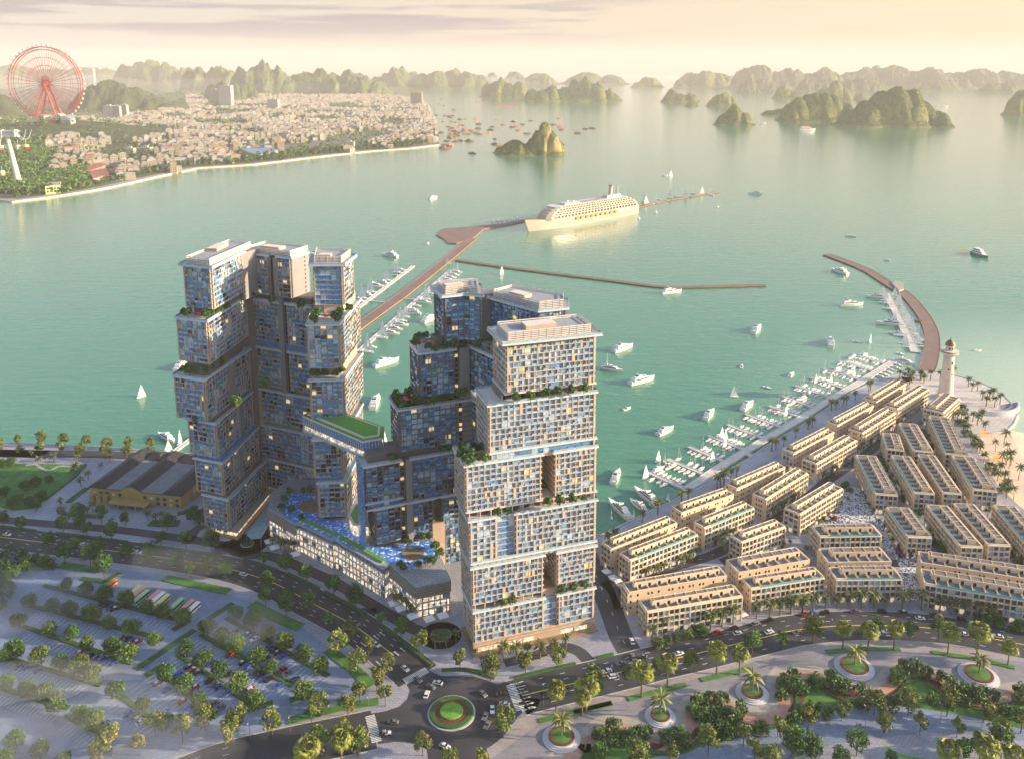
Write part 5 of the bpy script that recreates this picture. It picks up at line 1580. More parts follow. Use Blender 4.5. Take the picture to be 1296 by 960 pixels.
# --- car park rows (crown centres read from the photo)
zM = ZM(60, 720, 6.821); zN = ZM(180, 770, 6.4); zO = ZM(270, 760, 6.857); zQ = ZM(0, 830, 6.48)
ROWS = [
    ('in the first car park strip', [zM(150, 120), zM(325, 165), zM(485, 210), zM(660, 265), zM(855, 310), zM(1005, 355), zM(1165, 400)], (3, 1)),
    ('in the second car park strip', [zL(125, 265), zM(40, 300), zM(190, 330), zM(380, 390), zM(530, 445), zM(730, 490), zM(915, 575)], (0, 1)),
    ('in the third car park strip', [zL(80, 355), zL(215, 390), zM(200, 540), zM(355, 615), zM(565, 660), zM(690, 735)], (0, 1)),
    ('in the fourth car park strip', [zL(60, 490), zL(20, 505), zL(175, 515), zL(260, 540), zM(275, 845), zM(410, 910)], (2, 1)),
    ('in the fifth car park strip', [zL(30, 620), zL(120, 650), zL(205, 675), zL(250, 710), zL(335, 755), zL(405, 790), zL(465, 850)], (2, 1)),
    ('in the sixth car park strip', [zL(500, 655), zL(620, 720), zL(715, 790)], (2, 1)),
    ('in the seventh car park strip', [zN(190, 510), zN(330, 610), zN(460, 720)], (2, 1)),
    ('in the eighth car park strip', [zN(345, 315), zN(490, 395), zN(625, 485), zN(765, 590), zN(910, 735)], (2, 1)),
    ('in the ninth car park strip', [zN(525, 140), zN(640, 205), zN(755, 280), zO(370, 475), zO(510, 560), zO(770, 765)], (2, 1)),
    ('in the tenth car park strip', [zO(190, 85), zO(340, 165), zO(465, 260), zO(605, 345), zO(775, 455), zO(915, 560)], (2, 1)),
    ('in the last car park strip', [zO(355, 850)], (2, 1)),
]
for wh, pts, kk in ROWS:
    for i, p in enumerate(pts):
        put(ROUND[:2] if i < kk[0] else (ROUND if kk[0] == 0 else ROUND[2:] if VR.random() < .6 else ROUND), p, 'round tree %s from the top, %s from its left end' % (wh, nth(i)), 'round trees in the car park', zc=5.4)
# hedge strips under them
def strip(a, b_, lab, w=2.6):
    hedge([a, b_], w, .45, lab, 'planted strips in the car park', name='planted_strip')
for i, (a, b_) in enumerate([(zL(190, 208), zL(800, 365)), (zL(130, 295), zL(705, 440)), (zL(100, 385), zL(575, 545)), (zL(20, 520), zL(440, 640)), (zL(-10, 650), zL(300, 740)), (zL(290, 770), zL(490, 880)), (zL(500, 668), zL(700, 815)), (zL(690, 575), zL(945, 780)), (zL(770, 505), zL(1110, 735)), (zL(870, 420), zO(690, 740)), (zO(110, 150), zO(1000, 650))]):
    strip(a, b_, 'narrow clipped green strip under car park trees, %s counted from the far left' % nth(i))
for a, b_, lab in [(zL(592, 572), zL(843, 400), 'free standing diagonal lawn bar crossing the car park aisle'), (zL(632, 602), zL(705, 555), 'short lawn bar at the head of the tree strip near red cars'), (zL(748, 402), zL(820, 360), 'short lawn bar at the end of the bus row'), (zL(900, 355), zL(1012, 285), 'diagonal lawn bar joining the eastern strips'), (zL(352, 178), zL(455, 192), 'lawn bar behind the orange bus'), (zL(455, 195), zL(520, 152), 'slanting lawn bar beside the single tree near the buses'), (zO(665, 865), zO(905, 800), 'lawn bar closing the eastern strip by the south road'), (zO(280, 945), zO(515, 885), 'lawn bar closing the long strip by the south road')]:
    hedge([a, b_], 3.4, .4, lab, k='hedge', name='lawn_bar')
for a, m_, b_, w, lab in [(zL(262, 118), zL(340, 130), zL(430, 142), 6, 'wide lawn strip at the top edge of the car park'), (zL(712, 175), zL(850, 205), zL(990, 235), 6, 'wide lawn strip between car park and boulevard, misty'), (zO(330, 30), zO(560, 150), zO(760, 230), 7, 'wide lawn strip between car park and boulevard with white kerb'), (zA(500, 450), zA(600, 525), zA(705, 620), 6, 'lawn strip under golden trees at the car park corner'), (zA(310, 785), zA(540, 725), zA(735, 690), 4.5, 'lawn strip along the pavement of the south road')]:
    hedge([a, m_, b_], w, .4, lab, k='lawn', name='lawn_strip')
for a, b_, n, s in [(zL(235, 225), zL(790, 372), 30, -1), (zL(180, 315), zL(640, 430), 26, -1), (zL(150, 405), zL(520, 530), 20, -1), (zL(110, 550), zL(400, 640), 18, -1), (zL(30, 670), zL(280, 745), 16, -1), (zL(320, 790), zL(470, 875), 10, -1), (zL(520, 690), zL(680, 815), 10, -1), (zL(530, 670), zL(700, 800), 10, 1), (zL(690, 585), zL(930, 785), 18, -1), (zL(720, 565), zL(950, 760), 18, 1), (zL(770, 515), zL(1100, 735), 22, -1), (zL(800, 500), zL(1120, 715), 22, 1), (zL(880, 430), zO(680, 745), 24, -1), (zL(900, 420), zO(700, 730), 24, 1), (zO(130, 165), zO(1000, 660), 30, -1)]:
    bays(a, b_, n, s)

# --- street trees along the boulevard
rowput(TALL, [zW(15, 575), zW(120, 590), zW(365, 605), zW(505, 625), zW(650, 645), zW(940, 680), zW(1085, 690), zW(1235, 715)], 'green street tree', 'between the service road and the boulevard', 'street trees along the boulevard', zc=8)
rowput(TALL, [zW(280, 710), zW(375, 775), zW(435, 725), zW(525, 800), zW(580, 750), zW(735, 775), zW(880, 790), zW(1030, 815), (262, 712), (240, 716), (285, 716), zW(605, 860)], 'green street tree', 'on the boulevard car park side', 'street trees along the boulevard', zc=8)
rowput(TALL, [zA(195, 5), zA(300, 35), zA(395, 75), zA(525, 140), zA(625, 195), zA(748, 285), zA(840, 345)], 'green street tree', 'on the verge facing the podium', 'street trees along the boulevard', zc=8)
rowput(TALL, [zA(210, 130), zA(205, 185), zA(310, 190), zA(300, 240), zA(403, 225), zA(500, 290)], 'green street tree', 'between podium boulevard and car park', 'street trees along the boulevard', zc=8)
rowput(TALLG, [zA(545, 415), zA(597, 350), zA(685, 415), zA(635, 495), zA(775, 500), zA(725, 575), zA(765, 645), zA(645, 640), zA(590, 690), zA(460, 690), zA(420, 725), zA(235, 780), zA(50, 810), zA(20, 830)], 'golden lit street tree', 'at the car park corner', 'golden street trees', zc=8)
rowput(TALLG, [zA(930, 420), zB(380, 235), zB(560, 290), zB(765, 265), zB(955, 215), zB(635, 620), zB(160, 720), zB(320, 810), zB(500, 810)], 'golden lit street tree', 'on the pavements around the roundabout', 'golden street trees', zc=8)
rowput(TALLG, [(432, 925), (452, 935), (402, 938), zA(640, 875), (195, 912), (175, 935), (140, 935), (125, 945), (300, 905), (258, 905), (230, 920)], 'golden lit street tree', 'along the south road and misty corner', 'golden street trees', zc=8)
rowput(TALLG + TALL, [zB(1170, 385), zC(50, 520), zC(240, 480), zC(400, 425), zC(590, 395), zC(930, 295), zC(1090, 280), zD(85, 240), zD(440, 210), zD(625, 225), zD(780, 240), zD(985, 270)], 'thin trunked street tree', 'south of the eastern boulevard', 'street trees along the eastern boulevard', zc=8)
rowput(FANP, [zB(945, 425), zB(1100, 430), zC(10, 560), zC(318, 480), zC(462, 420), zC(735, 355), zC(862, 360), zD(255, 225), zD(395, 245), zD(540, 230), zD(840, 255), zD(1000, 275), zD(1175, 310)], 'tall round headed fan palm', 'in the promenade verge', 'fan palms on the promenade', sc=1.2, zc=11.4)
for i, (a, b_) in enumerate([(zB(845, 612), zB(1270, 508)), (zC(-60, 702), zC(150, 652)), (zC(240, 630), zC(560, 550)), (zC(645, 525), zC(915, 462)), (zD(155, 370), zD(360, 352)), (zD(360, 352), zD(565, 356)), (zD(742, 372), zD(970, 405)), (zD(970, 405), zD(1195, 456))]):
    hedge([a, b_], 2.8, .4, 'long grass verge with pale kerb under fan palms, %s from the left' % nth(i), 'grass verges on the promenade', k='lawn', name='grass_verge')
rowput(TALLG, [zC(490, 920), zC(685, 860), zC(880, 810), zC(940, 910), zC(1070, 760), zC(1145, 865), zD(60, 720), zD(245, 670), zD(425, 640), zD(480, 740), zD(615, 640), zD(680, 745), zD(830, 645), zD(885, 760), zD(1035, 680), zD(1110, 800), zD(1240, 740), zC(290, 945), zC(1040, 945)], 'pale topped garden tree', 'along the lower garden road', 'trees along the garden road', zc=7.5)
rowput(TALL, [zD(330, 860), zD(240, 935), zD(80, 890), zD(-20, 880), zD(920, 890), zD(1010, 890), zD(1130, 880), zD(520, 955)], 'dark leafy tree', 'below the garden road', 'trees along the garden road', zc=7.5)
rowput(FANP, [zA(560, 875), zA(400, 925), zD(830, 920), zD(1040, 935), zD(1200, 950)], 'wide headed fan palm', 'at the lower photo edge', 'fan palms at the lower edge', sc=1.2, zc=10)
# --- garden shrubs
SH = [zC(85, 815), zC(160, 780), zC(210, 830), zC(270, 815), zC(345, 805), zC(90, 910), zC(150, 850), zC(465, 845), zC(525, 820), zC(540, 860), zC(610, 690), zC(640, 640), zC(700, 615), zC(760, 635), zC(660, 710), zC(720, 690), zC(780, 700), zC(690, 760), zC(750, 770), zC(820, 730), zC(870, 670), zC(730, 810), zC(660, 800), zC(800, 800), zC(1140, 500), zC(1120, 545), zC(1175, 560), zC(1090, 605), zC(1160, 735), zC(960, 780), zC(1210, 700),
      zD(110, 520), zD(190, 500), zD(210, 545), zD(265, 555), zD(350, 575), zD(10, 560), zD(140, 690), zD(350, 650), zD(560, 480), zD(590, 455), zD(655, 460), zD(710, 475), zD(555, 510), zD(790, 500), zD(855, 540), zD(920, 565), zD(950, 605), zD(1000, 580), zD(1075, 600), zD(1010, 625), zD(740, 620), zD(565, 620), zD(1230, 570), zD(1240, 620), zD(1170, 690), zD(1130, 700), zD(930, 640), zD(500, 650)]
for i, p in enumerate(SH):
    put(SHRUB, p, 'dark rounded garden shrub beside the winding path, %s counted from the left' % nth(i) if i < 59 else 'shrub', 'dark shrubs in the garden', sc=1.25, zc=2.3)
rowput(SHRUB, [zC(405, 310), zC(460, 295), zC(515, 280), zC(570, 270), zC(632, 250), zC(650, 245)], 'bright green bush', 'before the first boulevard block', 'bushes before the front blocks', sc=1.15, zc=2.3)
rowput(SHRUB, [zD(1000, 180), zD(1055, 185), zD(1110, 195), zD(1190, 215), zD(1235, 225), zD(1270, 232)], 'bright green bush', 'before the longest boulevard block', 'bushes before the front blocks', sc=1.15, zc=2.3)
rowput(SHRUB, [zL(30, 65), zL(95, 70), zL(145, 85), zL(190, 100), zL(215, 110), zL(120, 110), zL(30, 110), zL(10, 170), zL(45, 150), zL(20, 230), zL(0, 280)], 'dark bush', 'in the misty car park corner', 'bushes at the car park corner', sc=1.5, zc=2.3)
rowput(ROUND[:2], [zL(60, 870), zL(170, 910), zL(20, 930), zL(265, 950)], 'big misty tree', 'in the lower left corner', 'trees in the lower left corner', zc=5.5)
# --- palms before the boulevard blocks
zP = ZM(980, 690, 6.48); zR = ZM(1140, 700, 6.857); z5p = z5
rowput(DATE, [zC(372, 305), zC(440, 262), zC(510, 230), zC(575, 225), zC(632, 220), zC(695, 245), zC(758, 228), zC(818, 215), zC(948, 185), zC(1022, 175), zC(1080, 165), zC(1140, 155), zC(1205, 150), zP(45, 570), zP(135, 560), zP(228, 545), zP(318, 530), zP(418, 512), zP(515, 512), zP(615, 513), zP(712, 513), zP(812, 514), zP(910, 515), zP(1048, 515), zP(1110, 470), zP(1205, 528), zR(335, 515), zR(440, 530), zR(553, 545), zR(680, 560), zR(790, 575), zR(895, 575), zR(1005, 580)], 'date palm', 'on the pavement before the boulevard blocks', 'date palms before the boulevard blocks')
# --- waterfront palms
zS = ZM(900, 480, 8.73); zT = ZM(1010, 420, 8.1); zY = ZM(770, 530, 7.387)
rowput(DATE, [(770, 690), (778.5, 684), zY(318, 955), zY(462, 890), zY(683, 795), zY(745, 765), zY(1015, 645), zY(1045, 630), (925, 606), zY(1080, 610), (1064 - 132, 604), zS(670, 790), zS(715, 770), zS(800, 735), zS(935, 640), zS(1070, 550), zS(1115, 530), zT(340, 800), zT(390, 790), zT(460, 760), zT(495, 745), zT(585, 700), zT(722, 610), zT(742, 600)], 'date palm', 'along the marina promenade', 'date palms on the marina promenade')
z4p = ZM(1160, 400, 4.363)
rowput(DATE, [zT(1040, 490), zT(1090, 500), zT(1145, 540), zT(1170, 500), zT(1260, 495), zT(1290, 520), z4(570, 650), z4(590, 665), z4(632, 655), z4(650, 670), z4(682, 655), z4(728, 655), z4(790, 640)], 'date palm', 'around the quay corner left of the lighthouse', 'date palms at the quay corner')
rowput(DATE, [z4p(285, 390), z4p(305, 415), z4p(335, 415), z4p(362, 465), z4p(385, 495), z4p(400, 460), z4p(430, 500), z4p(460, 485), z4p(420, 455), z4p(310, 580), z4p(335, 600), z4p(358, 575), z4p(275, 600)], 'date palm', 'on the pale lighthouse plaza', 'date palms on the lighthouse plaza')
zV = ZM(1180, 500, 6.853)
rowput(COCO, [zV(455, 330), zV(620, 425), zV(545, 485), zV(650, 500), zV(600, 625), zV(640, 600), zV(680, 610), zV(665, 635), zV(745, 735), zV(705, 905), zV(640, 870)], 'coconut palm', 'on the sand of the beach', 'coconut palms on the beach')
zg = [(200, 190), (230, 160), (265, 140), (215, 220), (250, 215), (285, 205), (240, 260), (270, 290), (300, 320), (265, 320), (305, 360), (330, 390), (360, 410), (385, 440), (350, 470), (390, 480), (410, 500), (445, 580), (510, 650), (590, 670), (565, 740), (625, 745), (640, 820), (600, 830), (640, 890), (480, 690)]
rowput(SMALLP + SHRUB[:1], [zV(*p) for p in zg], 'yellow green bushy palm', 'behind the beach', 'bushy palms behind the beach', sc=1.25)
# --- lane trees between the blocks
ln = [z5(235, 575), z5(285, 555), z5(325, 540), z5(410, 515), z5(448, 500), z5(495, 470), z5(590, 410), z5(620, 460), z5(625, 385), z5(670, 370), z5(740, 330), z5(885, 265), z5(905, 245), z5(935, 225), z5(975, 195), z5(1000, 180), z6(85, 275), z6(130, 250), z6(175, 215), z6(225, 165), z6(245, 150), z6(285, 130), z6(305, 105), z6(370, 70), z6(395, 50), z6(430, 25)]
rowput(SMALLP, ln, 'small green palm', 'behind the waterfront blocks', 'small palms on the inner lane', sc=1.15, zc=3.4)
ln2 = [z6(330, 190), z6(345, 220), z6(360, 250), z6(375, 285), z6(395, 320), z6(415, 350), z6(430, 375), z6(460, 410), z6(500, 440), z6(530, 520), z6(550, 560), z6(580, 580), z6(600, 600), z6(500, 60), z6(515, 85), z6(535, 115), z6(555, 150), z6(580, 180), z6(600, 215), z6(640, 260), z6(660, 300), z6(690, 340), z6(720, 380), z6(790, 440), z6(820, 480), z6(850, 520), z6(880, 560), z6(900, 610), z6(925, 640), z6(905, 570)]
rowput(SMALLP + SHRUB[:2], ln2, 'small leafy plant', 'in the lanes between the right hand blocks', 'plants between the right hand blocks', sc=1.15, zc=2.6)
zX = ZM(990, 600, 8)
rowput(SMALLP, [zX(75, 720), zX(240, 630), zX(310, 580), zX(370, 520), zX(420, 480), zX(475, 440), zX(530, 395), zX(585, 350), zX(665, 290), zX(805, 220), zX(840, 260), zX(880, 350), zX(325, 650), zX(240, 790), zX(390, 800), zX(1030, 570), zX(1080, 630), zX(1130, 700), zX(975, 510), zX(1180, 760), zX(5, 750)], 'small round topped palm', 'on the black and white mosaic plaza', 'small palms on the mosaic plaza', sc=.8)
rowput(ROUND[:1], [zX(650, 130), zX(690, 190), zX(620, 150)], 'dark tree', 'topping the mosaic plaza', 'dark trees on the mosaic plaza', sc=.55)
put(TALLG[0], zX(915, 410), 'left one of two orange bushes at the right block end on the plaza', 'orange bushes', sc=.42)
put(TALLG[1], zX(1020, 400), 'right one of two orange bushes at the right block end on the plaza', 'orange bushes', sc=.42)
BOUG = Kit('bougainvillea', 'flowering bush'); BOUG.part('foliage', crown_mesh(1.9, 1.5, 1.6, 420, 5, (('magenta', .85), ('leaf', .15)), 8, .42)); BOUG.part('stem', trunk_mesh(1.8, .1, 5, R=1.2))
for p, l in [(zP(1040, 95), 'left purple flowering bush by the mosaic passage'), (zP(1100, 100), 'middle purple flowering bush by the mosaic passage'), (zP(1180, 105), 'right purple flowering bush by the mosaic passage'), (zX(510, 475), 'purple flowering bush behind the short middle block'), (z5(730, 745), 'purple flowering bush between the first two boulevard blocks'), (zV(540, 690), 'pink flowering bush behind the beach side block'), (zX(1180, 800), 'purple flowering bush at the right plaza passage')]:
    put(BOUG, p, l, 'purple flowering bushes', sc=1.3)
# --- left park
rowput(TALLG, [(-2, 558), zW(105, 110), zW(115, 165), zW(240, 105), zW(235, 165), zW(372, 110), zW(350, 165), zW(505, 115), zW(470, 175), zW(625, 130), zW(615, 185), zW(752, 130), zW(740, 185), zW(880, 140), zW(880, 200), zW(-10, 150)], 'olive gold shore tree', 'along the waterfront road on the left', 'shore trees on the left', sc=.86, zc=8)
rowput(SMALLP, [zW(185, 225), zW(230, 275), zW(265, 250), zW(315, 250), zW(430, 330), zW(455, 255), zW(445, 310), zW(590, 300), zW(518, 355), zW(475, 395), zW(645, 250), zW(355, 510), zW(370, 560), zW(512, 555), zW(545, 540), zW(870, 595), zW(910, 600), zW(950, 590), zW(1020, 620), zW(935, 245), zW(1025, 250), zW(1070, 260), zW(1130, 260)], 'small palm', 'around the park and the mustard hall', 'small palms by the mustard hall', sc=1.1)
rowput(ROUND[:2], [zW(20, 260), zW(65, 250), zW(145, 390), zW(210, 365), zW(285, 350), zW(30, 420), zW(100, 470), zW(170, 480), zW(240, 450), zW(70, 490), zW(210, 500), zW(-40, 430)], 'dark park tree', 'on the park lawn at the left edge', 'dark trees in the park', sc=.85, zc=5)
rowput(TALL, [zW(450, 540), zW(590, 555), zW(730, 565), zW(975, 590), zW(1130, 555), zW(1190, 570), zW(465, 600)], 'dark green tree', 'on the forecourt of the mustard hall', 'trees before the mustard hall', sc=.9, zc=8)
rowput(SMALLP, [z7(290, 850) if False else (266, 672), (272, 674), (279, 676), (287, 678), (252, 668)], 'small palm', 'at the foot of the left complex', 'small palms at the left complex foot', sc=1.1)
zG = ZM(320, 590, 4.571)
rowput(DATE, [zG(115, 465), zG(160, 480), zG(185, 490), zG(215, 495), zG(235, 490)], 'date palm', 'on the cafe terrace at the left podium end', 'date palms before the podium', sc=.8)
rowput(DATE, [zG(830, 805), zG(860, 815), zG(890, 835), zG(915, 850), zG(940, 870), zG(880, 800)], 'date palm', 'on the cafe terrace at the right podium end', 'date palms before the podium', sc=.8)
rowput(DATE, [zB(165, 150), zB(235, 190), zB(300, 180), zB(358, 150)], 'date palm', 'on the drop-off circle by the front tower', 'date palms on the drop-off circle', sc=.8)
rowput(DATE, [zB(635, 265), zB(710, 245), zB(780, 230), zB(850, 245), zB(930, 230), zB(1000, 190)], 'date palm', 'along the drive before the cream tower', 'date palms before the cream tower', sc=.95)
# ================================================================== piers and breakwaters
def pier(pxs, w, label, z=1.6, name='pier', cat='pier', k='pier', side=None, piles=0, n=8, group=None, curve=True, h=None):
    side = side or ('dock' if k == 'dock' else 'pierside')
    P = [U(p, z) for p in pxs]
    if curve and len(P) > 2: P = smooth_line(P, n)
    T = thing(name, label, cat, group=group)
    b = MB(); ribbon(b, P, w - .6, z - .9, k, h=.9); b.build('deck', T)
    b = MB()
    for s in (1, -1): ribbon(b, P, .5, z - 1.1, side, h=1.35, off=s * w / 2)
    b.build('edge_beam', T)
    if piles:
        b = MB()
        for i, p in enumerate(resample(P, piles)):
            for s in (1, -1): b.tube((p.x, p.y + s * w * .3, -1.5), (p.x, p.y + s * w * .3, z - .8), .45, .45, 'greyw', 6)
        b.build('piles', T)
    return P
_ZW = ZM(420, 300, 4.8)
pier([(440, 424.5), (452, 414), _ZW(430, 350), _ZW(690, 145), (598, 302)], 15, 'wide brown cruise pier running out from behind the left complex', curve=False, piles=18)
T = thing('pier_platform', 'broad angular brown platform at the head of the cruise pier', 'pier')
_P = ccw([U(p, 1.7) for p in ((552, 296.5), (560, 289.5), (617, 285), (650, 281.5), (650, 283.5), (612, 290), (598, 302), (578, 308), (566, 307.5), (563, 303))])
b = MB(); b.prism(_P, .2, 1.75, 'pierside', 'pier'); b.build('deck', T)
pier([(640, 284), (668, 278.5), (740, 271), (800, 262.5), (816, 259.5)], 16, 'brown quay the white cruise ship is moored along')
pier([(814, 260), (836, 255), (860, 251), (885, 246.5), (910, 242.5)], 8, 'thin brown pier lined with small boats beyond the cruise ship')
pier([(577, 329), (640, 338), (705, 346.5), (770, 354.5), (835, 362.5), (870, 363), (969, 360.5)], 7, 'long thin brown breakwater lying across the middle of the bay', name='breakwater', cat='breakwater')
pier([z4(180, 45), z4(260, 75), z4(380, 125), z4(490, 195), z4(560, 238), z4(630, 315), z4(680, 400), z4(692, 480), z4(680, 560), z4(662, 612)], 15, 'curved brown breakwater sweeping out from the lighthouse plaza', name='breakwater', cat='breakwater')
T = thing('viewing_deck', 'pale fan shaped viewing deck on the curved breakwater', 'deck')
_P = ccw([U(p, 3) for p in (z4(495, 185), z4(510, 175), z4(555, 182), z4(552, 215), z4(530, 222))])
b = MB(); b.prism(_P, .5, 3.0, 'concrete', 'sandpave'); b.build('deck', T)
b = MB()
for p in _P: b.tube((p.x, p.y, 3), (p.x, p.y, 4.2), .1, .1, 'slabw')
b.build('railing_posts', T)
pier([z4(470, 235), z4(610, 520)], 9, 'straight pale pontoon full of sailing boats inside the curved breakwater', name='pontoon', cat='pontoon', k='dock', z=1.2)
pier([z4(592, 363), z4(642, 367)], 4, 'short brown link between pontoon and curved breakwater', name='walkway', cat='walkway')
DOCKL = pier([(447, 393.8), (523, 336.5)], 4.5, 'pale left pontoon with posts beyond the left complex', name='pontoon', cat='pontoon', k='dock', z=1.1, piles=14)
DOCKM = pier([(448, 448.5), (454.4, 443.8), (570, 341.7)], 4.5, 'pale middle pontoon lined with white motor yachts', name='pontoon', cat='pontoon', k='dock', z=1.1, piles=14, curve=False)
pier([(220.6, 570), (246, 551)], 3, 'short pontoon behind the mustard hall', name='pontoon', cat='pontoon', k='dock', z=1.1)
pier([_ZW(228, 388), _ZW(325, 394)], 3, 'short cross finger between left pontoon and cruise pier', name='pontoon', cat='pontoon', k='dock', z=1.0)
pier([_ZW(420, 372), _ZW(510, 378)], 3, 'short cross finger between cruise pier and middle pontoon', name='pontoon', cat='pontoon', k='dock', z=1.0)
MAIN = pier([zY(715, 665), (919, 585), (968, 555.5), (1014, 528.5), (1053, 503.5), (1091, 481.5), (1134.7, 454.6)], 6.5, 'long pale main pontoon parallel to the marina promenade', name='pontoon', cat='pontoon', k='dock', z=1.3, curve=False)
pier([(946, 573), (953, 578)], 4, 'short gangway from promenade to main pontoon', name='gangway', cat='gangway', k='dock')
FING = [((867.5, 618), (816.7, 595)), ((893.9, 600.4), (844.5, 580)), ((919, 584), (871.5, 564.5)), ((943.5, 568.8), (896.6, 550.3)), ((968.7, 554.5), (920.6, 536.7)), ((991.6, 540.7), (944, 523.5)), ((1014.5, 527.5), (973.3, 513)), ((1034, 517), (988, 499.5)), ((1053, 503.2), (1006.5, 487.4)), ((1074, 492.8), (1026, 477.4)), ((1091.5, 481), (1043.3, 466.3)), ((1107.5, 470), (1062.5, 456.4)), ((1123.6, 461), (1079, 447.8))]
FIN = []
for i, (a, b_) in enumerate(FING):
    FIN.append(pier([a, b_], 3.4, '%s finger pontoon of the marina, counted from the tall cream tower' % nth(i), name='finger_pontoon', cat='pontoon', k='dock', z=1.1, group='finger pontoons of the marina', curve=False))

# ================================================================== boats
def hull_mb(L, W, H, k='hull', deck='teak', flare=.75, sheer=.35):
    """pointed bow towards +x, transom at -x, origin at the middle of the waterline"""
    mb = MB(); n = 12
    st = []
    for i in range(n + 1):
        t = i / n; x = -L / 2 + L * t
        w = W / 2 * (1 if t < .45 else max(.02, 1 - ((t - .45) / .55) ** 2.1)) * (.9 + .1 * min(1, t * 4))
        z = H * (1 + sheer * max(0, t - .3) ** 2 * 2)
        st.append([(x, -w, z), (x - L * .03 * t, -w * flare, 0), (x - L * .03 * t, -w * flare * .6, -.5), (x - L * .03 * t, w * flare * .6, -.5), (x - L * .03 * t, w * flare, 0), (x, w, z)])
    for a, b in zip(st, st[1:]):
        for q in range(5):
            mb.face([a[q], a[q + 1], b[q + 1], b[q]], k)
        mb.face([a[0], b[0], b[5], a[5]], deck)
    mb.face(list(reversed(st[0])), k)
    return mb
def wedge(mb, x0, x1, w0, w1, z0, z1, k, rake0=.0, rake1=.0, ktop=None, tum=.85):
    """deckhouse block tapering towards the bow with raked ends"""
    B = [(x0, -w0 / 2, z0), (x1, -w1 / 2, z0), (x1, w1 / 2, z0), (x0, w0 / 2, z0)]
    T_ = [(x0 + rake0, -w0 / 2 * tum, z1), (x1 - rake1, -w1 / 2 * tum, z1), (x1 - rake1, w1 / 2 * tum, z1), (x0 + rake0, w0 / 2 * tum, z1)]
    for q in range(4):
        w = (q + 1) % 4
        mb.face([B[q], B[w], T_[w], T_[q]], k)
    mb.face(T_, ktop or k)
YACHT = Kit('motor_yacht', 'yacht')
YACHT.part('hull', hull_mb(24, 6.2, 2.3, deck='hull'))
m = MB(); wedge(m, -9, 6.5, 5.2, 3.6, 2.3, 4.3, 'hull', .2, 2.4); d_ = YACHT.part('deckhouse', m)
m = MB(); wedge(m, -7.6, 5.6, 5.28, 3.75, 2.9, 3.7, 'dark', .1, 1.2, tum=.97); YACHT.part('window_band', m, d_)
m = MB(); wedge(m, -8, 1.5, 4.4, 3.4, 4.3, 5.4, 'hull', .3, 1.6); d_ = YACHT.part('flybridge', m)
m = MB(); wedge(m, -2.2, 1.3, 3.9, 3.3, 4.55, 5.2, 'dark', .2, .8, tum=.95); YACHT.part('windscreen', m, d_)
m = MB(); m.box(-6.4, -2.8, -1.4, 1.4, 5.42, 5.5, 'dark'); m.box(-4.6, -4.2, -1.9, 1.9, 5.4, 6.8, 'hull'); m.tube((-4.4, 0, 6.7), (-4.6, 0, 8.4), .08, .05, 'hull', 5); YACHT.part('radar_arch', m)
m = MB(); m.box(-11.6, -9.3, -2.3, 2.3, 2.3, 2.36, 'dark'); m.box(-11.3, -9.6, -1.7, 1.7, 2.36, 2.7, 'hull'); YACHT.part('aft_deck', m)
SUPER = Kit('superyacht', 'yacht')
SUPER.part('hull', hull_mb(32, 6.8, 3.0, deck='hull'))
m = MB(); wedge(m, -13, 8, 5.8, 3.6, 3.0, 5.2, 'hull', .4, 3); d_ = SUPER.part('deckhouse', m)
m = MB(); wedge(m, -11, 7.2, 5.9, 3.8, 3.7, 4.6, 'dark', .2, 1.4, tum=.97); SUPER.part('window_band', m, d_)
m = MB(); wedge(m, -10, 3, 5, 3.6, 5.2, 7.1, 'hull', .8, 2.4); d_ = SUPER.part('upper_deck', m)
m = MB(); wedge(m, -8, 2.4, 5.1, 3.8, 5.7, 6.5, 'dark', .2, 1.2, tum=.96); SUPER.part('window_band', m, d_)
m = MB(); m.box(-6, -1, -1.7, 1.7, 7.12, 7.25, 'dark'); m.box(-3.6, -3, -2.1, 2.1, 7.2, 8.6, 'hull'); m.tube((-3.3, 0, 8.5), (-3.6, 0, 10.5), .1, .05, 'hull', 5); SUPER.part('radar_arch', m)
m = MB(); m.box(-15.4, -13.2, -2.5, 2.5, 3.0, 3.08, 'dark'); m.box(-15, -13.6, -1.8, 1.8, 3.08, 3.6, 'hull'); SUPER.part('aft_deck', m)
MOTOR = Kit('motor_boat', 'motor boat')
MOTOR.part('hull', hull_mb(11, 3.2, 1.1, deck='hull'))
m = MB(); wedge(m, -3.2, 2.4, 2.3, 1.6, 1.1, 2.0, 'hull', .1, 1.2); d_ = MOTOR.part('cabin', m)
m = MB(); wedge(m, -2.4, 2.0, 2.36, 1.7, 1.35, 1.75, 'dark', 0, .6, tum=.95); MOTOR.part('windscreen', m, d_)
m = MB(); m.box(-5, -3.5, -1.1, 1.1, 1.1, 1.14, 'teak'); MOTOR.part('cockpit', m)
SMALL = Kit('tender', 'small boat')
SMALL.part('hull', hull_mb(8, 2.4, .8, deck='hull'))
m = MB(); m.box(-2.6, .8, -.7, .7, .82, .86, 'dark'); m.box(-.6, .2, -.6, .6, .86, 1.4, 'hull'); SMALL.part('console', m)
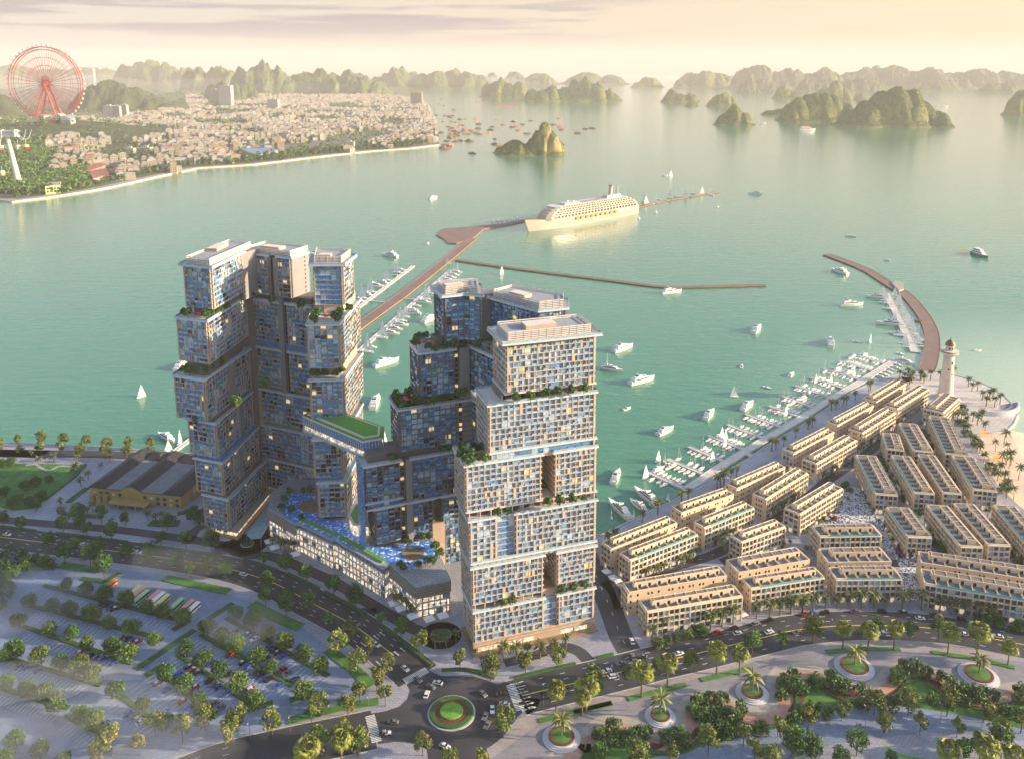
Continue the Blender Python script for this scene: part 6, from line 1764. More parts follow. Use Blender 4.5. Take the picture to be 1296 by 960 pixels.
def sail_kit(name, sails, k='sail'):
    K = Kit(name, 'sailing boat')
    K.part('hull', hull_mb(12, 3.3, 1.2, deck='hull', flare=.7))
    m = MB(); wedge(m, -2.5, 2.6, 1.9, 1.2, 1.2, 1.9, 'hull', .1, .8); K.part('cabin', m)
    m = MB(); m.tube((.8, 0, 1.2), (.8, 0, 16.5), .13, .07, 'hull', 6); m.tube((.7, 0, 2.6), (-4.6, 0, 2.5), .09, .09, 'hull', 5); K.part('mast', m)
    m = MB()
    if sails:
        for s in (.02, -.02):
            m.face([(.55, s, 2.9), (-4.4, s + .5, 2.8), (-1.9, s + .45, 8.5), (.6, s, 16)], k)
            m.face([(1.1, s, 14.6), (5.6, s, 1.7), (1.6, s + .5, 2.6)], k)
    else:
        m.tube((.6, 0, 2.75), (-4.4, 0, 2.65), .24, .2, k, 6); m.tube((5.4, 0, 1.6), (.9, 0, 14.8), .1, .06, k, 5)
    K.part('sails' if sails else 'furled_sail', m)
    return K
SAIL = sail_kit('sailing_boat', True); BARE = sail_kit('sailing_boat', False)
def boat(K, stern, bow, label, group=None, L0=24, wmin=None):
    a, b_ = U(stern, .3), U(bow, .3); d = b_ - a
    mx = L0 * 1.3
    if d.length > mx:            # most of what the photo shows there is the height of the boat, not its run in depth
        d.y = math.copysign(max(abs(d.x) * .12, math.sqrt(max(0, mx * mx - d.x * d.x))), d.y)
    L_ = max(5, d.length)
    c = (a + b_) / 2
    return K.place((c.x, c.y, 0), atan2(d.y, d.x), label, group, L_ / L0)
zf = ZM(740, 420, 4.0)
for K, s_, b_, lab, L0 in [
    (YACHT, (542, 254), (554.4, 248.6), 'lone white motor yacht left of the cruise pier platform', 24),
    (YACHT, (502, 327.5), (484.6, 320.8), 'white motor yacht above the end of the left pontoon', 24),
    (MOTOR, (539.8, 311), (543.5, 306), 'tiny white boat left of the cruise pier', 11),
    (YACHT, (534.6, 410.5), (554.4, 399), 'white motor yacht sailing right of the middle pontoon', 24),
    (YACHT, (473, 465.6), (505.4, 455), 'long white motor yacht sailing below the middle pontoon', 24),
    (YACHT, (471, 519), (480, 501), 'white motor yacht seen between sky lounge and left complex', 24),
    (YACHT, (777.5, 448.8), (800, 435.5), 'white motor yacht just right of the cream tower top', 24),
    (YACHT, (760, 466), (788.8, 470.5), 'long white yacht beside a sail right of the cream tower', 24),
    (YACHT, (797.5, 488.5), (827.5, 477), 'white motor yacht alone in open green water right of the cream tower', 24),
    (SMALL, (789, 518.8), (798.8, 515), 'small open white boat right of the cream tower', 8),
    (YACHT, (892.5, 531.5), (903.8, 519), 'white motor yacht off the fifth finger pontoon', 24),
    (YACHT, (832.5, 551), (852.5, 541), 'white motor yacht off the third finger pontoon', 24),
    (YACHT, (775.8, 613), (784.5, 595), 'narrow white motor yacht near the quay wall below the cream tower', 24),
    (YACHT, (939.5, 519.5), (953.8, 508.8), 'white motor yacht off the seventh finger pontoon', 24),
    (SMALL, (938.8, 467), (938.8, 461), 'tiny white boat in the open bay under the breakwater', 8),
    (SMALL, (966, 488.8), (976.8, 492.5), 'slim white boat off the ninth finger pontoon', 8),
    (MOTOR, (1000, 478.5), (1003.8, 470.5), 'small white motor boat off the tenth finger pontoon', 11),
    (YACHT, (955.5, 425), (960.5, 411), 'white motor yacht heading away under the long breakwater', 24),
    (SUPER, (832.5, 641), (802.5, 618.8), 'large white superyacht moored at the quay, second from the cream tower', 32),
    (SUPER, (797, 658), (770, 633.8), 'large white superyacht moored at the quay nearest the cream tower', 32),
    (YACHT, (817.5, 647.5), (797, 632.5), 'white yacht moored between the two large superyachts', 24),
    (YACHT, (838, 373), (862, 368), 'white motor yacht passing just below the long breakwater', 24),
    (YACHT, (1067, 389.8), (1088.5, 383), 'white motor yacht left of the curved breakwater pontoon', 24),
    (YACHT, (1074, 348.3), (1050.8, 341), 'white motor yacht under the tip of the curved breakwater', 24),
    (MOTOR, (1118.5, 329.3), (1127.6, 329.8), 'small white boat outside the curved breakwater', 11),
    (YACHT, (1052, 441), (1050, 428.5), 'white motor yacht off the last finger pontoon', 24),
    (SMALL, (1079, 431.6), (1090, 433.7), 'slim white boat near the last finger pontoon', 8),
    (MOTOR, (1231, 444), (1242, 443.6), 'small white motor boat right of the lighthouse', 11),
    (MOTOR, (838, 223), (845, 222), 'tiny dark boat beside a far sail beyond the cruise ship', 11),
    (YACHT, (964.7, 245.8), (946, 245.2), 'white and red excursion boat right of the thin pier end', 24),
    (MOTOR, (1083, 299.6), (1069, 299), 'white excursion boat far right in the open bay', 11),
    (YACHT, (218, 558), (200, 549), 'white motor yacht at the short pontoon behind the mustard hall', 24),
    (YACHT, (222, 470), (238, 458), 'white motor yacht half hidden behind the left complex', 24),
    (SMALL, (822, 637.5), (833, 643), 'slim open boat moored right of the superyachts', 8),
    (YACHT, (1121, 377), (1095, 375.8), 'white yacht at the outer end of the pale pontoon', 24),
    (YACHT, (1143, 412), (1108, 409.5), 'largest white yacht on the left side of the pale pontoon', 24),
    (YACHT, (1146, 424), (1124, 421.5), 'smaller white yacht on the left side of the pale pontoon', 24),
    (YACHT, (1134, 455.5), (1159, 462), 'white yacht moored across the end of the main pontoon', 24),
    (SMALL, (1135, 446.5), (1146, 450), 'slim open boat off the end of the main pontoon', 8),
    (MOTOR, (960, 344.0) if False else (963, 156.4), (969, 156.0), 'tiny boat beside the round gold islet', 11),
    (MOTOR, (1192, 135.5), (1199, 135.2), 'tiny boat right of the large wooded island', 11),
]:
    boat(K, s_, b_, lab, 'boats under way in the bay' if 'moored' not in lab else None, L0)
def sailer(p, label, group='sailing boats in the bay', K=None, sc=1.0, rz=None):
    w = U(p, 0)
    (K or SAIL).place((w.x, w.y, 0), VR.random() * 6.28 if rz is None else rz, label, group, sc * .68)
for p, lab, sc in [((567, 334), 'white sailing boat at the inner end of the long breakwater', 1.0), ((579.5, 344), 'tall white sailing boat off the middle pontoon end', 1.35), ((635, 347), 'white sailing boat under the long breakwater', 1.15), ((768, 466), 'tall white sail beside the cream tower', 1.5), ((929, 502), 'white sailing boat alone off the eighth finger pontoon', 1.0), ((1101.5, 434), 'white sailing boat near the pale pontoon', 1.0), ((179, 502), 'white sailing boat alone left of the left complex', 1.1), ((849, 223), 'tiny far white sail beyond the cruise ship', 1.6), ((487, 567), 'white sailing boat glimpsed under the sky lounge roof', 1.3), ((497, 572), 'white sailing boat close to the middle complex terrace', 1.1), ((213, 571), 'bare masted boat at the short pontoon', .9), ((228, 561), 'white sailing boat at the short pontoon tip', 1.1), ((802, 654), 'small sailing boat moored by the superyachts', .55), ((846, 633), 'small sailing boat moored at the quay corner', .6), ((774, 655), 'bare masted boat at the quay by the cream tower', .6), ((833, 583), 'left one of two sailing boats side by side off the second finger', .85), ((842, 586), 'right one of two sailing boats side by side off the second finger', .85)]:
    sailer(p, lab, sc=sc)
# boats along the pontoons
BR_ = random.Random(31)
def berth(P, side, idx_name, n, mix, start=6, step=None, skip=()):
    a, b_ = P[0], P[-1]; u = (b_ - a).normalized(); Ln = (b_ - a).length
    t = Vector((-u.y, u.x)) * side
    step = step or (Ln - start - 3) / n
    for i in range(n):
        if i in skip or BR_.random() < .08: continue
        K, L0, lg, nm = BR_.choices(mix, [m_[4] for m_ in mix])[0][:4]
        L_ = lg * BR_.uniform(.88, 1.1)
        o = a + u * (start + step * (i + .5)) + t * (2.2 + L_ / 2)
        K.place((o.x, o.y, 0), atan2(t.y, t.x) + BR_.uniform(-.06, .06) + (0 if BR_.random() < .75 else pi), '%s, %s berth on the %s side of the %s' % (nm, nth(i), 'near' if side > 0 else 'far', idx_name), 'boats moored in the marina', L_ / L0)
MIX = [(SAIL, 12, 7.2, 'white sailing boat', .05), (BARE, 12, 8.6, 'bare masted white boat', .36), (MOTOR, 11, 8.2, 'white motor boat', .32), (SMALL, 8, 6.8, 'small open white boat', .2), (YACHT, 24, 14, 'white motor yacht', .07)]
cnt = [(5, 7), (6, 5), (6, 6), (7, 7), (7, 6), (7, 7), (6, 6), (7, 6), (7, 6), (7, 7), (8, 8), (8, 7), (8, 8)]
for i, P in enumerate(FIN):
    berth(P, 1, '%s finger pontoon' % nth(i), cnt[i][0], MIX); berth(P, -1, '%s finger pontoon' % nth(i), cnt[i][1], MIX)
SM = [(SAIL, 12, 10, 'tall white sailing boat', .6), (BARE, 12, 13, 'bare masted boat', .2), (MOTOR, 11, 10, 'white motor boat', .2)]
_P = [U(z4(610, 520), 1), U(z4(475, 235), 1)]
berth(_P, -1, 'pale breakwater pontoon', 21, SM, start=4); berth(_P, 1, 'pale breakwater pontoon', 17, SM, start=8, skip=(4, 5, 8, 9, 10))
berth(list(reversed(DOCKM)), 1, 'middle pontoon', 23, [(YACHT, 24, 21, 'white motor yacht', .62), (SAIL, 12, 15, 'white boat with raised sails', .2), (MOTOR, 11, 13, 'white motor boat', .18)], start=4)
berth(list(reversed(DOCKL)), -1, 'left pontoon', 15, [(YACHT, 24, 22, 'white motor yacht', .6), (SAIL, 12, 14, 'white boat with raised sails', .3), (MOTOR, 11, 12, 'white motor boat', .1)], start=5)
_P = [U((1134, 454.5), 1), U((1100, 476), 1)]
berth(_P, 1, 'main pontoon outer end', 7, [(MOTOR, 11, 11, 'white motor boat', .7), (BARE, 12, 11, 'bare masted white boat', .3)], start=2)
for i, (x, y) in enumerate([(130, 200), (175, 205), (225, 195), (250, 165), (345, 150), (395, 165), (400, 140), (440, 145), (490, 140), (530, 145), (555, 110), (600, 128), (640, 112), (690, 110), (715, 125), (755, 100), (110, 180), (270, 180)]):
    px = (800 + x / 7.2, 230 + y / 7.2)
    w = U(px, 0); K = (SAIL, MOTOR, BARE, MOTOR)[i % 4]
    K.place((w.x, w.y, 0), VR.uniform(-.5, .5) + pi, 'small white boat at the thin far pier, %s from the cruise ship' % nth(i), 'boats at the thin far pier', 1.15)
for i, px in enumerate([(624, 281), (630, 280), (636, 279.5), (642, 279), (648, 278.5), (655, 277.5)]):
    w = U(px, 0); MOTOR.place((w.x, w.y, 0), 1.4, 'small white boat at the platform left of the cruise ship bow, %s from left' % nth(i), 'boats by the cruise ship bow', 1.7)
# posts along the left pontoons
# old fishing boats by the town headland
FISH = Kit('fishing_boat', 'fishing boat')
FISH.part('hull', hull_mb(26, 7, 2.6, k='rust', deck='teak'))
m = MB(); wedge(m, -8, 5, 5.5, 4.5, 2.6, 6.2, 'tan', .3, .6, ktop='rust'); d_ = FISH.part('cabin', m)
m = MB(); wedge(m, -7, 4.4, 5.6, 4.6, 3.6, 5.0, 'dark', .1, .2, tum=.98); FISH.part('window_band', m, d_)
FR = random.Random(3)
zF = ZM(545, 120, 6.028)
fp = [(45, 158), (110, 160), (140, 165), (165, 160), (150, 175), (95, 205), (160, 205), (190, 210), (130, 245), (160, 255), (235, 235), (215, 245), (250, 265), (150, 270), (180, 280), (240, 280), (270, 275), (300, 270), (320, 278), (155, 295), (185, 300), (215, 290), (265, 300), (290, 300), (150, 315), (180, 320), (205, 312), (145, 330), (190, 330), (365, 225), (355, 190), (335, 185), (360, 260), (350, 295), (375, 302), (455, 270), (445, 290), (468, 245), (550, 230), (630, 205), (620, 248), (700, 228), (735, 298), (500, 190), (490, 340), (490, 380), (515, 385), (315, 450), (295, 355), (225, 352), (190, 358), (105, 380), (130, 395), (100, 410), (145, 388), (120, 415), (120, 355), (985, 180), (985, 245), (1000, 268), (1120, 295), (1228, 258), (1180, 262), (1000, 380), (935, 230), (760, 200), (645, 245), (670, 272), (265, 185), (225, 190), (80, 290), (50, 250), (75, 35), (60, 70), (100, 82), (175, 115), (690, 110)]
for i, (x, y) in enumerate(fp):
    w = U(zF(x, y), 0)
    big = FR.uniform(.75, 1.25) * (1.25 if y > 340 or x > 950 else 1)
    FISH.place((w.x, w.y, 0), FR.choice((0, pi)) + FR.uniform(-.5, .5), 'old red brown fishing boat anchored off the town headland', 'fishing boats off the headland', big)
BARGE = Kit('barge', 'barge'); m = MB(); m.box(-60, 60, -9, 9, -.5, 3, 'rust', 'red'); BARGE.part('hull', m); m = MB(); m.box(-58, -48, -6, 6, 3, 9, 'tan'); BARGE.part('wheelhouse', m)
for p, l, s_ in [(zF(388, 55), 'far red barge, leftmost of three near the twin island', .9), (zF(585, 78), 'far red barge, longest of three near the twin island', 1.5), (zF(573, 110), 'far red barge, nearest of three near the twin island', .7)]:
    w = U(p, 0); BARGE.place((w.x, w.y, 0), 0.05, l, 'far red barges', s_)
TOUR = Kit('tour_boat', 'tour boat'); TOUR.part('hull', hull_mb(40, 9, 3.2, deck='teak'))
m = MB(); wedge(m, -17, 10, 8, 6, 3.2, 6.2, 'hull', 0, 1); wedge(m, -16, 4, 7.6, 6, 6.2, 9, 'hull', 0, 1, ktop='red'); TOUR.part('decks', m)
m = MB(); wedge(m, -16, 9.4, 8.1, 6.2, 4.2, 5.4, 'dark', 0, .3, tum=.99); TOUR.part('window_band', m)
m = MB(); wedge(m, -15.6, 3.6, 7.7, 6.2, 7, 8.2, 'red', 0, .3, tum=.99); TOUR.part('red_band', m)
for s_, b_, l in [((1012, 165), (1032, 164.7), 'rear one of two white tour boats by the large wooded island'), ((1014, 168.5), (1030, 168.3), 'front one of two white tour boats by the large wooded island'), ((996, 149.8), (1003, 149.7), 'white tour boat close under the wooded island shore')]:
    boat(TOUR, s_, b_, l, 'tour boats', 40)
FERRY = Kit('ferry', 'ferry'); 
M['greenp'] = mat('green_hull_paint', (.03, .30, .16), .4, .1)
FERRY.part('hull', hull_mb(34, 9, 2.8, k='greenp', deck='hull'))
m = MB(); wedge(m, -13, 8, 8, 5, 2.8, 5.6, 'hull', .3, 2.6); wedge(m, -11, 3, 7, 4.6, 5.6, 8, 'hull', .3, 1.6); FERRY.part('decks', m)
m = MB(); wedge(m, -12, 7, 8.1, 5.2, 3.7, 4.8, 'dark', .1, 1, tum=.98); wedge(m, -10, 2.6, 7.1, 4.8, 6.2, 7.2, 'dark', .1, .8, tum=.98); FERRY.part('window_bands', m)
m = MB(); m.obox((-17, -4.6), (-.5, -.86), 13, 1.2, 1.5, 2.1, 'yellow'); m.obox((-17, 4.6), (-.86, .5), 6, 1.2, 1.5, 2.1, 'yellow'); FERRY.part('yellow_boom', m)
boat(FERRY, (1226, 317.5), (1256, 329.5), 'green hulled white ferry with yellow booms at the right edge', None, 34)

# ================================================================== cruise ship
CS = thing('cruise_ship', 'large cream white cruise ship moored along the brown quay', 'cruise ship')
a_, b_ = U((797, 270), 0), U((670, 293), 0)           # stern, bow at the waterline
d_ = b_ - a_; SL_ = d_.length * 1.0
CS.location = (*((a_ + b_) / 2), 0); CS.rotation_euler = (0, 0, atan2(d_.y, d_.x))
L = SL_ + 24; W = 34; CS.scale = (1, 1, 1.2)
def ship_sec(t):
    w = W / 2 * (1 if .12 < t < .62 else (.82 + 1.5 * t if t <= .12 else max(.03, 1 - ((t - .62) / .38) ** 2.2)))
    return w
m = MB(); n = 22; st = []
for i in range(n + 1):
    t = i / n; w = ship_sec(t); x = -L / 2 + L * t
    H = 15 + 7 * max(0, t - .8) / .2 * .5
    und = x - (10 * max(0, (t - .75) / .25))
    st.append([(x, -w, H), (und, -w * .93, 0), (und, w * .93, 0), (x, w, H)])
for a, b in zip(st, st[1:]):
    for q in range(3): m.face([a[q], a[q + 1], b[q + 1], b[q]], 'hullc')
    m.face([a[0], b[0], b[3], a[3]], 'teak')
m.face(list(reversed(st[0])), 'hullc'); m.build('hull', CS)
def deck(x0, x1, w, z0, z1, r0, r1, name, k='hullc'):
    mm = MB(); wedge(mm, x0, x1, w, w * .8, z0, z1, k, r0, r1, ktop='roofg' if z1 > 30 else k, tum=1); return mm.build(name, CS)
mm = MB()
hx = -L / 2
lv = [(15, 19.5, .03, .87), (19.5, 23, .04, .86), (23, 26.5, .06, .845), (26.5, 30, .09, .82), (30, 33, .13, .79)]
for i, (z0, z1, t0, t1) in enumerate(lv):
    x0, x1 = hx + L * t0, hx + L * t1
    w = W - .5 * i
    mm2 = MB(); pts = [(x0, -w / 2), (x1 - 12, -w / 2), (x1 - 3, -w * .33), (x1, 0), (x1 - 3, w * .33), (x1 - 12, w / 2), (x0, w / 2)]
    mm2.prism(pts, z0, z1, 'hullc', 'hullc' if i < 4 else 'slab'); mm2.build('deck_tier', CS)
    wb = MB()
    nn = 26
    for q in range(nn):
        xx = x0 + 5 + (x1 - 22 - x0) * q / nn
        for s_ in (1, -1):
            y = s_ * (w / 2 + .08)
            wb.face([(xx, y, z0 + .7), (xx + (x1 - 22 - x0) / nn * .66, y, z0 + .7), (xx + (x1 - 22 - x0) / nn * .66, y, z1 - .5), (xx, y, z1 - .5)][::s_], 'dark')
    wb.build('cabin_windows', CS)
mm = MB()
for s_ in (1, -1):
    for q in range(9):
        x = hx + L * (.24 + .045 * q); y = s_ * (W / 2 + .5)
        mm.box(x, x + 6.5, min(y, y + s_ * 2.2), max(y, y + s_ * 2.2), 10.2, 12.6, 'orange')
        mm.face([(x - 1, s_ * (W / 2 + .1), 8.6), (x + 8.4, s_ * (W / 2 + .1), 8.6), (x + 8.4, s_ * (W / 2 + .1), 13.6), (x - 1, s_ * (W / 2 + .1), 13.6)], 'rust')
mm.build('lifeboats', CS)
mm = MB()
for s_ in (1, -1):
    for rw, z in ((0, 4.2), (1, 6.4)):
        for q in range(46):
            x = hx + L * (.06 + .0155 * q); y = s_ * (W / 2 * .98 + .35)
            mm.box(x, x + 1.1, y - .05, y + .05, z, z + .9, 'dark')
mm.build('portholes', CS)
mm = MB(); mm.box(hx + L * .34, hx + L * .58, -8, 8, 33.02, 33.2, 'teak'); mm.box(hx + L * .41, hx + L * .5, -4, 4, 33.2, 33.3, 'glasst'); mm.build('pool_deck', CS)
mm = MB(); wedge(mm, hx + L * .16, hx + L * .30, 18, 14, 33, 37.5, 'hullc', 3, 4); mm.build('funnel_house', CS)
mm = MB(); mm.tube((hx + L * .24, 0, 37), (hx + L * .235, 0, 51), 4.2, 3.8, 'hullc', 14); mm.tube((hx + L * .235, 0, 51), (hx + L * .234, 0, 53.5), 4.3, 4.3, 'greyw', 14); mm.build('funnel', CS)
mm = MB(); mm.tube((hx + L * .17, 0, 37), (hx + L * .17, 0, 51), 1.8, 1.5, 'hullc', 10); mm.build('mast', CS)
mm = MB()
for x in (.60, .625): mm.lathe([(2.6, 0), (3, 2), (2.4, 4.2), (.1, 5)], 'hull', 12, hx + L * x, 4 if x < .61 else -4, 33)
mm.build('radar_domes', CS)
mm = MB(); wedge(mm, hx + L * .56, hx + L * .70, 26, 18, 33, 35.5, 'hullc', 1, 6, ktop='slab'); mm.build('bridge_roof', CS)
# buoys
BUOY = Kit('buoy', 'buoy'); m = MB(); m.lathe([(.1, -.5), (1.6, 0), (1.6, 1), (.5, 1.6), (.3, 3.6), (.1, 3.8)], 'hull', 12); BUOY.part('float', m)
for p, l in [((830.5, 269.5), 'white buoy right of the cruise ship stern, nearer the ship'), ((808.5, 277), 'white buoy below the cruise ship stern'), ((908, 262.5), 'white buoy below the thin pier end')]:
    w = U(p, 0); BUOY.place((w.x, w.y, 0), 0, l, 'white buoys', 1.6)
# ================================================================== lighthouse
LH = U((1196, 503)); 
T = thing('lighthouse', 'tall tapering cream stone lighthouse on the plaza at the end of the marina', 'lighthouse', (LH.x, LH.y, GZ))
b = MB(); b.lathe([(9, 0), (9, .8), (8.2, .9), (8.2, 1.8), (7.2, 2.0)], 'plaza' if False else 'lime', 40); b.build('stepped_base', T)
b = MB(); b.lathe([(6.6, 2), (6.2, 6), (5.4, 20), (4.7, 34), (4.4, 40)], 'lime', 36); b.build('shaft', T, smooth=True)
b = MB(); b.lathe([(4.5, 40), (5.6, 41.2), (7.6, 42.6), (7.8, 43.0), (7.8, 43.4), (4.4, 43.5)], 'slabw', 36); b.build('gallery', T)
b = MB()
for i in range(28):
    a = 2 * pi * i / 28; b.tube((7.5 * cos(a), 7.5 * sin(a), 43.4), (7.5 * cos(a), 7.5 * sin(a), 44.8), .1, .1, 'concrete', 4)
b.lathe([(7.4, 44.7), (7.6, 44.9), (7.4, 45.0)], 'concrete', 28); b.build('gallery_railing', T)
b = MB(); b.lathe([(3.7, 43.5), (3.5, 49), (4.3, 49.2), (4.3, 49.8)], 'lime', 24); b.build('lantern_room', T)
b = MB(); b.lathe([(4.3, 49.8), (3.9, 51.5), (2.6, 53.6), (.9, 54.8), (.5, 55.6), (.15, 57.6), (.02, 58)], 'copper', 24); b.build('dome', T, smooth=True)
b = MB()
for z, a in ((10, -1.3), (16, -2.0), (22, -1.2), (27, -1.9), (33, -1.3), (14, -.5), (30, -.6), (46, -1.4), (46, -.7), (46, -2.1)):
    r = 6.2 - z * .044 if z < 40 else 3.65
    b.obox((r * cos(a) - .6 * sin(a) * -1 - .8 * 0, r * sin(a) - .6 * cos(a)), (-sin(a), cos(a)), 1.2, .3, z, z + 2.2, 'dark')
b.build('windows', T)
# amphitheatre: crescent of grey steps
T = thing('amphitheatre', 'crescent shaped grey stepped seating on the lighthouse plaza', 'amphitheatre')
ca = U(z4p(335, 470)); e1, e2 = U(z4p(555, 495)), U(z4p(415, 610))
R0 = (e1 - ca).length; a1 = atan2(e1.y - ca.y, e1.x - ca.x); a2 = atan2(e2.y - ca.y, e2.x - ca.x)
for i in range(7):
    r0, r1 = R0 * (.66 + .055 * i), R0 * (.66 + .055 * (i + 1))
    m = MB(); n = 24
    for q in range(n):
        x0, x1 = a2 + (a1 - a2) * q / n, a2 + (a1 - a2) * (q + 1) / n
        P = [ca + Vector((cos(x0), sin(x0))) * r0, ca + Vector((cos(x0), sin(x0))) * r1, ca + Vector((cos(x1), sin(x1))) * r1, ca + Vector((cos(x1), sin(x1))) * r0]
        z = GZ + .5 + .6 * i
        m.face([(*P[0], z), (*P[1], z), (*P[2], z), (*P[3], z)], 'greyw' if i % 3 else 'slab')
        m.face([(*P[0], GZ), (*P[0], z), (*P[3], z), (*P[3], GZ)], 'slab')
        if i == 6: m.face([(*P[1], z), (*P[1], GZ), (*P[2], GZ), (*P[2], z)], 'slab')
        if q in (0, n - 1):
            A, B = (P[0], P[1]) if q == 0 else (P[3], P[2]); m.face([(*A, GZ), (*B, GZ), (*B, z), (*A, z)], 'slab')
    m.build('seating_step', T)
for p, l in [(zV(450, 350), 'orange sail shade on the sand below the amphitheatre'), (zV(570, 565), 'orange sail shade under the beach palms')]:
    w = U(p); T = thing('sail_shade', l, 'sail shade', (w.x, w.y, GZ), 0, 'orange sail shades')
    m = MB(); m.face([(-5, -2, 2.6), (4, -3, 3.4), (5, 2.5, 2.4), (-2, 3, 3.6)], 'orange'); m.build('canopy', T)
    m = MB()
    for x, y, z in ((-5, -2, 2.6), (4, -3, 3.4), (5, 2.5, 2.4), (-2, 3, 3.6)): m.tube((x, y, 0), (x, y, z), .08, .08, 'steel', 5)
    m.build('posts', T)
# ================================================================== mustard hall
T = thing('exhibition_hall', 'low mustard yellow hall with dark tiled ridges on its flat roof', 'hall')
h0, h1, h2 = U((115.6, 631.5)), U((230, 643.4)), U((254.5, 620))
hu = (h1 - h0).normalized(); hn = Vector((-hu.y, hu.x)); HW = (h1 - h0).length; HD = 58
def HP(s, t): return h0 + hu * s + hn * t
ROOFZ = 11.5
b = MB(); b.prism([HP(0, 0), HP(HW, 0), HP(HW, HD), HP(0, HD)], GZ, ROOFZ, 'mustard'); b.build('wall', T)
b = MB(); b.prism([HP(-.8, -.8), HP(HW + .8, -.8), HP(HW + .8, HD + .8), HP(-.8, HD + .8)], ROOFZ, ROOFZ + .5, 'tile', 'roofb'); b.build('flat_roof', T)
def ridge(s0, s1, t0, t1, h, along='t'):
    m = MB(); z = ROOFZ + .5
    if along == 't':
        c = (s0 + s1) / 2; A = [HP(s0, t0), HP(s1, t0), HP(s1, t1), HP(s0, t1)]; r0, r1 = HP(c, t0 + 3), HP(c, t1 - 3)
        m.face([(*A[0], z), (*A[1], z), (*r0, z + h)], 'tile'); m.face([(*A[1], z), (*A[2], z), (*r1, z + h), (*r0, z + h)], 'tile')
        m.face([(*A[2], z), (*A[3], z), (*r1, z + h)], 'tile'); m.face([(*A[3], z), (*A[0], z), (*r0, z + h), (*r1, z + h)], 'tile')
    else:
        c = (t0 + t1) / 2; A = [HP(s0, t0), HP(s1, t0), HP(s1, t1), HP(s0, t1)]; r0, r1 = HP(s0 + 3, c), HP(s1 - 3, c)
        m.face([(*A[0], z), (*A[1], z), (*r1, z + h), (*r0, z + h)], 'tile'); m.face([(*A[1], z), (*A[2], z), (*r1, z + h)], 'tile')
        m.face([(*A[2], z), (*A[3], z), (*r0, z + h), (*r1, z + h)], 'tile'); m.face([(*A[3], z), (*A[0], z), (*r0, z + h)], 'tile')
    m.build('tiled_ridge', T)
ridge(-.8, HW * .19, -.8, HD, 3.4); ridge(HW * .36, HW * .57, -.8, HD, 3.6); ridge(HW * .80, HW + .8, -.8, HD + .8, 3.4)
ridge(HW * .19, HW * .36, HD * .74, HD + .8, 3, 's'); ridge(HW * .57, HW * .80, HD * .74, HD + .8, 3, 's')
m = MB(); nn = 12
arc = [(HW * .36 + HW * .21 * q / nn, ROOFZ + 2.6 * sin(pi * q / nn)) for q in range(nn + 1)]
for (s0, z0), (s1, z1) in zip(arc, arc[1:]):
    m.face([(*HP(s0, -1), ROOFZ - .1), (*HP(s1, -1), ROOFZ - .1), (*HP(s1, -1), z1 + .5), (*HP(s0, -1), z0 + .5)], 'mustard')
    m.face([(*HP(s0, -1.2), z0 + .55), (*HP(s1, -1.2), z1 + .55), (*HP(s1, 4), z1 + .55), (*HP(s0, 4), z0 + .55)], 'tile')
m.build('arched_gable', T)
m = MB(); m.obox(HP(HW * .27, -9), hu, HW * .42, 8.8, 5.4, 6.0, 'mustard'); m.build('entrance_canopy', T)
m = MB()
for q in range(5): p = HP(HW * (.29 + .095 * q), -8.4); m.tube((p.x, p.y, GZ), (p.x, p.y, 5.4), .35, .35, 'mustard', 8)
m.build('canopy_columns', T)
for q in range(3):
    p = HP(HW * (.04 + .075 * q), -2.2); m = MB(); m.lathe([(2.0, 0), (2.0, 5.2), (2.3, 5.3), (2.3, 5.7)], 'mustard', 18, p.x, p.y, GZ); m.build('round_porch', T)
for q in range(14):
    s_ = HW * (.03 + .07 * q)
    if .37 * HW < s_ < .56 * HW: continue
    for z in (3.0, 6.6):
        m = MB(); m.obox(HP(s_, -.07), hu, HW * .035, .06, z, z + 2.1, 'glassd' if q % 3 else 'tanL'); m.build('window', T)
for q in range(5):
    m = MB(); m.obox(HP(HW + .07, 5 + 10 * q), hn, 5, .06, 3, 8.5, 'tan'); m.build('side_panel', T)
for q in (1, 3):
    m = MB(); m.obox(HP(HW + 4, 6 + 10 * q), hn, 8, 3.9, 5.2, 5.6, 'mustard'); m.build('side_canopy', T)

# ================================================================== roundabout island, planters with palms
c = U((571.5, 902)); RX = 10.4
T = thing('roundabout_island', 'round planted island with green and brown rings in the middle of the roundabout', 'roundabout', (c.x, c.y, GZ))
for nm, prof, k in [('kerb_ring', [(RX + .8, .05), (RX + .8, .4), (RX, .45)], 'kerb'), ('hedge_ring', [(RX, .4), (RX - .3, 1.1), (RX - 2.4, 1.2), (RX - 2.6, .9)], 'hedge'), ('brown_ring', [(RX - 2.6, .9), (RX - 4.9, 1.3)], 'redbed'), ('lawn_disc', [(RX - 4.9, 1.3), (RX - 5.2, 1.7), (.02, 2.1)], 'hedge2')]:
    b = MB(); b.lathe(prof, k, 56); b.build(nm, T)
PLT = [(zB(975, 712), 8.6, 'nearest the roundabout'), (zC(417, 728), 7.2, 'second from the roundabout'), (zC(925, 597), 7.9, 'third from the roundabout, before dark shrubs'), (zD(310, 455), 9.6, 'largest, fourth from the roundabout'), (zD(997, 500), 9.4, 'at the right end of the promenade')]
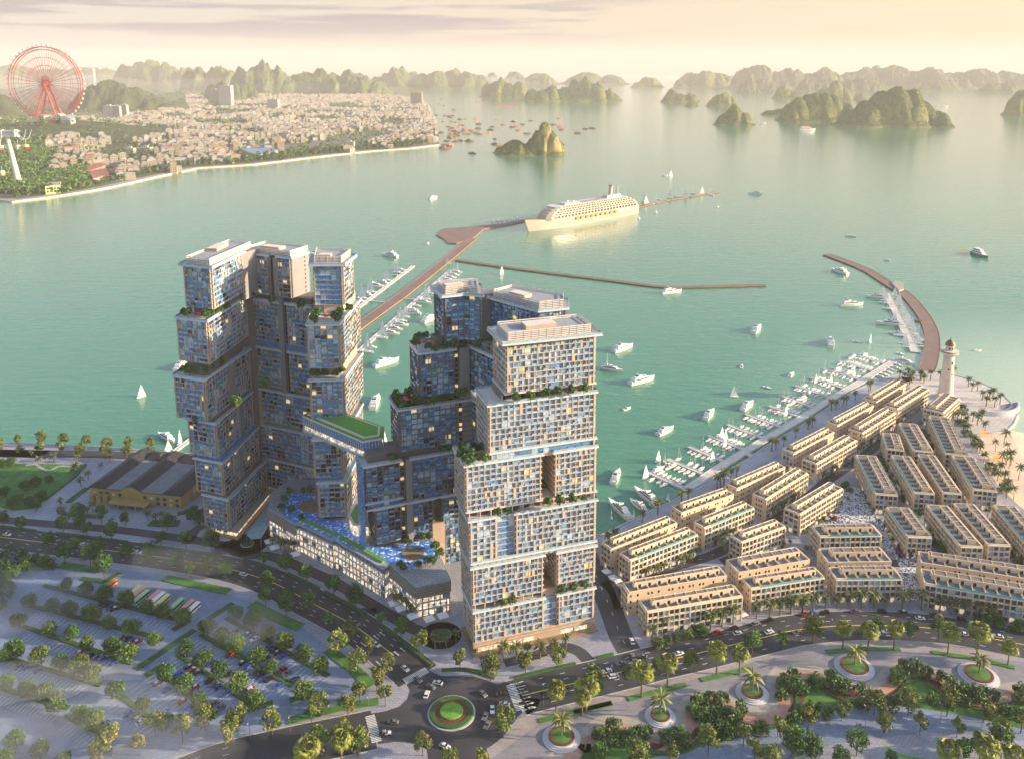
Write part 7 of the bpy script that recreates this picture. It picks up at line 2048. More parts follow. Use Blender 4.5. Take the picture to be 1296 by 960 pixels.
for i, (p, r, l) in enumerate(PLT):
    c = U(p)
    T = thing('round_planter', 'white stepped round planter %s' % l, 'planter', (c.x, c.y, GZ), 0, 'stepped round planters')
    for q, (ra, rb, z) in enumerate(((r, r - 1.0, .35), (r - 1.0, r - 1.9, .75), (r - 1.9, r - 2.7, 1.15))):
        b = MB(); b.lathe([(ra, 0), (ra, z), (rb, z)], 'slab', 44); b.build('step', T)
    b = MB(); b.lathe([(r - 2.7, 1.1), (r - 2.8, 1.6), (r - 3.3, 1.6)], 'redbed', 40); b.build('brown_ring', T)
    b = MB(); b.lathe([(r - 3.3, 1.55), (.02, 1.9)], 'lawn', 40); b.build('lawn_disc', T)
    FOUNT[i % 2].place((c.x, c.y, GZ + 1.6), i * 1.3, 'big pale leaved palm growing from the planter %s' % l, 'feature palms in the planters', 1.05)

# ================================================================== terraces: trees and red parasols
PAR = Kit('parasol', 'parasol'); m = MB(); m.tube((0, 0, 0), (0, 0, 2.6), .07, .05, 'steel', 6); PAR.part('pole', m); m = MB(); m.lathe([(1.9, 2.2), (0.02, 3.0)], 'red', 8); PAR.part('canopy', m)
PARW = Kit('parasol', 'parasol'); m = MB(); m.tube((0, 0, 0), (0, 0, 2.6), .07, .05, 'steel', 6); PARW.part('pole', m); m = MB(); m.box(-1.9, 1.9, -1.9, 1.9, 2.5, 2.62, 'hull'); m.lathe([(2.2, 2.62), (.02, 3.1)], 'hull', 4); PARW.part('canopy', m)
def terrace(zmap, z, trees, pars, where, ks=None, sc=1.0):
    for i, p in enumerate(trees):
        put(ks or TERR, zmap(*p), 'terrace tree %s, %s from left' % (where, nth(i)), 'trees on the tower terraces', z=z, sc=sc * 1.15, zc=3.1)
    for i, p in enumerate(pars):
        w = U(zmap(*p), z + 2.5); PAR.place((w.x, w.y, z), 0, 'red parasol %s, %s from left' % (where, nth(i)), 'red parasols on the terraces', 1.15)
zt5 = ZM(200, 280, 4.0); zt8 = ZM(480, 330, 3.84); ztb = ZM(490, 430, 6.4); zt1 = ZM(480, 560, 3.43); zt7 = ZM(200, 480, 4.364); ztp = ZM(370, 480, 4)
terrace(zt5, 147.1, [(130, 455), (150, 460), (240, 470), (265, 460), (310, 445), (350, 425)], [(185, 465), (205, 465), (222, 470)], 'on the left complex upper corner terrace')
terrace(zt5, 110.1, [(130, 745), (160, 720), (160, 755), (235, 760), (265, 740), (320, 710)], [(190, 745), (205, 740), (215, 735)], 'on the left complex lower corner terrace')
terrace(zt5, 144, [(410, 385), (475, 380), (575, 398), (720, 405), (725, 425)], [], 'on the left complex back wing', sc=.9)
terrace(zt5, 147.1, [(785, 480), (800, 465), (790, 500), (895, 480), (920, 465), (910, 490), (965, 435)], [(840, 475), (855, 480), (870, 475)], 'on the left complex right wing, upper terrace')
terrace(zt5, 110.4, [(795, 750), (800, 765), (845, 768), (895, 765), (930, 750)], [], 'on the left complex right wing, lower terrace')
terrace(zt5, 110.4, [(545, 815), (550, 830), (395, 915)], [], 'in the middle planted floor of the left complex')
terrace(zt7, 79.9, [(205, 215), (435, 120)], [], 'in the planted recess of the left complex')
terrace(zt8, 137.8, [(180, 400), (190, 370), (225, 360), (240, 410), (270, 425), (275, 365), (310, 395), (315, 410)], [(220, 395), (265, 390), (265, 402)], 'on the upper terrace of the middle complex')
terrace(zt8, 137.8, [(365, 405), (403, 395), (485, 405), (530, 400), (540, 420), (545, 395)], [], 'under the top block of the middle complex', sc=.9)
terrace(ztb, 105.9, [(75, 425), (85, 465), (175, 405), (120, 510), (235, 490)], [(145, 462), (158, 480), (212, 445)], 'on the second terrace of the middle complex')
terrace(ztb, 105.9, [(325, 490), (380, 480), (445, 462), (515, 455), (590, 430), (615, 435), (780, 385)], [], 'in the planted floor of the middle complex')
terrace(ztp, 74.5, [(500, 380), (515, 390)], [(480, 355), (515, 350), (520, 362)], 'on the terrace beside the sky lounge roof')
terrace(ztp, 74.5, [(760, 348), (795, 345)], [], 'in the shaded floor of the middle complex', sc=.8)
terrace(zt8, 108.1, [(510, 640), (530, 660), (550, 675), (580, 650), (600, 670), (565, 605), (505, 615)], [(545, 645), (600, 640)], 'on the upper terrace of the cream tower')
terrace(zt8, 138.0, [(670, 660), (735, 655), (812, 640), (868, 632), (932, 625), (995, 620)], [], 'in the open planted floor of the cream tower', sc=.85)
terrace(zt1, 107.9, [(360, 25), (365, 50), (385, 75), (395, 60), (410, 15), (450, 65), (440, 20), (360, 10)], [(398, 45), (440, 40)], 'on the lower terrace of the cream tower')
terrace(zt1, 82.8, [(515, 303), (560, 295), (728, 245), (732, 255), (783, 252), (838, 242), (890, 236)], [], 'on the third planted tower floor', sc=.8)
terrace(zt1, 79, [(718, 185)], [], 'in the tall slot of the cream tower')
terrace(zt1, 27.4, [(537, 690), (578, 682), (790, 636), (842, 626), (890, 618)], [], 'in the lowest planted floor of the cream tower', sc=.8)
terrace(zG, DK + .5, [(215, 140), (180, 185), (165, 235), (225, 250), (275, 290), (290, 135), (330, 130), (900, 435), (885, 415), (980, 400), (1050, 460), (1080, 500), (1000, 545), (1040, 545), (960, 560), (850, 560), (875, 580), (1020, 395), (1060, 445)], [], 'around the blue pool deck', sc=.85)
for i, p in enumerate([(815, 800), (855, 830), (925, 875), (1020, 890), (1100, 872), (125, 475), (245, 515), (95, 440)]):
    w = U(zG(*p), GZ + 2.4); PARW.place((w.x, w.y, GZ), .5, 'white square parasol on the pavement before the podium, %s of eight' % nth(i), 'white parasols before the podium', 1.4)
for i, p in enumerate([z5(30, 575), z5(65, 605), z5(85, 620), z5(720, 790)]):
    w = U(p, GZ + 2.4); PARW.place((w.x, w.y, GZ), .5, 'white square parasol near the sand coloured front blocks, %s from left' % nth(i), 'white parasols by the front blocks', 1.2)

# ================================================================== cars and buses
def car_kit(col, name='parked_car', roof=None, van=False):
    k = Kit(name, 'car')
    m = MB(); L, W = 4.5, 1.85
    prof = [(-L / 2, .35), (-L / 2, .78), (-L * .42, .92), (L * .2, .95), (L * .46, .78), (L / 2, .6), (L / 2, .35)]
    for s in (1, -1):
        m.face([(x, s * W / 2, z) for x, z in (prof if s < 0 else reversed(prof))], col)
    for (x0, z0), (x1, z1) in zip(prof, prof[1:] + prof[:1]):
        m.face([(x0, -W / 2, z0), (x0, W / 2, z0), (x1, W / 2, z1), (x1, -W / 2, z1)], col)
    k.part('body', m)
    m = MB(); wedge(m, -L * .40, L * .22, W * .94, W * .92, .92, 1.42, 'dark', .5, .75, tum=.86); k.part('windows', m)
    m = MB(); m.box(-L * .26, L * .045, -W * .40, W * .40, 1.42, 1.47, roof or col); k.part('roof', m)
    for x in (-L * .31, L * .31):
        for y in (-W / 2 + .02, W / 2 - .02):
            m = MB(); m.tube((x, y - .12, .33), (x, y + .12, .33), .33, .33, 'rubber', 10); k.part('wheel', m)
    for y in (-.65, .65):
        m = MB(); m.box(L / 2 - .06, L / 2 + .03, y - .2, y + .2, .56, .7, 'hull'); k.part('headlight', m)
    return k
CAR = dict(white=car_kit('carwhite'), black=car_kit('carblack'), red=car_kit('carred'), blue=car_kit('carblue'), grey=car_kit('cargrey'), blackwhite=car_kit('carblack', roof='carwhite'), redwhite=car_kit('carred', roof='carwhite'))
CNAME = dict(white='white car', black='black car', red='red car', blue='blue car', grey='grey car', blackwhite='black car with white roof', redwhite='red car with white roof')
def put_car(p, col, ang, label, group):
    w = U(p, GZ + .6); CAR[col].place((w.x, w.y, GZ + .05), ang, label, group, 1.12)
def bay_angle(a, b_):
    d = U(b_) - U(a); return atan2(d.y, d.x)
A1 = bay_angle(zM(100, 215), zM(170, 165)) if False else bay_angle(zM(590, 350) if False else zM(520, 345), zM(560, 315))
LOT = [(zM(445, 305), 'black'), (zM(490, 315), 'black'), (zM(540, 328), 'blue'), (zM(575, 340), 'blackwhite'), (zM(645, 583), 'grey'), (zM(695, 600), 'black'), (zM(740, 612), 'blue'), (zM(780, 622), 'redwhite'),
       (zM(287, 715), 'redwhite'), (zM(385, 740), 'black'), (zM(430, 757), 'grey'), (zM(478, 768), 'blue'), (zM(568, 798), 'blue'), (zM(1125, 908), 'blue'),
       (zN(375, 467), 'blackwhite'), (zN(410, 490), 'redwhite'), (zN(447, 512), 'blackwhite'), (zN(560, 442), 'blue'), (zN(700, 528), 'black'), (zN(285, 535), 'blue'), (zN(122, 604), 'blackwhite'), (zN(195, 650), 'blue'), (zN(420, 637), 'redwhite'), (zN(322, 748), 'redwhite'), (zN(380, 800), 'blue'), (zN(460, 850), 'grey'), (zN(548, 582), 'black'), (zN(575, 608), 'grey'), (zN(622, 632), 'blue'), (zN(688, 685), 'blue'), (zN(585, 765), 'grey'), (zN(628, 800), 'grey'), (zN(872, 650), 'redwhite'), (zN(190, 840), 'blue'),
       (zN(745, 185), 'grey'), (zN(860, 200), 'blackwhite'), (zN(893, 222), 'blue'), (zN(912, 243), 'white'), (zN(710, 368), 'red'), (zN(818, 432), 'blackwhite'), (zN(855, 457), 'blue'), (zN(918, 508), 'grey'), (zN(950, 530), 'black'),
       (zO(490, 397), 'blue'), (zO(525, 425), 'black'), (zO(560, 443), 'blackwhite'), (zO(608, 473), 'blue'), (zO(598, 598), 'red'), (zO(642, 628), 'grey'), (zO(713, 680), 'black'), (zO(455, 662), 'blue'), (zO(485, 678), 'black'), (zO(567, 735), 'blue'), (zO(320, 768), 'redwhite'), (zO(455, 495), 'black'),
       (zQ(225, 85), 'blue'), (zQ(310, 113), 'blue'), (zQ(150, 82), 'grey'), (zQ(1062, 462), 'blue'), (zQ(1110, 490), 'grey'), (zQ(1160, 538), 'white'), (zQ(860, 555), 'blue')]
ANG = bay_angle(zN(345, 480), zN(405, 450))
seen = {}
for p, c_ in LOT:
    near = min(ROWS, key=lambda r_: min(hypot(p[0] - q[0], p[1] - q[1] + 8) for q in r_[1]))
    key = (c_, near[0]); seen[key] = seen.get(key, 0) + 1
    put_car(p, c_, ANG + (pi if VR.random() < .5 else 0) + VR.uniform(-.05, .05), '%s %s, %s of its colour there' % (CNAME[c_], near[0], nth(seen[key] - 1)), 'cars in the car park')
def on_road(P, p):
    w = U(p); i = min(range(len(P)), key=lambda q: (P[q] - w).length); return heading(P, i)
RC = [(WEST, zW(42, 675), 'white', 'at the left edge of the boulevard'), (WEST, zW(350, 715), 'grey', 'on the boulevard before the mustard hall'), (WEST, zW(488, 733), 'white', 'on the boulevard right of the grey car by the hall'), (WEST, zW(808, 780), 'white', 'on the boulevard below the left complex'), (WEST, zA(102, 96), 'white', 'on the boulevard at the turning circle exit'), (WEST, zA(725, 425), 'white', 'beside the golden trees on the boulevard'), (WEST, zA(860, 537), 'white', 'waiting at the crosswalk west of the roundabout'), (WEST, zA(630, 325), 'grey', 'by the side lane mouth on the boulevard'), (WEST, zA(920, 588), 'grey', 'just past the west crosswalk'),
      (EAST, zB(1242, 318), 'white', 'at the drive of the cream tower'), (EAST, zB(1275, 346), 'white', 'under the fan palms east of the crosswalk'), (EAST, zC(122, 473), 'white', 'on the boulevard before the side road mouth'), (EAST, zC(160, 502), 'white', 'in the near lane before the side road mouth'), (EAST, zC(200, 432), 'grey', 'at the side road mouth'), (EAST, zC(523, 377), 'white', 'under the first fan palms on the boulevard'), (EAST, zC(845, 265), 'white', 'before the front row block on the boulevard'), (EAST, zC(1020, 258), 'white', 'right of the two white cars before the blocks'), (EAST, zC(1175, 262), 'grey', 'behind the lamp on the boulevard'), (EAST, zD(490, 257), 'white', 'between two fan palms on the boulevard'), (EAST, zD(675, 183), 'white', 'in the far lane before the mosaic passage'), (EAST, zD(925, 272), 'white', 'behind the fan palms at right'), (EAST, zD(1105, 282), 'white', 'near the right end of the boulevard'), (EAST, zD(345, 258), 'grey', 'half hidden by a fan palm on the boulevard'),
      (SOUTHW, zA(405, 850), 'grey', 'on the south road near the car park'),
      (EAST, zC(728, 262), 'red', 'parked at the kerb before the front row block'), (EAST, zC(870, 168), 'white', 'parked by the gap after the front row block'), (EAST, zC(945, 213), 'grey', 'parked at the kerb left of the second block'), (EAST, zC(1020, 193), 'black', 'parked at the kerb before the second block'), (EAST, zC(825, 237), 'black', 'parked at the kerb at the block gap'), (EAST, zD(42, 160), 'red', 'parked at the kerb next to a blue car'), (EAST, zD(85, 156), 'blue', 'parked at the kerb next to the red car'), (EAST, zD(150, 150), 'black', 'parked at the kerb right of the blue car'), (EAST, zD(315, 145), 'grey', 'parked at the kerb before the third block'), (EAST, zD(465, 143), 'black', 'parked at the kerb right of the third block'), (EAST, zD(578, 148), 'blackwhite', 'parked at the kerb at the mosaic passage'), (EAST, zD(750, 165), 'black', 'parked at the kerb before the longest block'), (EAST, zD(905, 187), 'black', 'parked at the kerb near the bright bushes')]
for P, p, c_, l in RC:
    put_car(p, c_, on_road(P, p) + (0 if VR.random() < .5 else pi), '%s %s' % (CNAME[c_], l), 'cars on the roads')
for p, q, c_, l in [(zB(185, 455), zB(195, 430), 'white', 'west side of the roundabout, lowest of three'), (zB(210, 408), zB(195, 400), 'grey', 'west side of the roundabout between two white ones'), (zB(250, 386), zB(225, 380), 'white', 'west side of the roundabout, topmost of three'), (zB(515, 450), zB(535, 468), 'grey', 'north of the roundabout island'), (zB(615, 452), zB(640, 445), 'black', 'near the eastern crosswalk in the roundabout'), (zB(640, 512), zB(615, 508), 'white', 'by the eastern crosswalk, pointing along the road'), (zB(570, 543), zB(570, 560), 'white', 'east of the roundabout island, upper one'), (zB(528, 583), zB(518, 605), 'grey', 'east of the roundabout island, middle one'), (zB(540, 633), zB(528, 655), 'grey', 'east of the roundabout island, lower one'), (zB(292, 757), zB(310, 765), 'white', 'south of the roundabout island behind a golden tree'), (zA(803, 787), zA(780, 785), 'grey', 'left of the roundabout island, upper one'), (zA(768, 838), zA(790, 836), 'white', 'left of the roundabout island, at the south crosswalk'), (zC(262, 308), zC(255, 290), 'white', 'on the side road right of the cream tower'), (zC(268, 395), zC(262, 375), 'grey', 'leaving the side road by the front row block'), (zC(318, 392), zC(295, 388), 'grey', 'turning into the side road by the front row block'), (zG(375, 452), zG(392, 462), 'white', 'on the lane at the podium foot') , ((487, 927), (497, 924), 'black', 'at the south crosswalk on the road below'), (zR(95, 95), zR(125, 100), 'white', 'parked by the purple flowering bushes')]:
    d = U(q) - U(p); put_car(p, c_, atan2(d.y, d.x), '%s %s' % (CNAME[c_], l), 'cars on the roads')
MOTO = Kit('motor_scooter', 'scooter')
m = MB(); m.box(-.9, .8, -.16, .16, .35, .8, 'dark'); m.tube((.7, 0, .4), (.55, 0, 1.15), .06, .05, 'steel', 5); m.box(.4, .65, -.35, .35, 1.1, 1.16, 'steel'); MOTO.part('body', m)
for x in (-.65, .75):
    m = MB(); m.tube((x, -.08, .3), (x, .08, .3), .3, .3, 'rubber', 10); MOTO.part('wheel', m)
for i, p in enumerate([zB(740, 510), zB(755, 515), zB(770, 510), zB(860, 490), zB(880, 488), zB(895, 485), zB(865, 452), zB(1015, 425)]):
    w = U(p); MOTO.place((w.x, w.y, GZ + .03), .3, 'dark scooter in the near lane east of the crosswalk, %s from left' % nth(i), 'scooters on the boulevard', 1.3)
def bus_kit(col):
    k = Kit('parked_bus', 'bus'); m = MB(); m.box(-5.6, 5.6, -1.3, 1.3, .4, 3.2, col, col); k.part('body', m)
    m = MB(); m.box(-5.5, 5.5, -1.33, 1.33, 1.6, 2.6, 'dark'); k.part('window_band', m)
    m = MB(); m.box(5.56, 5.66, -1.15, 1.15, 1.3, 2.7, 'dark'); k.part('windscreen', m)
    m = MB(); m.box(-3, 1, -.8, .8, 3.2, 3.35, col); k.part('roof_unit', m)
    for x in (-3.5, 3.4):
        for y in (-1.2, 1.2):
            m = MB(); m.tube((x, y - .14, .48), (x, y + .14, .48), .48, .48, 'rubber', 10); k.part('wheel', m)
    return k
BUS = {c_: bus_kit(c_) for c_ in ('busyellow', 'buspink', 'busgreen', 'buswhite', 'busorange')}
BA_ = bay_angle(zM(760, 275), zM(845, 205))
for i, (p, c_, nm) in enumerate([(zM(745, 193), 'busyellow', 'yellow bus, leftmost of the first three'), (zM(775, 208), 'buspink', 'pink bus between yellow and green buses'), (zM(805, 232), 'busgreen', 'green bus, third of the first three'), (zM(912, 235), 'buspink', 'pink bus left of the white bus'), (zM(945, 250), 'buswhite', 'white bus between pink and yellow buses'), (zM(985, 270), 'busyellow', 'yellow bus right of the white bus'), (zM(1105, 305), 'busgreen', 'green bus standing alone'), (zM(1200, 318), 'buspink', 'pink bus at the right end of the row'), (zM(1245, 338), 'buswhite', 'white bus, last of the row'), (zM(525, 135), 'busorange', 'orange bus standing apart at the left')]):
    w = U(p, GZ + 2.6); BUS[c_].place((w.x, w.y, GZ), BA_, nm + ' in the car park', 'buses in the car park', 1.05)

# ================================================================== lamp posts
LAMP = Kit('street_lamp', 'street lamp'); m = MB(); m.tube((0, 0, 0), (0, 0, 9), .12, .07, 'steel', 6); LAMP.part('pole', m); m = MB(); m.tube((0, 0, 8.9), (1.8, 0, 9.4), .06, .05, 'steel', 5); m.box(1.5, 2.5, -.18, .18, 9.35, 9.5, 'slab'); LAMP.part('lamp_head', m)
for i, p in enumerate([zA(135, 865), zA(325, 835), zA(510, 780), zA(690, 740), zB(870, 515), zB(1270, 432), zC(150, 555), zC(690, 420), zC(1030, 340), zC(1195, 310), zD(5, 310), zD(190, 290), zD(410, 300), zD(570, 745), zD(785, 765), zD(1015, 785), zD(370, 780), zD(1235, 810)]):
    w = U(p); LAMP.place((w.x, w.y, GZ), pi / 2 if i > 3 else -pi / 2, 'thin grey street lamp on the near side pavements, %s from the left' % nth(i), 'thin street lamps', 1)
# people-sized cafe furniture is too small to read; the wakes are water
# ================================================================== the town across the bay
TR = random.Random(17)
M['hw1'] = mat('town_cream', (.35, .31, .25), .8, .15, .05); M['hw2'] = mat('town_white', (.42, .40, .36), .8, .12, .05); M['hw3'] = mat('town_ochre', (.32, .26, .18), .8, .15, .05)
M['hr1'] = mat('town_red_roof', (.36, .13, .08), .8, .2, .1); M['hr2'] = mat('town_grey_roof', (.34, .31, .28), .8, .2, .1); M['hr3'] = mat('town_blue_roof', (.18, .26, .36), .6, .2, .1)
def house_into(mb, x, y, z, rz, w, d, h, kw, kr, gable, detail=False, far=False):
    u = Vector((cos(rz), sin(rz))); n = Vector((-u.y, u.x)); o = Vector((x, y)) - u * w / 2 - n * d / 2
    mb.obox(o, u, w, d, z - 3, z + h, kw, kr)
    P = [o, o + u * w, o + u * w + n * d, o + n * d]
    if gable:
        a, b = (P[0] + P[3]) / 2, (P[1] + P[2]) / 2; t = z + h + w * .16
        mb.face([(*P[0], z + h + .05), (*P[1], z + h + .05), (*b, t), (*a, t)], kr); mb.face([(*P[2], z + h + .05), (*P[3], z + h + .05), (*a, t), (*b, t)], kr)
        mb.face([(*P[3], z + h + .05), (*P[0], z + h + .05), (*a, t)], kw); mb.face([(*P[1], z + h + .05), (*P[2], z + h + .05), (*b, t)], kw)
    else:
        mb.obox(o + u * w * .2 + n * d * .3, u, w * .4, d * .4, z + h, z + h + 2.6, kw, kr)
    if far: return
    nf = max(1, int(h / 4)); nw = max(2, int(w / 3.6))
    for f in range(nf):
        za = z + f * h / nf + h / nf * .3; zb = za + h / nf * .45
        for q in range(nw):
            p = o + u * (w * (q + .25) / nw) - n * .06; e = p + u * (w / nw * .5)
            mb.face([(*p, za), (*e, za), (*e, zb), (*p, zb)], 'glassd')
        if detail:
            for q in range(max(1, int(d / 4))):
                p = o + u * (w + .06) + n * (d * (q + .25) / max(1, int(d / 4))); e = p + n * 1.8
                mb.face([(*p, za), (*e, za), (*e, zb), (*p, zb)], 'glassd')
KW = ('hw1', 'hw1', 'hw2', 'hw2', 'hw2', 'hw3')
HK = []
for i in range(14):
    m = MB(); gb = i % 3 == 0
    kr = 'hr1' if i % 5 == 0 else ('hr3' if i == 7 else 'hr2')
    house_into(m, 0, 0, 0, 0, TR.uniform(13, 24), TR.uniform(12, 20), TR.uniform(9, 24), KW[i % 6], kr, gb, True)
    HK.append((m.mesh('town_house'), ('red roofed', 'grey roofed', 'blue roofed')[('hr1', 'hr2', 'hr3').index(kr)], {'hw1': 'cream', 'hw2': 'white', 'hw3': 'ochre'}[KW[i % 6]]))
keepout = [((60, 250), (130, 165)), ]
def town_ok(x, y):
    if not inside((x, y), [(p.x, p.y) for p in TOWN]): return False
    pr = proj((x, y, 3))
    if pr[0] < 62 and pr[1] > 158: return False
    if pr[0] < 118 and pr[1] < 150: return False
    if pr[0] < 150 and pr[1] > 222 - (pr[0] - 60) * .1: return False
    if hill_z(x, y) > 34: return False
    if 100 < pr[0] < 236 and pr[1] < 146 - max(0, (pr[0] - 170)) * .18: return False
    return True
# streets: a loose rotated grid
cand = []
ang = .42; ux, uy = Vector((cos(ang), sin(ang))), Vector((-sin(ang), cos(ang)))
for i in range(-190, 190):
    for j in range(-150, 210):
        if mnoise.noise(Vector((i * .23, j * .31, 5))) > .22 or TR.random() < .06: continue
        p = Vector((-1400, 4300)) + ux * (i * 21 + TR.uniform(-5, 5)) + uy * (j * 25 + TR.uniform(-5, 5))
        g = mnoise.noise(Vector((p.x / 260, p.y / 260, 1.7)))
        if g > .13 or TR.random() < .14: continue          # parks
        if not town_ok(p.x, p.y): continue
        e = min((p - q).length for q in TOWN[1:13])
        if e < 70: continue
        cand.append((p, g))
cand.sort(key=lambda q: q[0].y)
near, far = cand[:292], cand[292:]
for p, g in near:
    me, rf, wl = TR.choice(HK)
    o = link('town_house', me, None, (p.x, p.y, hill_z(p.x, p.y)))
    s = TR.uniform(.8, 1.15); o.scale = (s, s, s * TR.uniform(.7, 1.3)); o.rotation_euler = (0, 0, ang + TR.choice((0, pi / 2, pi, -pi / 2)) + TR.uniform(-.08, .08))
    tag(o, '%s walled %s house in the dense town across the bay' % (wl, rf), 'house', '%s %s town houses' % (wl, rf))
mb = MB()
for p, g in far[:9500]:
    kr = TR.choices(('hr1', 'hr2', 'hr3'), (.14, .82, .04))[0]
    house_into(mb, p.x, p.y, hill_z(p.x, p.y), ang + TR.choice((0, pi / 2)), TR.uniform(13, 24), TR.uniform(12, 20), TR.uniform(8, 26), TR.choice(KW), kr, TR.random() < .3, far=p.y > 4200)
stuff(mb.build('far_town_houses'))
# trees among the houses and along the shore
def clump(mb, x, y, z, R, n, r, s=3.0):
    for i in range(n):
        d = Vector((r.gauss(0, 1), r.gauss(0, 1), abs(r.gauss(0, 1)))).normalized() * R * r.uniform(.6, 1)
        leaf_quad(mb, Vector((x, y, z + R * .5)) + Vector((d.x, d.y, d.z * .9)), s, 'leaf' if r.random() < .6 else ('leaf2' if r.random() < .6 else 'leafo'), r, .8)
mb = MB()
for k in range(7500):
    x, y = TR.uniform(-3400, -260), TR.uniform(2500, 8800)
    if not inside((x, y), [(p.x, p.y) for p in TOWN]): continue
    g = mnoise.noise(Vector((x / 260, y / 260, 1.7)))
    if g < .08 and TR.random() < .45: continue
    clump(mb, x, y, hill_z(x, y), TR.uniform(8, 16), 10, TR, 5.5)
stuff(mb.build('town_greenery'))
# the wooded slope below the wheel
mb = MB()
for k in range(5200):
    px, py = TR.uniform(-40, 135), TR.uniform(150, 246)
    w = U((px, py), 3)
    for _ in range(4):
        z = hill_z(w.x, w.y); w = U((px, py), min(z, 70))
    if px > 62 and (py < 200 or px > 112): continue
    if px > 55 and 226 < py: 
        if TR.random() < .4: continue
    if not inside((w.x, w.y), [(p.x, p.y) for p in TOWN]): continue
    if 14 < px < 56 and 160 < py < 176 and TR.random() < .85: continue
    e = min((w - q).length for q in TOWN[:8])
    if e < 45: continue
    clump(mb, w.x, w.y, hill_z(w.x, w.y), TR.uniform(8, 14), 16, TR, 4.2)
stuff(mb.build('wooded_slope'))
SH_ = []
for i in range(3):
    k = Kit('shore_tree', 'tree'); k.part('trunk', trunk_mesh(10, .6, 300 + i, R=4)); k.part('crown', crown_mesh(9, 7.5, 11, 420, 300 + i, (DK_, MD_, OL_)[i], 14, 2.2)); SH_.append(k)
pts = resample(offset_line([Vector(p) for p in TOWN[1:13]], 42), 27)
for i, p in enumerate(pts):
    SH_[i % 3].place((p.x, p.y, 3), i, 'bushy tree lining the shore path of the town', 'trees along the town shore', TR.uniform(.8, 1.25))
pts = resample(offset_line([Vector(p) for p in TOWN[8:13]], 80), 30)
for i, p in enumerate(pts):
    SH_[i % 3].place((p.x, p.y, 3), i, 'bushy tree in the second row behind the town shore path', 'trees behind the town shore', TR.uniform(.9, 1.35))
# tall town buildings
def block(px0, px1, pyb, pyt, label, kw='hw2', cat='tower block', deep=.8, stripes=8, kr='hr2'):
    a = U((px0, pyb), 3); b = U((px1, pyb), 3); w = b.x - a.x
    Y = (a.y + b.y) / 2; zt = UD((px0 + px1) / 2, pyt, Y).z
    T = thing('town_building', label, cat, (a.x, Y, 3))
    m = MB(); m.box(0, w, 0, w * deep, 0, zt - 3, kw, kr); m.build('wall', T)
    m = MB(); nf = max(2, int((zt - 3) / 5)); nw = max(2, stripes)
    for f in range(nf):
        for q in range(nw):
            x = w * (q + .22) / nw; z = (zt - 3) * (f + .25) / nf
            m.face([(x, -.2, z), (x + w / nw * .56, -.2, z), (x + w / nw * .56, -.2, z + (zt - 3) / nf * .5), (x, -.2, z + (zt - 3) / nf * .5)], 'glassd')
    m.build('window_rows', T)
    m = MB(); m.box(w * .3, w * .7, w * deep * .3, w * deep * .7, zt - 3, zt + 3, kw, kr); m.build('roof_house', T)
for args in [(264, 277, 135, 113.5, 'left white slab of the twin town towers'), (278, 293, 135.5, 108.5, 'right taller white slab of the twin town towers'), (131.5, 143, 151, 134, 'cream left block of the grey trio left of the town'), (144, 152, 151, 134.5, 'grey middle block of the trio left of the town', 'hr2'), (153, 161, 150, 133, 'right block of the trio left of the town'), (520, 534, 135, 117, 'yellow tower at the tip of the headland', 'hw3'), (339, 352, 141, 126, 'white block in the middle of the town'), (111, 119, 106, 87, 'far pale tower, leftmost by the wheel', 'hw1'), (118, 127, 104, 86, 'far pale tower, middle by the wheel', 'hw1'), (128, 139, 99, 85.5, 'far pale tower, rightmost by the wheel', 'hw1'), (157, 169, 198, 188, 'cream office block before the town'), (176, 190, 196, 187, 'white office block before the town'), (436, 448, 191, 180, 'cream block near the headland shore'), (355, 369, 178, 168, 'white house block in the middle town')]:
    block(*args)
def low(pts, z1, label, kw, kr, cat='hall'):
    T = thing('town_hall_building', label, cat); P = ccw([U(p, z1) for p in pts]); m = MB(); m.prism(P, 2.5, z1 - .6, kw); m.build('wall', T)
    m = MB(); m.prism(inset_poly(P, -1.5), z1 - .6, z1 + .6, kr); m.build('roof', T)
low([(216, 196), (262, 190.5), (314, 197), (264, 204)], 12, 'long low market hall with a pale flat roof near the shore', 'greyw', 'hr2', 'market hall')
low([(305, 189), (330, 182), (352, 190), (325, 197)], 14, 'low hall with a pale blue roof near the shore', 'hw1', 'hr3')
low([(92, 211), (130, 203), (134, 209), (114, 216), (96, 217)], 16, 'red brown barrack block left of the town shore', 'hw3', 'hr1', 'block')
low([(114, 217), (134, 213), (138, 221), (118, 226)], 14, 'red roofed corner block above the shore trees', 'hw1', 'hr1', 'block')
low([(74, 199), (100, 197), (103, 203), (80, 205)], 10, 'pale green roofed shed by the wooded slope', 'hw2', 'hr3', 'shed')
for i in range(5):
    low([(138 + i * 13, 214 - i * 2.6), (150 + i * 13, 211.5 - i * 2.6), (152 + i * 13, 214 - i * 2.4), (140 + i * 13, 217 - i * 2.6)], 11, 'red roofed row house near the shore path, %s from the left' % nth(i), 'hw3', 'hr1', 'house')
M['limeg'] = mat('lime_green_wall', (.52, .60, .20), .8, .1)
T = thing('lime_house', 'lime green building at the water left of the town', 'house'); P = ccw([U(p, 3) for p in ((58, 246.5), (77, 244.5), (78, 240), (62, 241))])
m = MB(); m.prism(P, 3, 22, 'limeg', 'hr2'); m.build('wall', T)
m = MB()
for i in range(4):
    for z in (7, 14): m.obox(P[0] + (P[1] - P[0]) * (.08 + .24 * i) + Vector((0, -.3)), (P[1] - P[0]).normalized(), 5, .2, z, z + 4, 'dark')
m.build('windows', T)
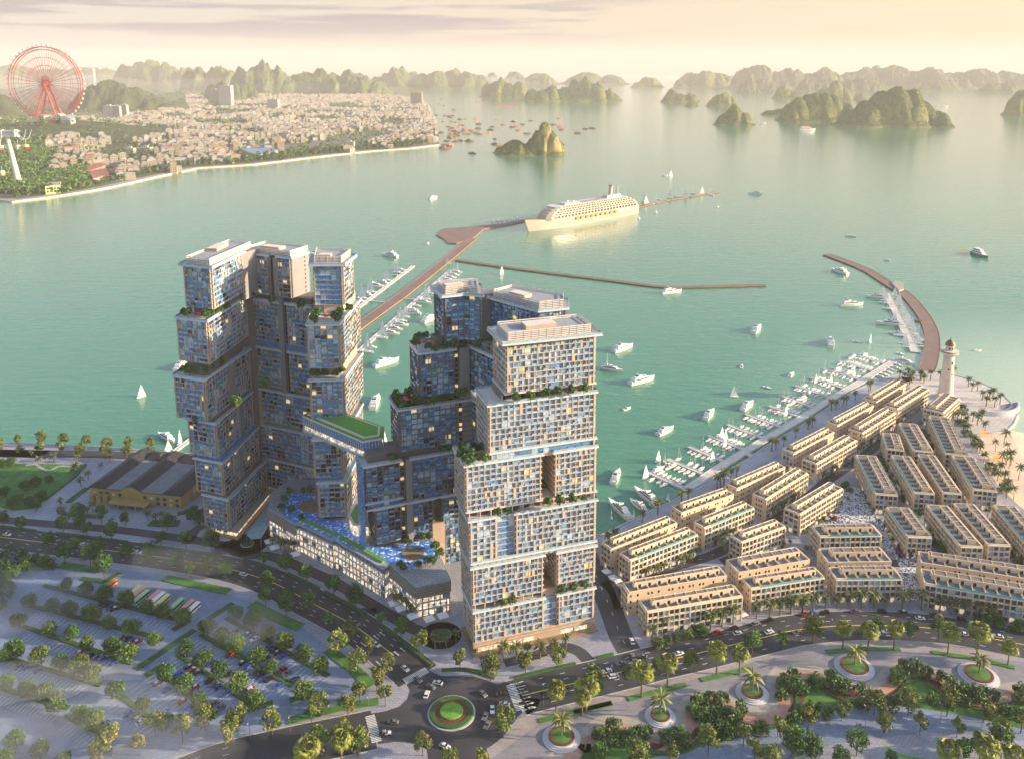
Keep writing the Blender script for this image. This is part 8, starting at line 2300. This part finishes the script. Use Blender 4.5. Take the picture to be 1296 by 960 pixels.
# ================================================================== wheel, its station, cable car
Yw = WY - 20
hub = UD(58, 106, Yw); bas = UD(62, 152, Yw)
RW = UD(103.5, 106, Yw).x - hub.x
T = thing('ferris_wheel', 'giant red ferris wheel with pastel cabins on the wooded hill', 'ferris wheel', tuple(hub))
def ring(r, y, t, n=72):
    m = MB()
    for q in range(n):
        a, b = 2 * pi * q / n, 2 * pi * (q + 1) / n
        m.tube((r * cos(a), y, r * sin(a)), (r * cos(b), y, r * sin(b)), t, t, 'redsteel', 5, False)
    return m
for y in (-9, 9):
    for r, t in ((RW, 1.6), (RW * .93, 1.2), (RW * .72, .7), (RW * .5, .7)): ring(r, y, t).build('rim', T)
m = MB()
for q in range(40):
    a = 2 * pi * q / 40
    for y in (-9, 9): m.tube((RW * .05 * cos(a), y * .6, RW * .05 * sin(a)), (RW * cos(a), y, RW * sin(a)), .9, .5, 'redsteel', 4, False)
m.build('spokes', T)
m = MB(); m.tube((0, -13, 0), (0, 13, 0), RW * .075, RW * .075, 'redsteel', 18)
for q in range(24):
    a = 2 * pi * q / 24
    m.face([(RW * .06 * cos(a - .12), -10.4, RW * .06 * sin(a - .12)), (RW * .06 * cos(a + .12), -10.4, RW * .06 * sin(a + .12)), (RW * .24 * cos(a), -10.4, RW * .24 * sin(a))], 'redsteel')
m.build('hub', T)
dz = bas.z - hub.z - 6
for s in (-1, 1):
    for x in (-.32, .32):
        m = MB(); m.tube((0, s * 14, 0), (RW * x, s * 24, dz), 3.0, 4.2, 'redsteel', 8); m.build('support_leg', T)
CABC = [(.72, .62, .25), (.30, .50, .68), (.70, .40, .48), (.42, .62, .42), (.68, .50, .66)]
for i, c_ in enumerate(CABC): M['cab%d' % i] = mat('cabin_paint_%d' % i, c_, .5, .05)
for q in range(48):
    a = 2 * pi * q / 48; m = MB(); c = (RW + 9) * cos(a), (RW + 9) * sin(a)
    m.lathe([(.2, -5.5), (3.6, -4), (4.2, -.5), (3.6, 2.2), (.3, 3.6)], 'cab%d' % (q % 5), 8, 0, 0, 0); m.tube((0, 0, 3), (0, 0, 6), .5, .5, 'redsteel', 4)
    o = m.build('cabin', T); o.location = (c[0], 0, c[1])
T = thing('wheel_station', 'white castle like wheel station with pitched roofs on the hill', 'station')
Ys = Yw - 60
def sbox(px0, px1, pyb, pyt, k, kr, name, dep=40, gable=False):
    a, b = UD(px0, pyb, Ys), UD(px1, pyb, Ys); zt = UD((px0 + px1) / 2, pyt, Ys).z
    m = MB(); m.box(a.x, b.x, Ys, Ys + dep, a.z - 30, zt, k, kr)
    if gable:
        x = (a.x + b.x) / 2; h = (b.x - a.x) * .3
        m.face([(a.x, Ys, zt), (b.x, Ys, zt), (x, Ys, zt + h)], k); m.face([(a.x, Ys, zt), (x, Ys, zt + h), (x, Ys + dep, zt + h), (a.x, Ys + dep, zt)], kr); m.face([(b.x, Ys, zt), (b.x, Ys + dep, zt), (x, Ys + dep, zt + h), (x, Ys, zt + h)], kr)
    m.build(name, T)
    w = MB(); n = max(2, int((px1 - px0) / 2.2))
    for r_ in range(2):
        for q in range(n):
            x = a.x + (b.x - a.x) * (q + .25) / n; z = a.z + (zt - a.z) * (.2 + .42 * r_)
            w.face([(x, Ys - .3, z), (x + (b.x - a.x) / n * .5, Ys - .3, z), (x + (b.x - a.x) / n * .5, Ys - .3, z + (zt - a.z) * .25), (x, Ys - .3, z + (zt - a.z) * .25)], 'dark')
    w.build('window_row', T)
sbox(31, 39, 162, 154, 'hw1', 'hr2', 'left_wing', 30, True); sbox(39, 58, 161, 153, 'hw2', 'hr1', 'main_wing', 40, True); sbox(50, 56, 153, 147, 'hw2', 'hr1', 'roof_gable', 40, True); sbox(59, 74, 158, 152, 'hr1', 'hr2', 'middle_wing'); sbox(74, 90, 160, 151, 'hw2', 'hr3', 'right_wing', 40, True); sbox(70, 77, 152, 146, 'hw2', 'hr2', 'right_gable', 40, True)
M['bluesign'] = mat('blue_sign', (.05, .10, .38), .6, .2, .02)
T2 = thing('curved_sign_wall', 'curved blue wall below the wheel station', 'wall'); m = MB(); N_ = 14
Yb = Ys - 60
for q in range(N_):
    x0, x1 = 48 + 24 * q / N_, 48 + 24 * (q + 1) / N_
    f = lambda x: 162.2 + 1.8 * (1 - ((x - 60) / 12) ** 2) ** .5 if abs(x - 60) < 12 else 162.2
    A, B, C, D = UD(x0, f(x0) + 2.4, Yb), UD(x1, f(x1) + 2.4, Yb), UD(x1, f(x1) - 1.6, Yb), UD(x0, f(x0) - 1.6, Yb)
    yo = lambda x: 26 * (1 - ((x - 60) / 12) ** 2)
    for P_, x in ((A, x0), (B, x1), (C, x1), (D, x0)): P_.y -= yo(x)
    m.face([A, B, C, D], 'bluesign'); m.face([D, C, C + Vector((0, 3, 0)), D + Vector((0, 3, 0))], 'bluesign'); m.face([B, A, A + Vector((0, 3, 0)), B + Vector((0, 3, 0))], 'bluesign')
m.build('wall', T2)
# cable car pylon and cabins
foot = U((25, 237), 3); topv = UD(7, 166, foot.y - 10)
T = thing('cable_car_pylon', 'tall leaning cream cable car pylon with a crossbar head at the left edge', 'pylon')
m = MB(); m.tube((foot.x, foot.y, 2), tuple(topv), 8.5, 4.2, 'concrete', 20); m.build('shaft', T)
m = MB()
for dzz in (0, -12):
    m.box(topv.x - 34, topv.x + 30, topv.y - 5, topv.y + 5, topv.z + dzz - 2, topv.z + dzz + 2, 'slabw')
m.box(topv.x - 24, topv.x + 26, topv.y - 4, topv.y + 4, topv.z - 10, topv.z - 6, 'slab'); m.build('crossbar', T)
m = MB()
for x in (-30, -10, 22): m.box(topv.x + x, topv.x + x + 3, topv.y - 7, topv.y + 7, topv.z - 14, topv.z + 3, 'slab')
m.build('cable_saddles', T)
def cable(a, b, lab):
    T_ = thing('cable', lab, 'cable', group='cable car cables'); m = MB(); n = 14; prev = None
    for q in range(n + 1):
        t = q / n; p = a.lerp(b, t) - Vector((0, 0, 30 * sin(pi * t) * ((b - a).length / 1500)))
        if prev: m.tube(prev, p, .9, .9, 'slab', 5, False)
        prev = p
    m.build('rope', T_)
cable(topv + Vector((24, 0, -6)), UD(33, 161, Ys), 'cable from the pylon head to the wheel station, left one')
cable(topv + Vector((28, 0, -6)), UD(40.5, 161, Ys), 'cable from the pylon head to the wheel station, right one')
cable(topv + Vector((-10, 0, -8)), UD(-30, 250, foot.y - 900), 'cable running down from the pylon towards the near left')
def gondola(px, py, k, kt, lab, Y):
    c = UD(px, py, Y); s = Y / 2100
    T_ = thing('cable_cabin', lab, 'cable car', tuple(c), .2, 'cable car cabins', s)
    m = MB(); m.lathe([(3, -8), (6.2, -6.5), (7, -2), (7, -1)], k, 12); m.build('lower_body', T_)
    m = MB(); m.lathe([(7, -1), (6.8, 2.5), (5.5, 4.4), (.3, 4.8)], kt, 12); m.build('glazed_top', T_)
    m = MB(); m.tube((0, 0, 4.6), (0, 0, 17), .5, .5, 'slab', 5); m.build('hanger', T_)
gondola(23, 186, 'busyellow', 'slab', 'yellow cable cabin left of the red one below the station', 2080)
gondola(33, 185.5, 'carred', 'busyellow', 'red cable cabin next to the yellow one below the station', 2080)
gondola(2.5, 218.5, 'yellow', 'slab', 'yellow cable cabin at the left edge beside the pylon', 1980)
gondola(1, 186.5, 'busorange', 'slab', 'orange cable cabin half cut by the left edge', 2080)
# ================================================================== low mist over the near left corner
def mist(name, rows, dens, h0):
    m = bpy.data.materials.new(name); m.use_nodes = True
    N, L = m.node_tree.nodes, m.node_tree.links
    N.remove(N['Principled BSDF'])
    v = N.new('ShaderNodeVolumePrincipled'); v.inputs['Color'].default_value = (.95, .95, .97, 1); v.inputs['Density'].default_value = dens; v.inputs['Anisotropy'].default_value = .0
    L.new(v.outputs[0], N['Material Output'].inputs['Volume']); M[name] = m
    b = MB(); r = random.Random(8)
    for px, py, rx, ry, rz in rows:
        c = U((px, py), 14); n0 = len(b.v); nu, nv = 18, 10
        for j in range(nv + 1):
            th = pi * j / nv
            for i in range(nu):
                a = 2 * pi * i / nu; d = Vector((sin(th) * cos(a), sin(th) * sin(a), cos(th)))
                k_ = 1 + .22 * mnoise.noise(d * 2 + Vector((px, py, 0)))
                b.v.append((c.x + d.x * rx * k_, c.y + d.y * ry * k_, h0 + d.z * rz * k_))
        q0 = b.mi(name)
        for j in range(nv):
            for i in range(nu):
                w = (i + 1) % nu
                b.f.append((n0 + j * nu + i, n0 + (j + 1) * nu + i, n0 + (j + 1) * nu + w, n0 + j * nu + w)); b.m.append(q0)
    return stuff(b.build(name, smooth=True))
MISTS = [(20, 760, 42, 26, 10), (60, 880, 46, 22, 11), (160, 900, 34, 16, 9), (235, 710, 34, 14, 9), (310, 790, 22, 14, 8), (200, 945, 40, 14, 10), (20, 940, 40, 20, 11)]
mist('low_mist', MISTS, .0055, 15)
FAR_MISTS = [(60, 110, 1300, 500, 110), (190, 108, 1100, 600, 130), (300, 116, 900, 500, 110), (400, 118, 800, 450, 90), (540, 110, 1300, 600, 110), (1130, 108, 1900, 700, 110), (980, 107, 1300, 600, 90), (760, 104, 1800, 700, 90)]
mist('far_mist', FAR_MISTS, .00042, 60)
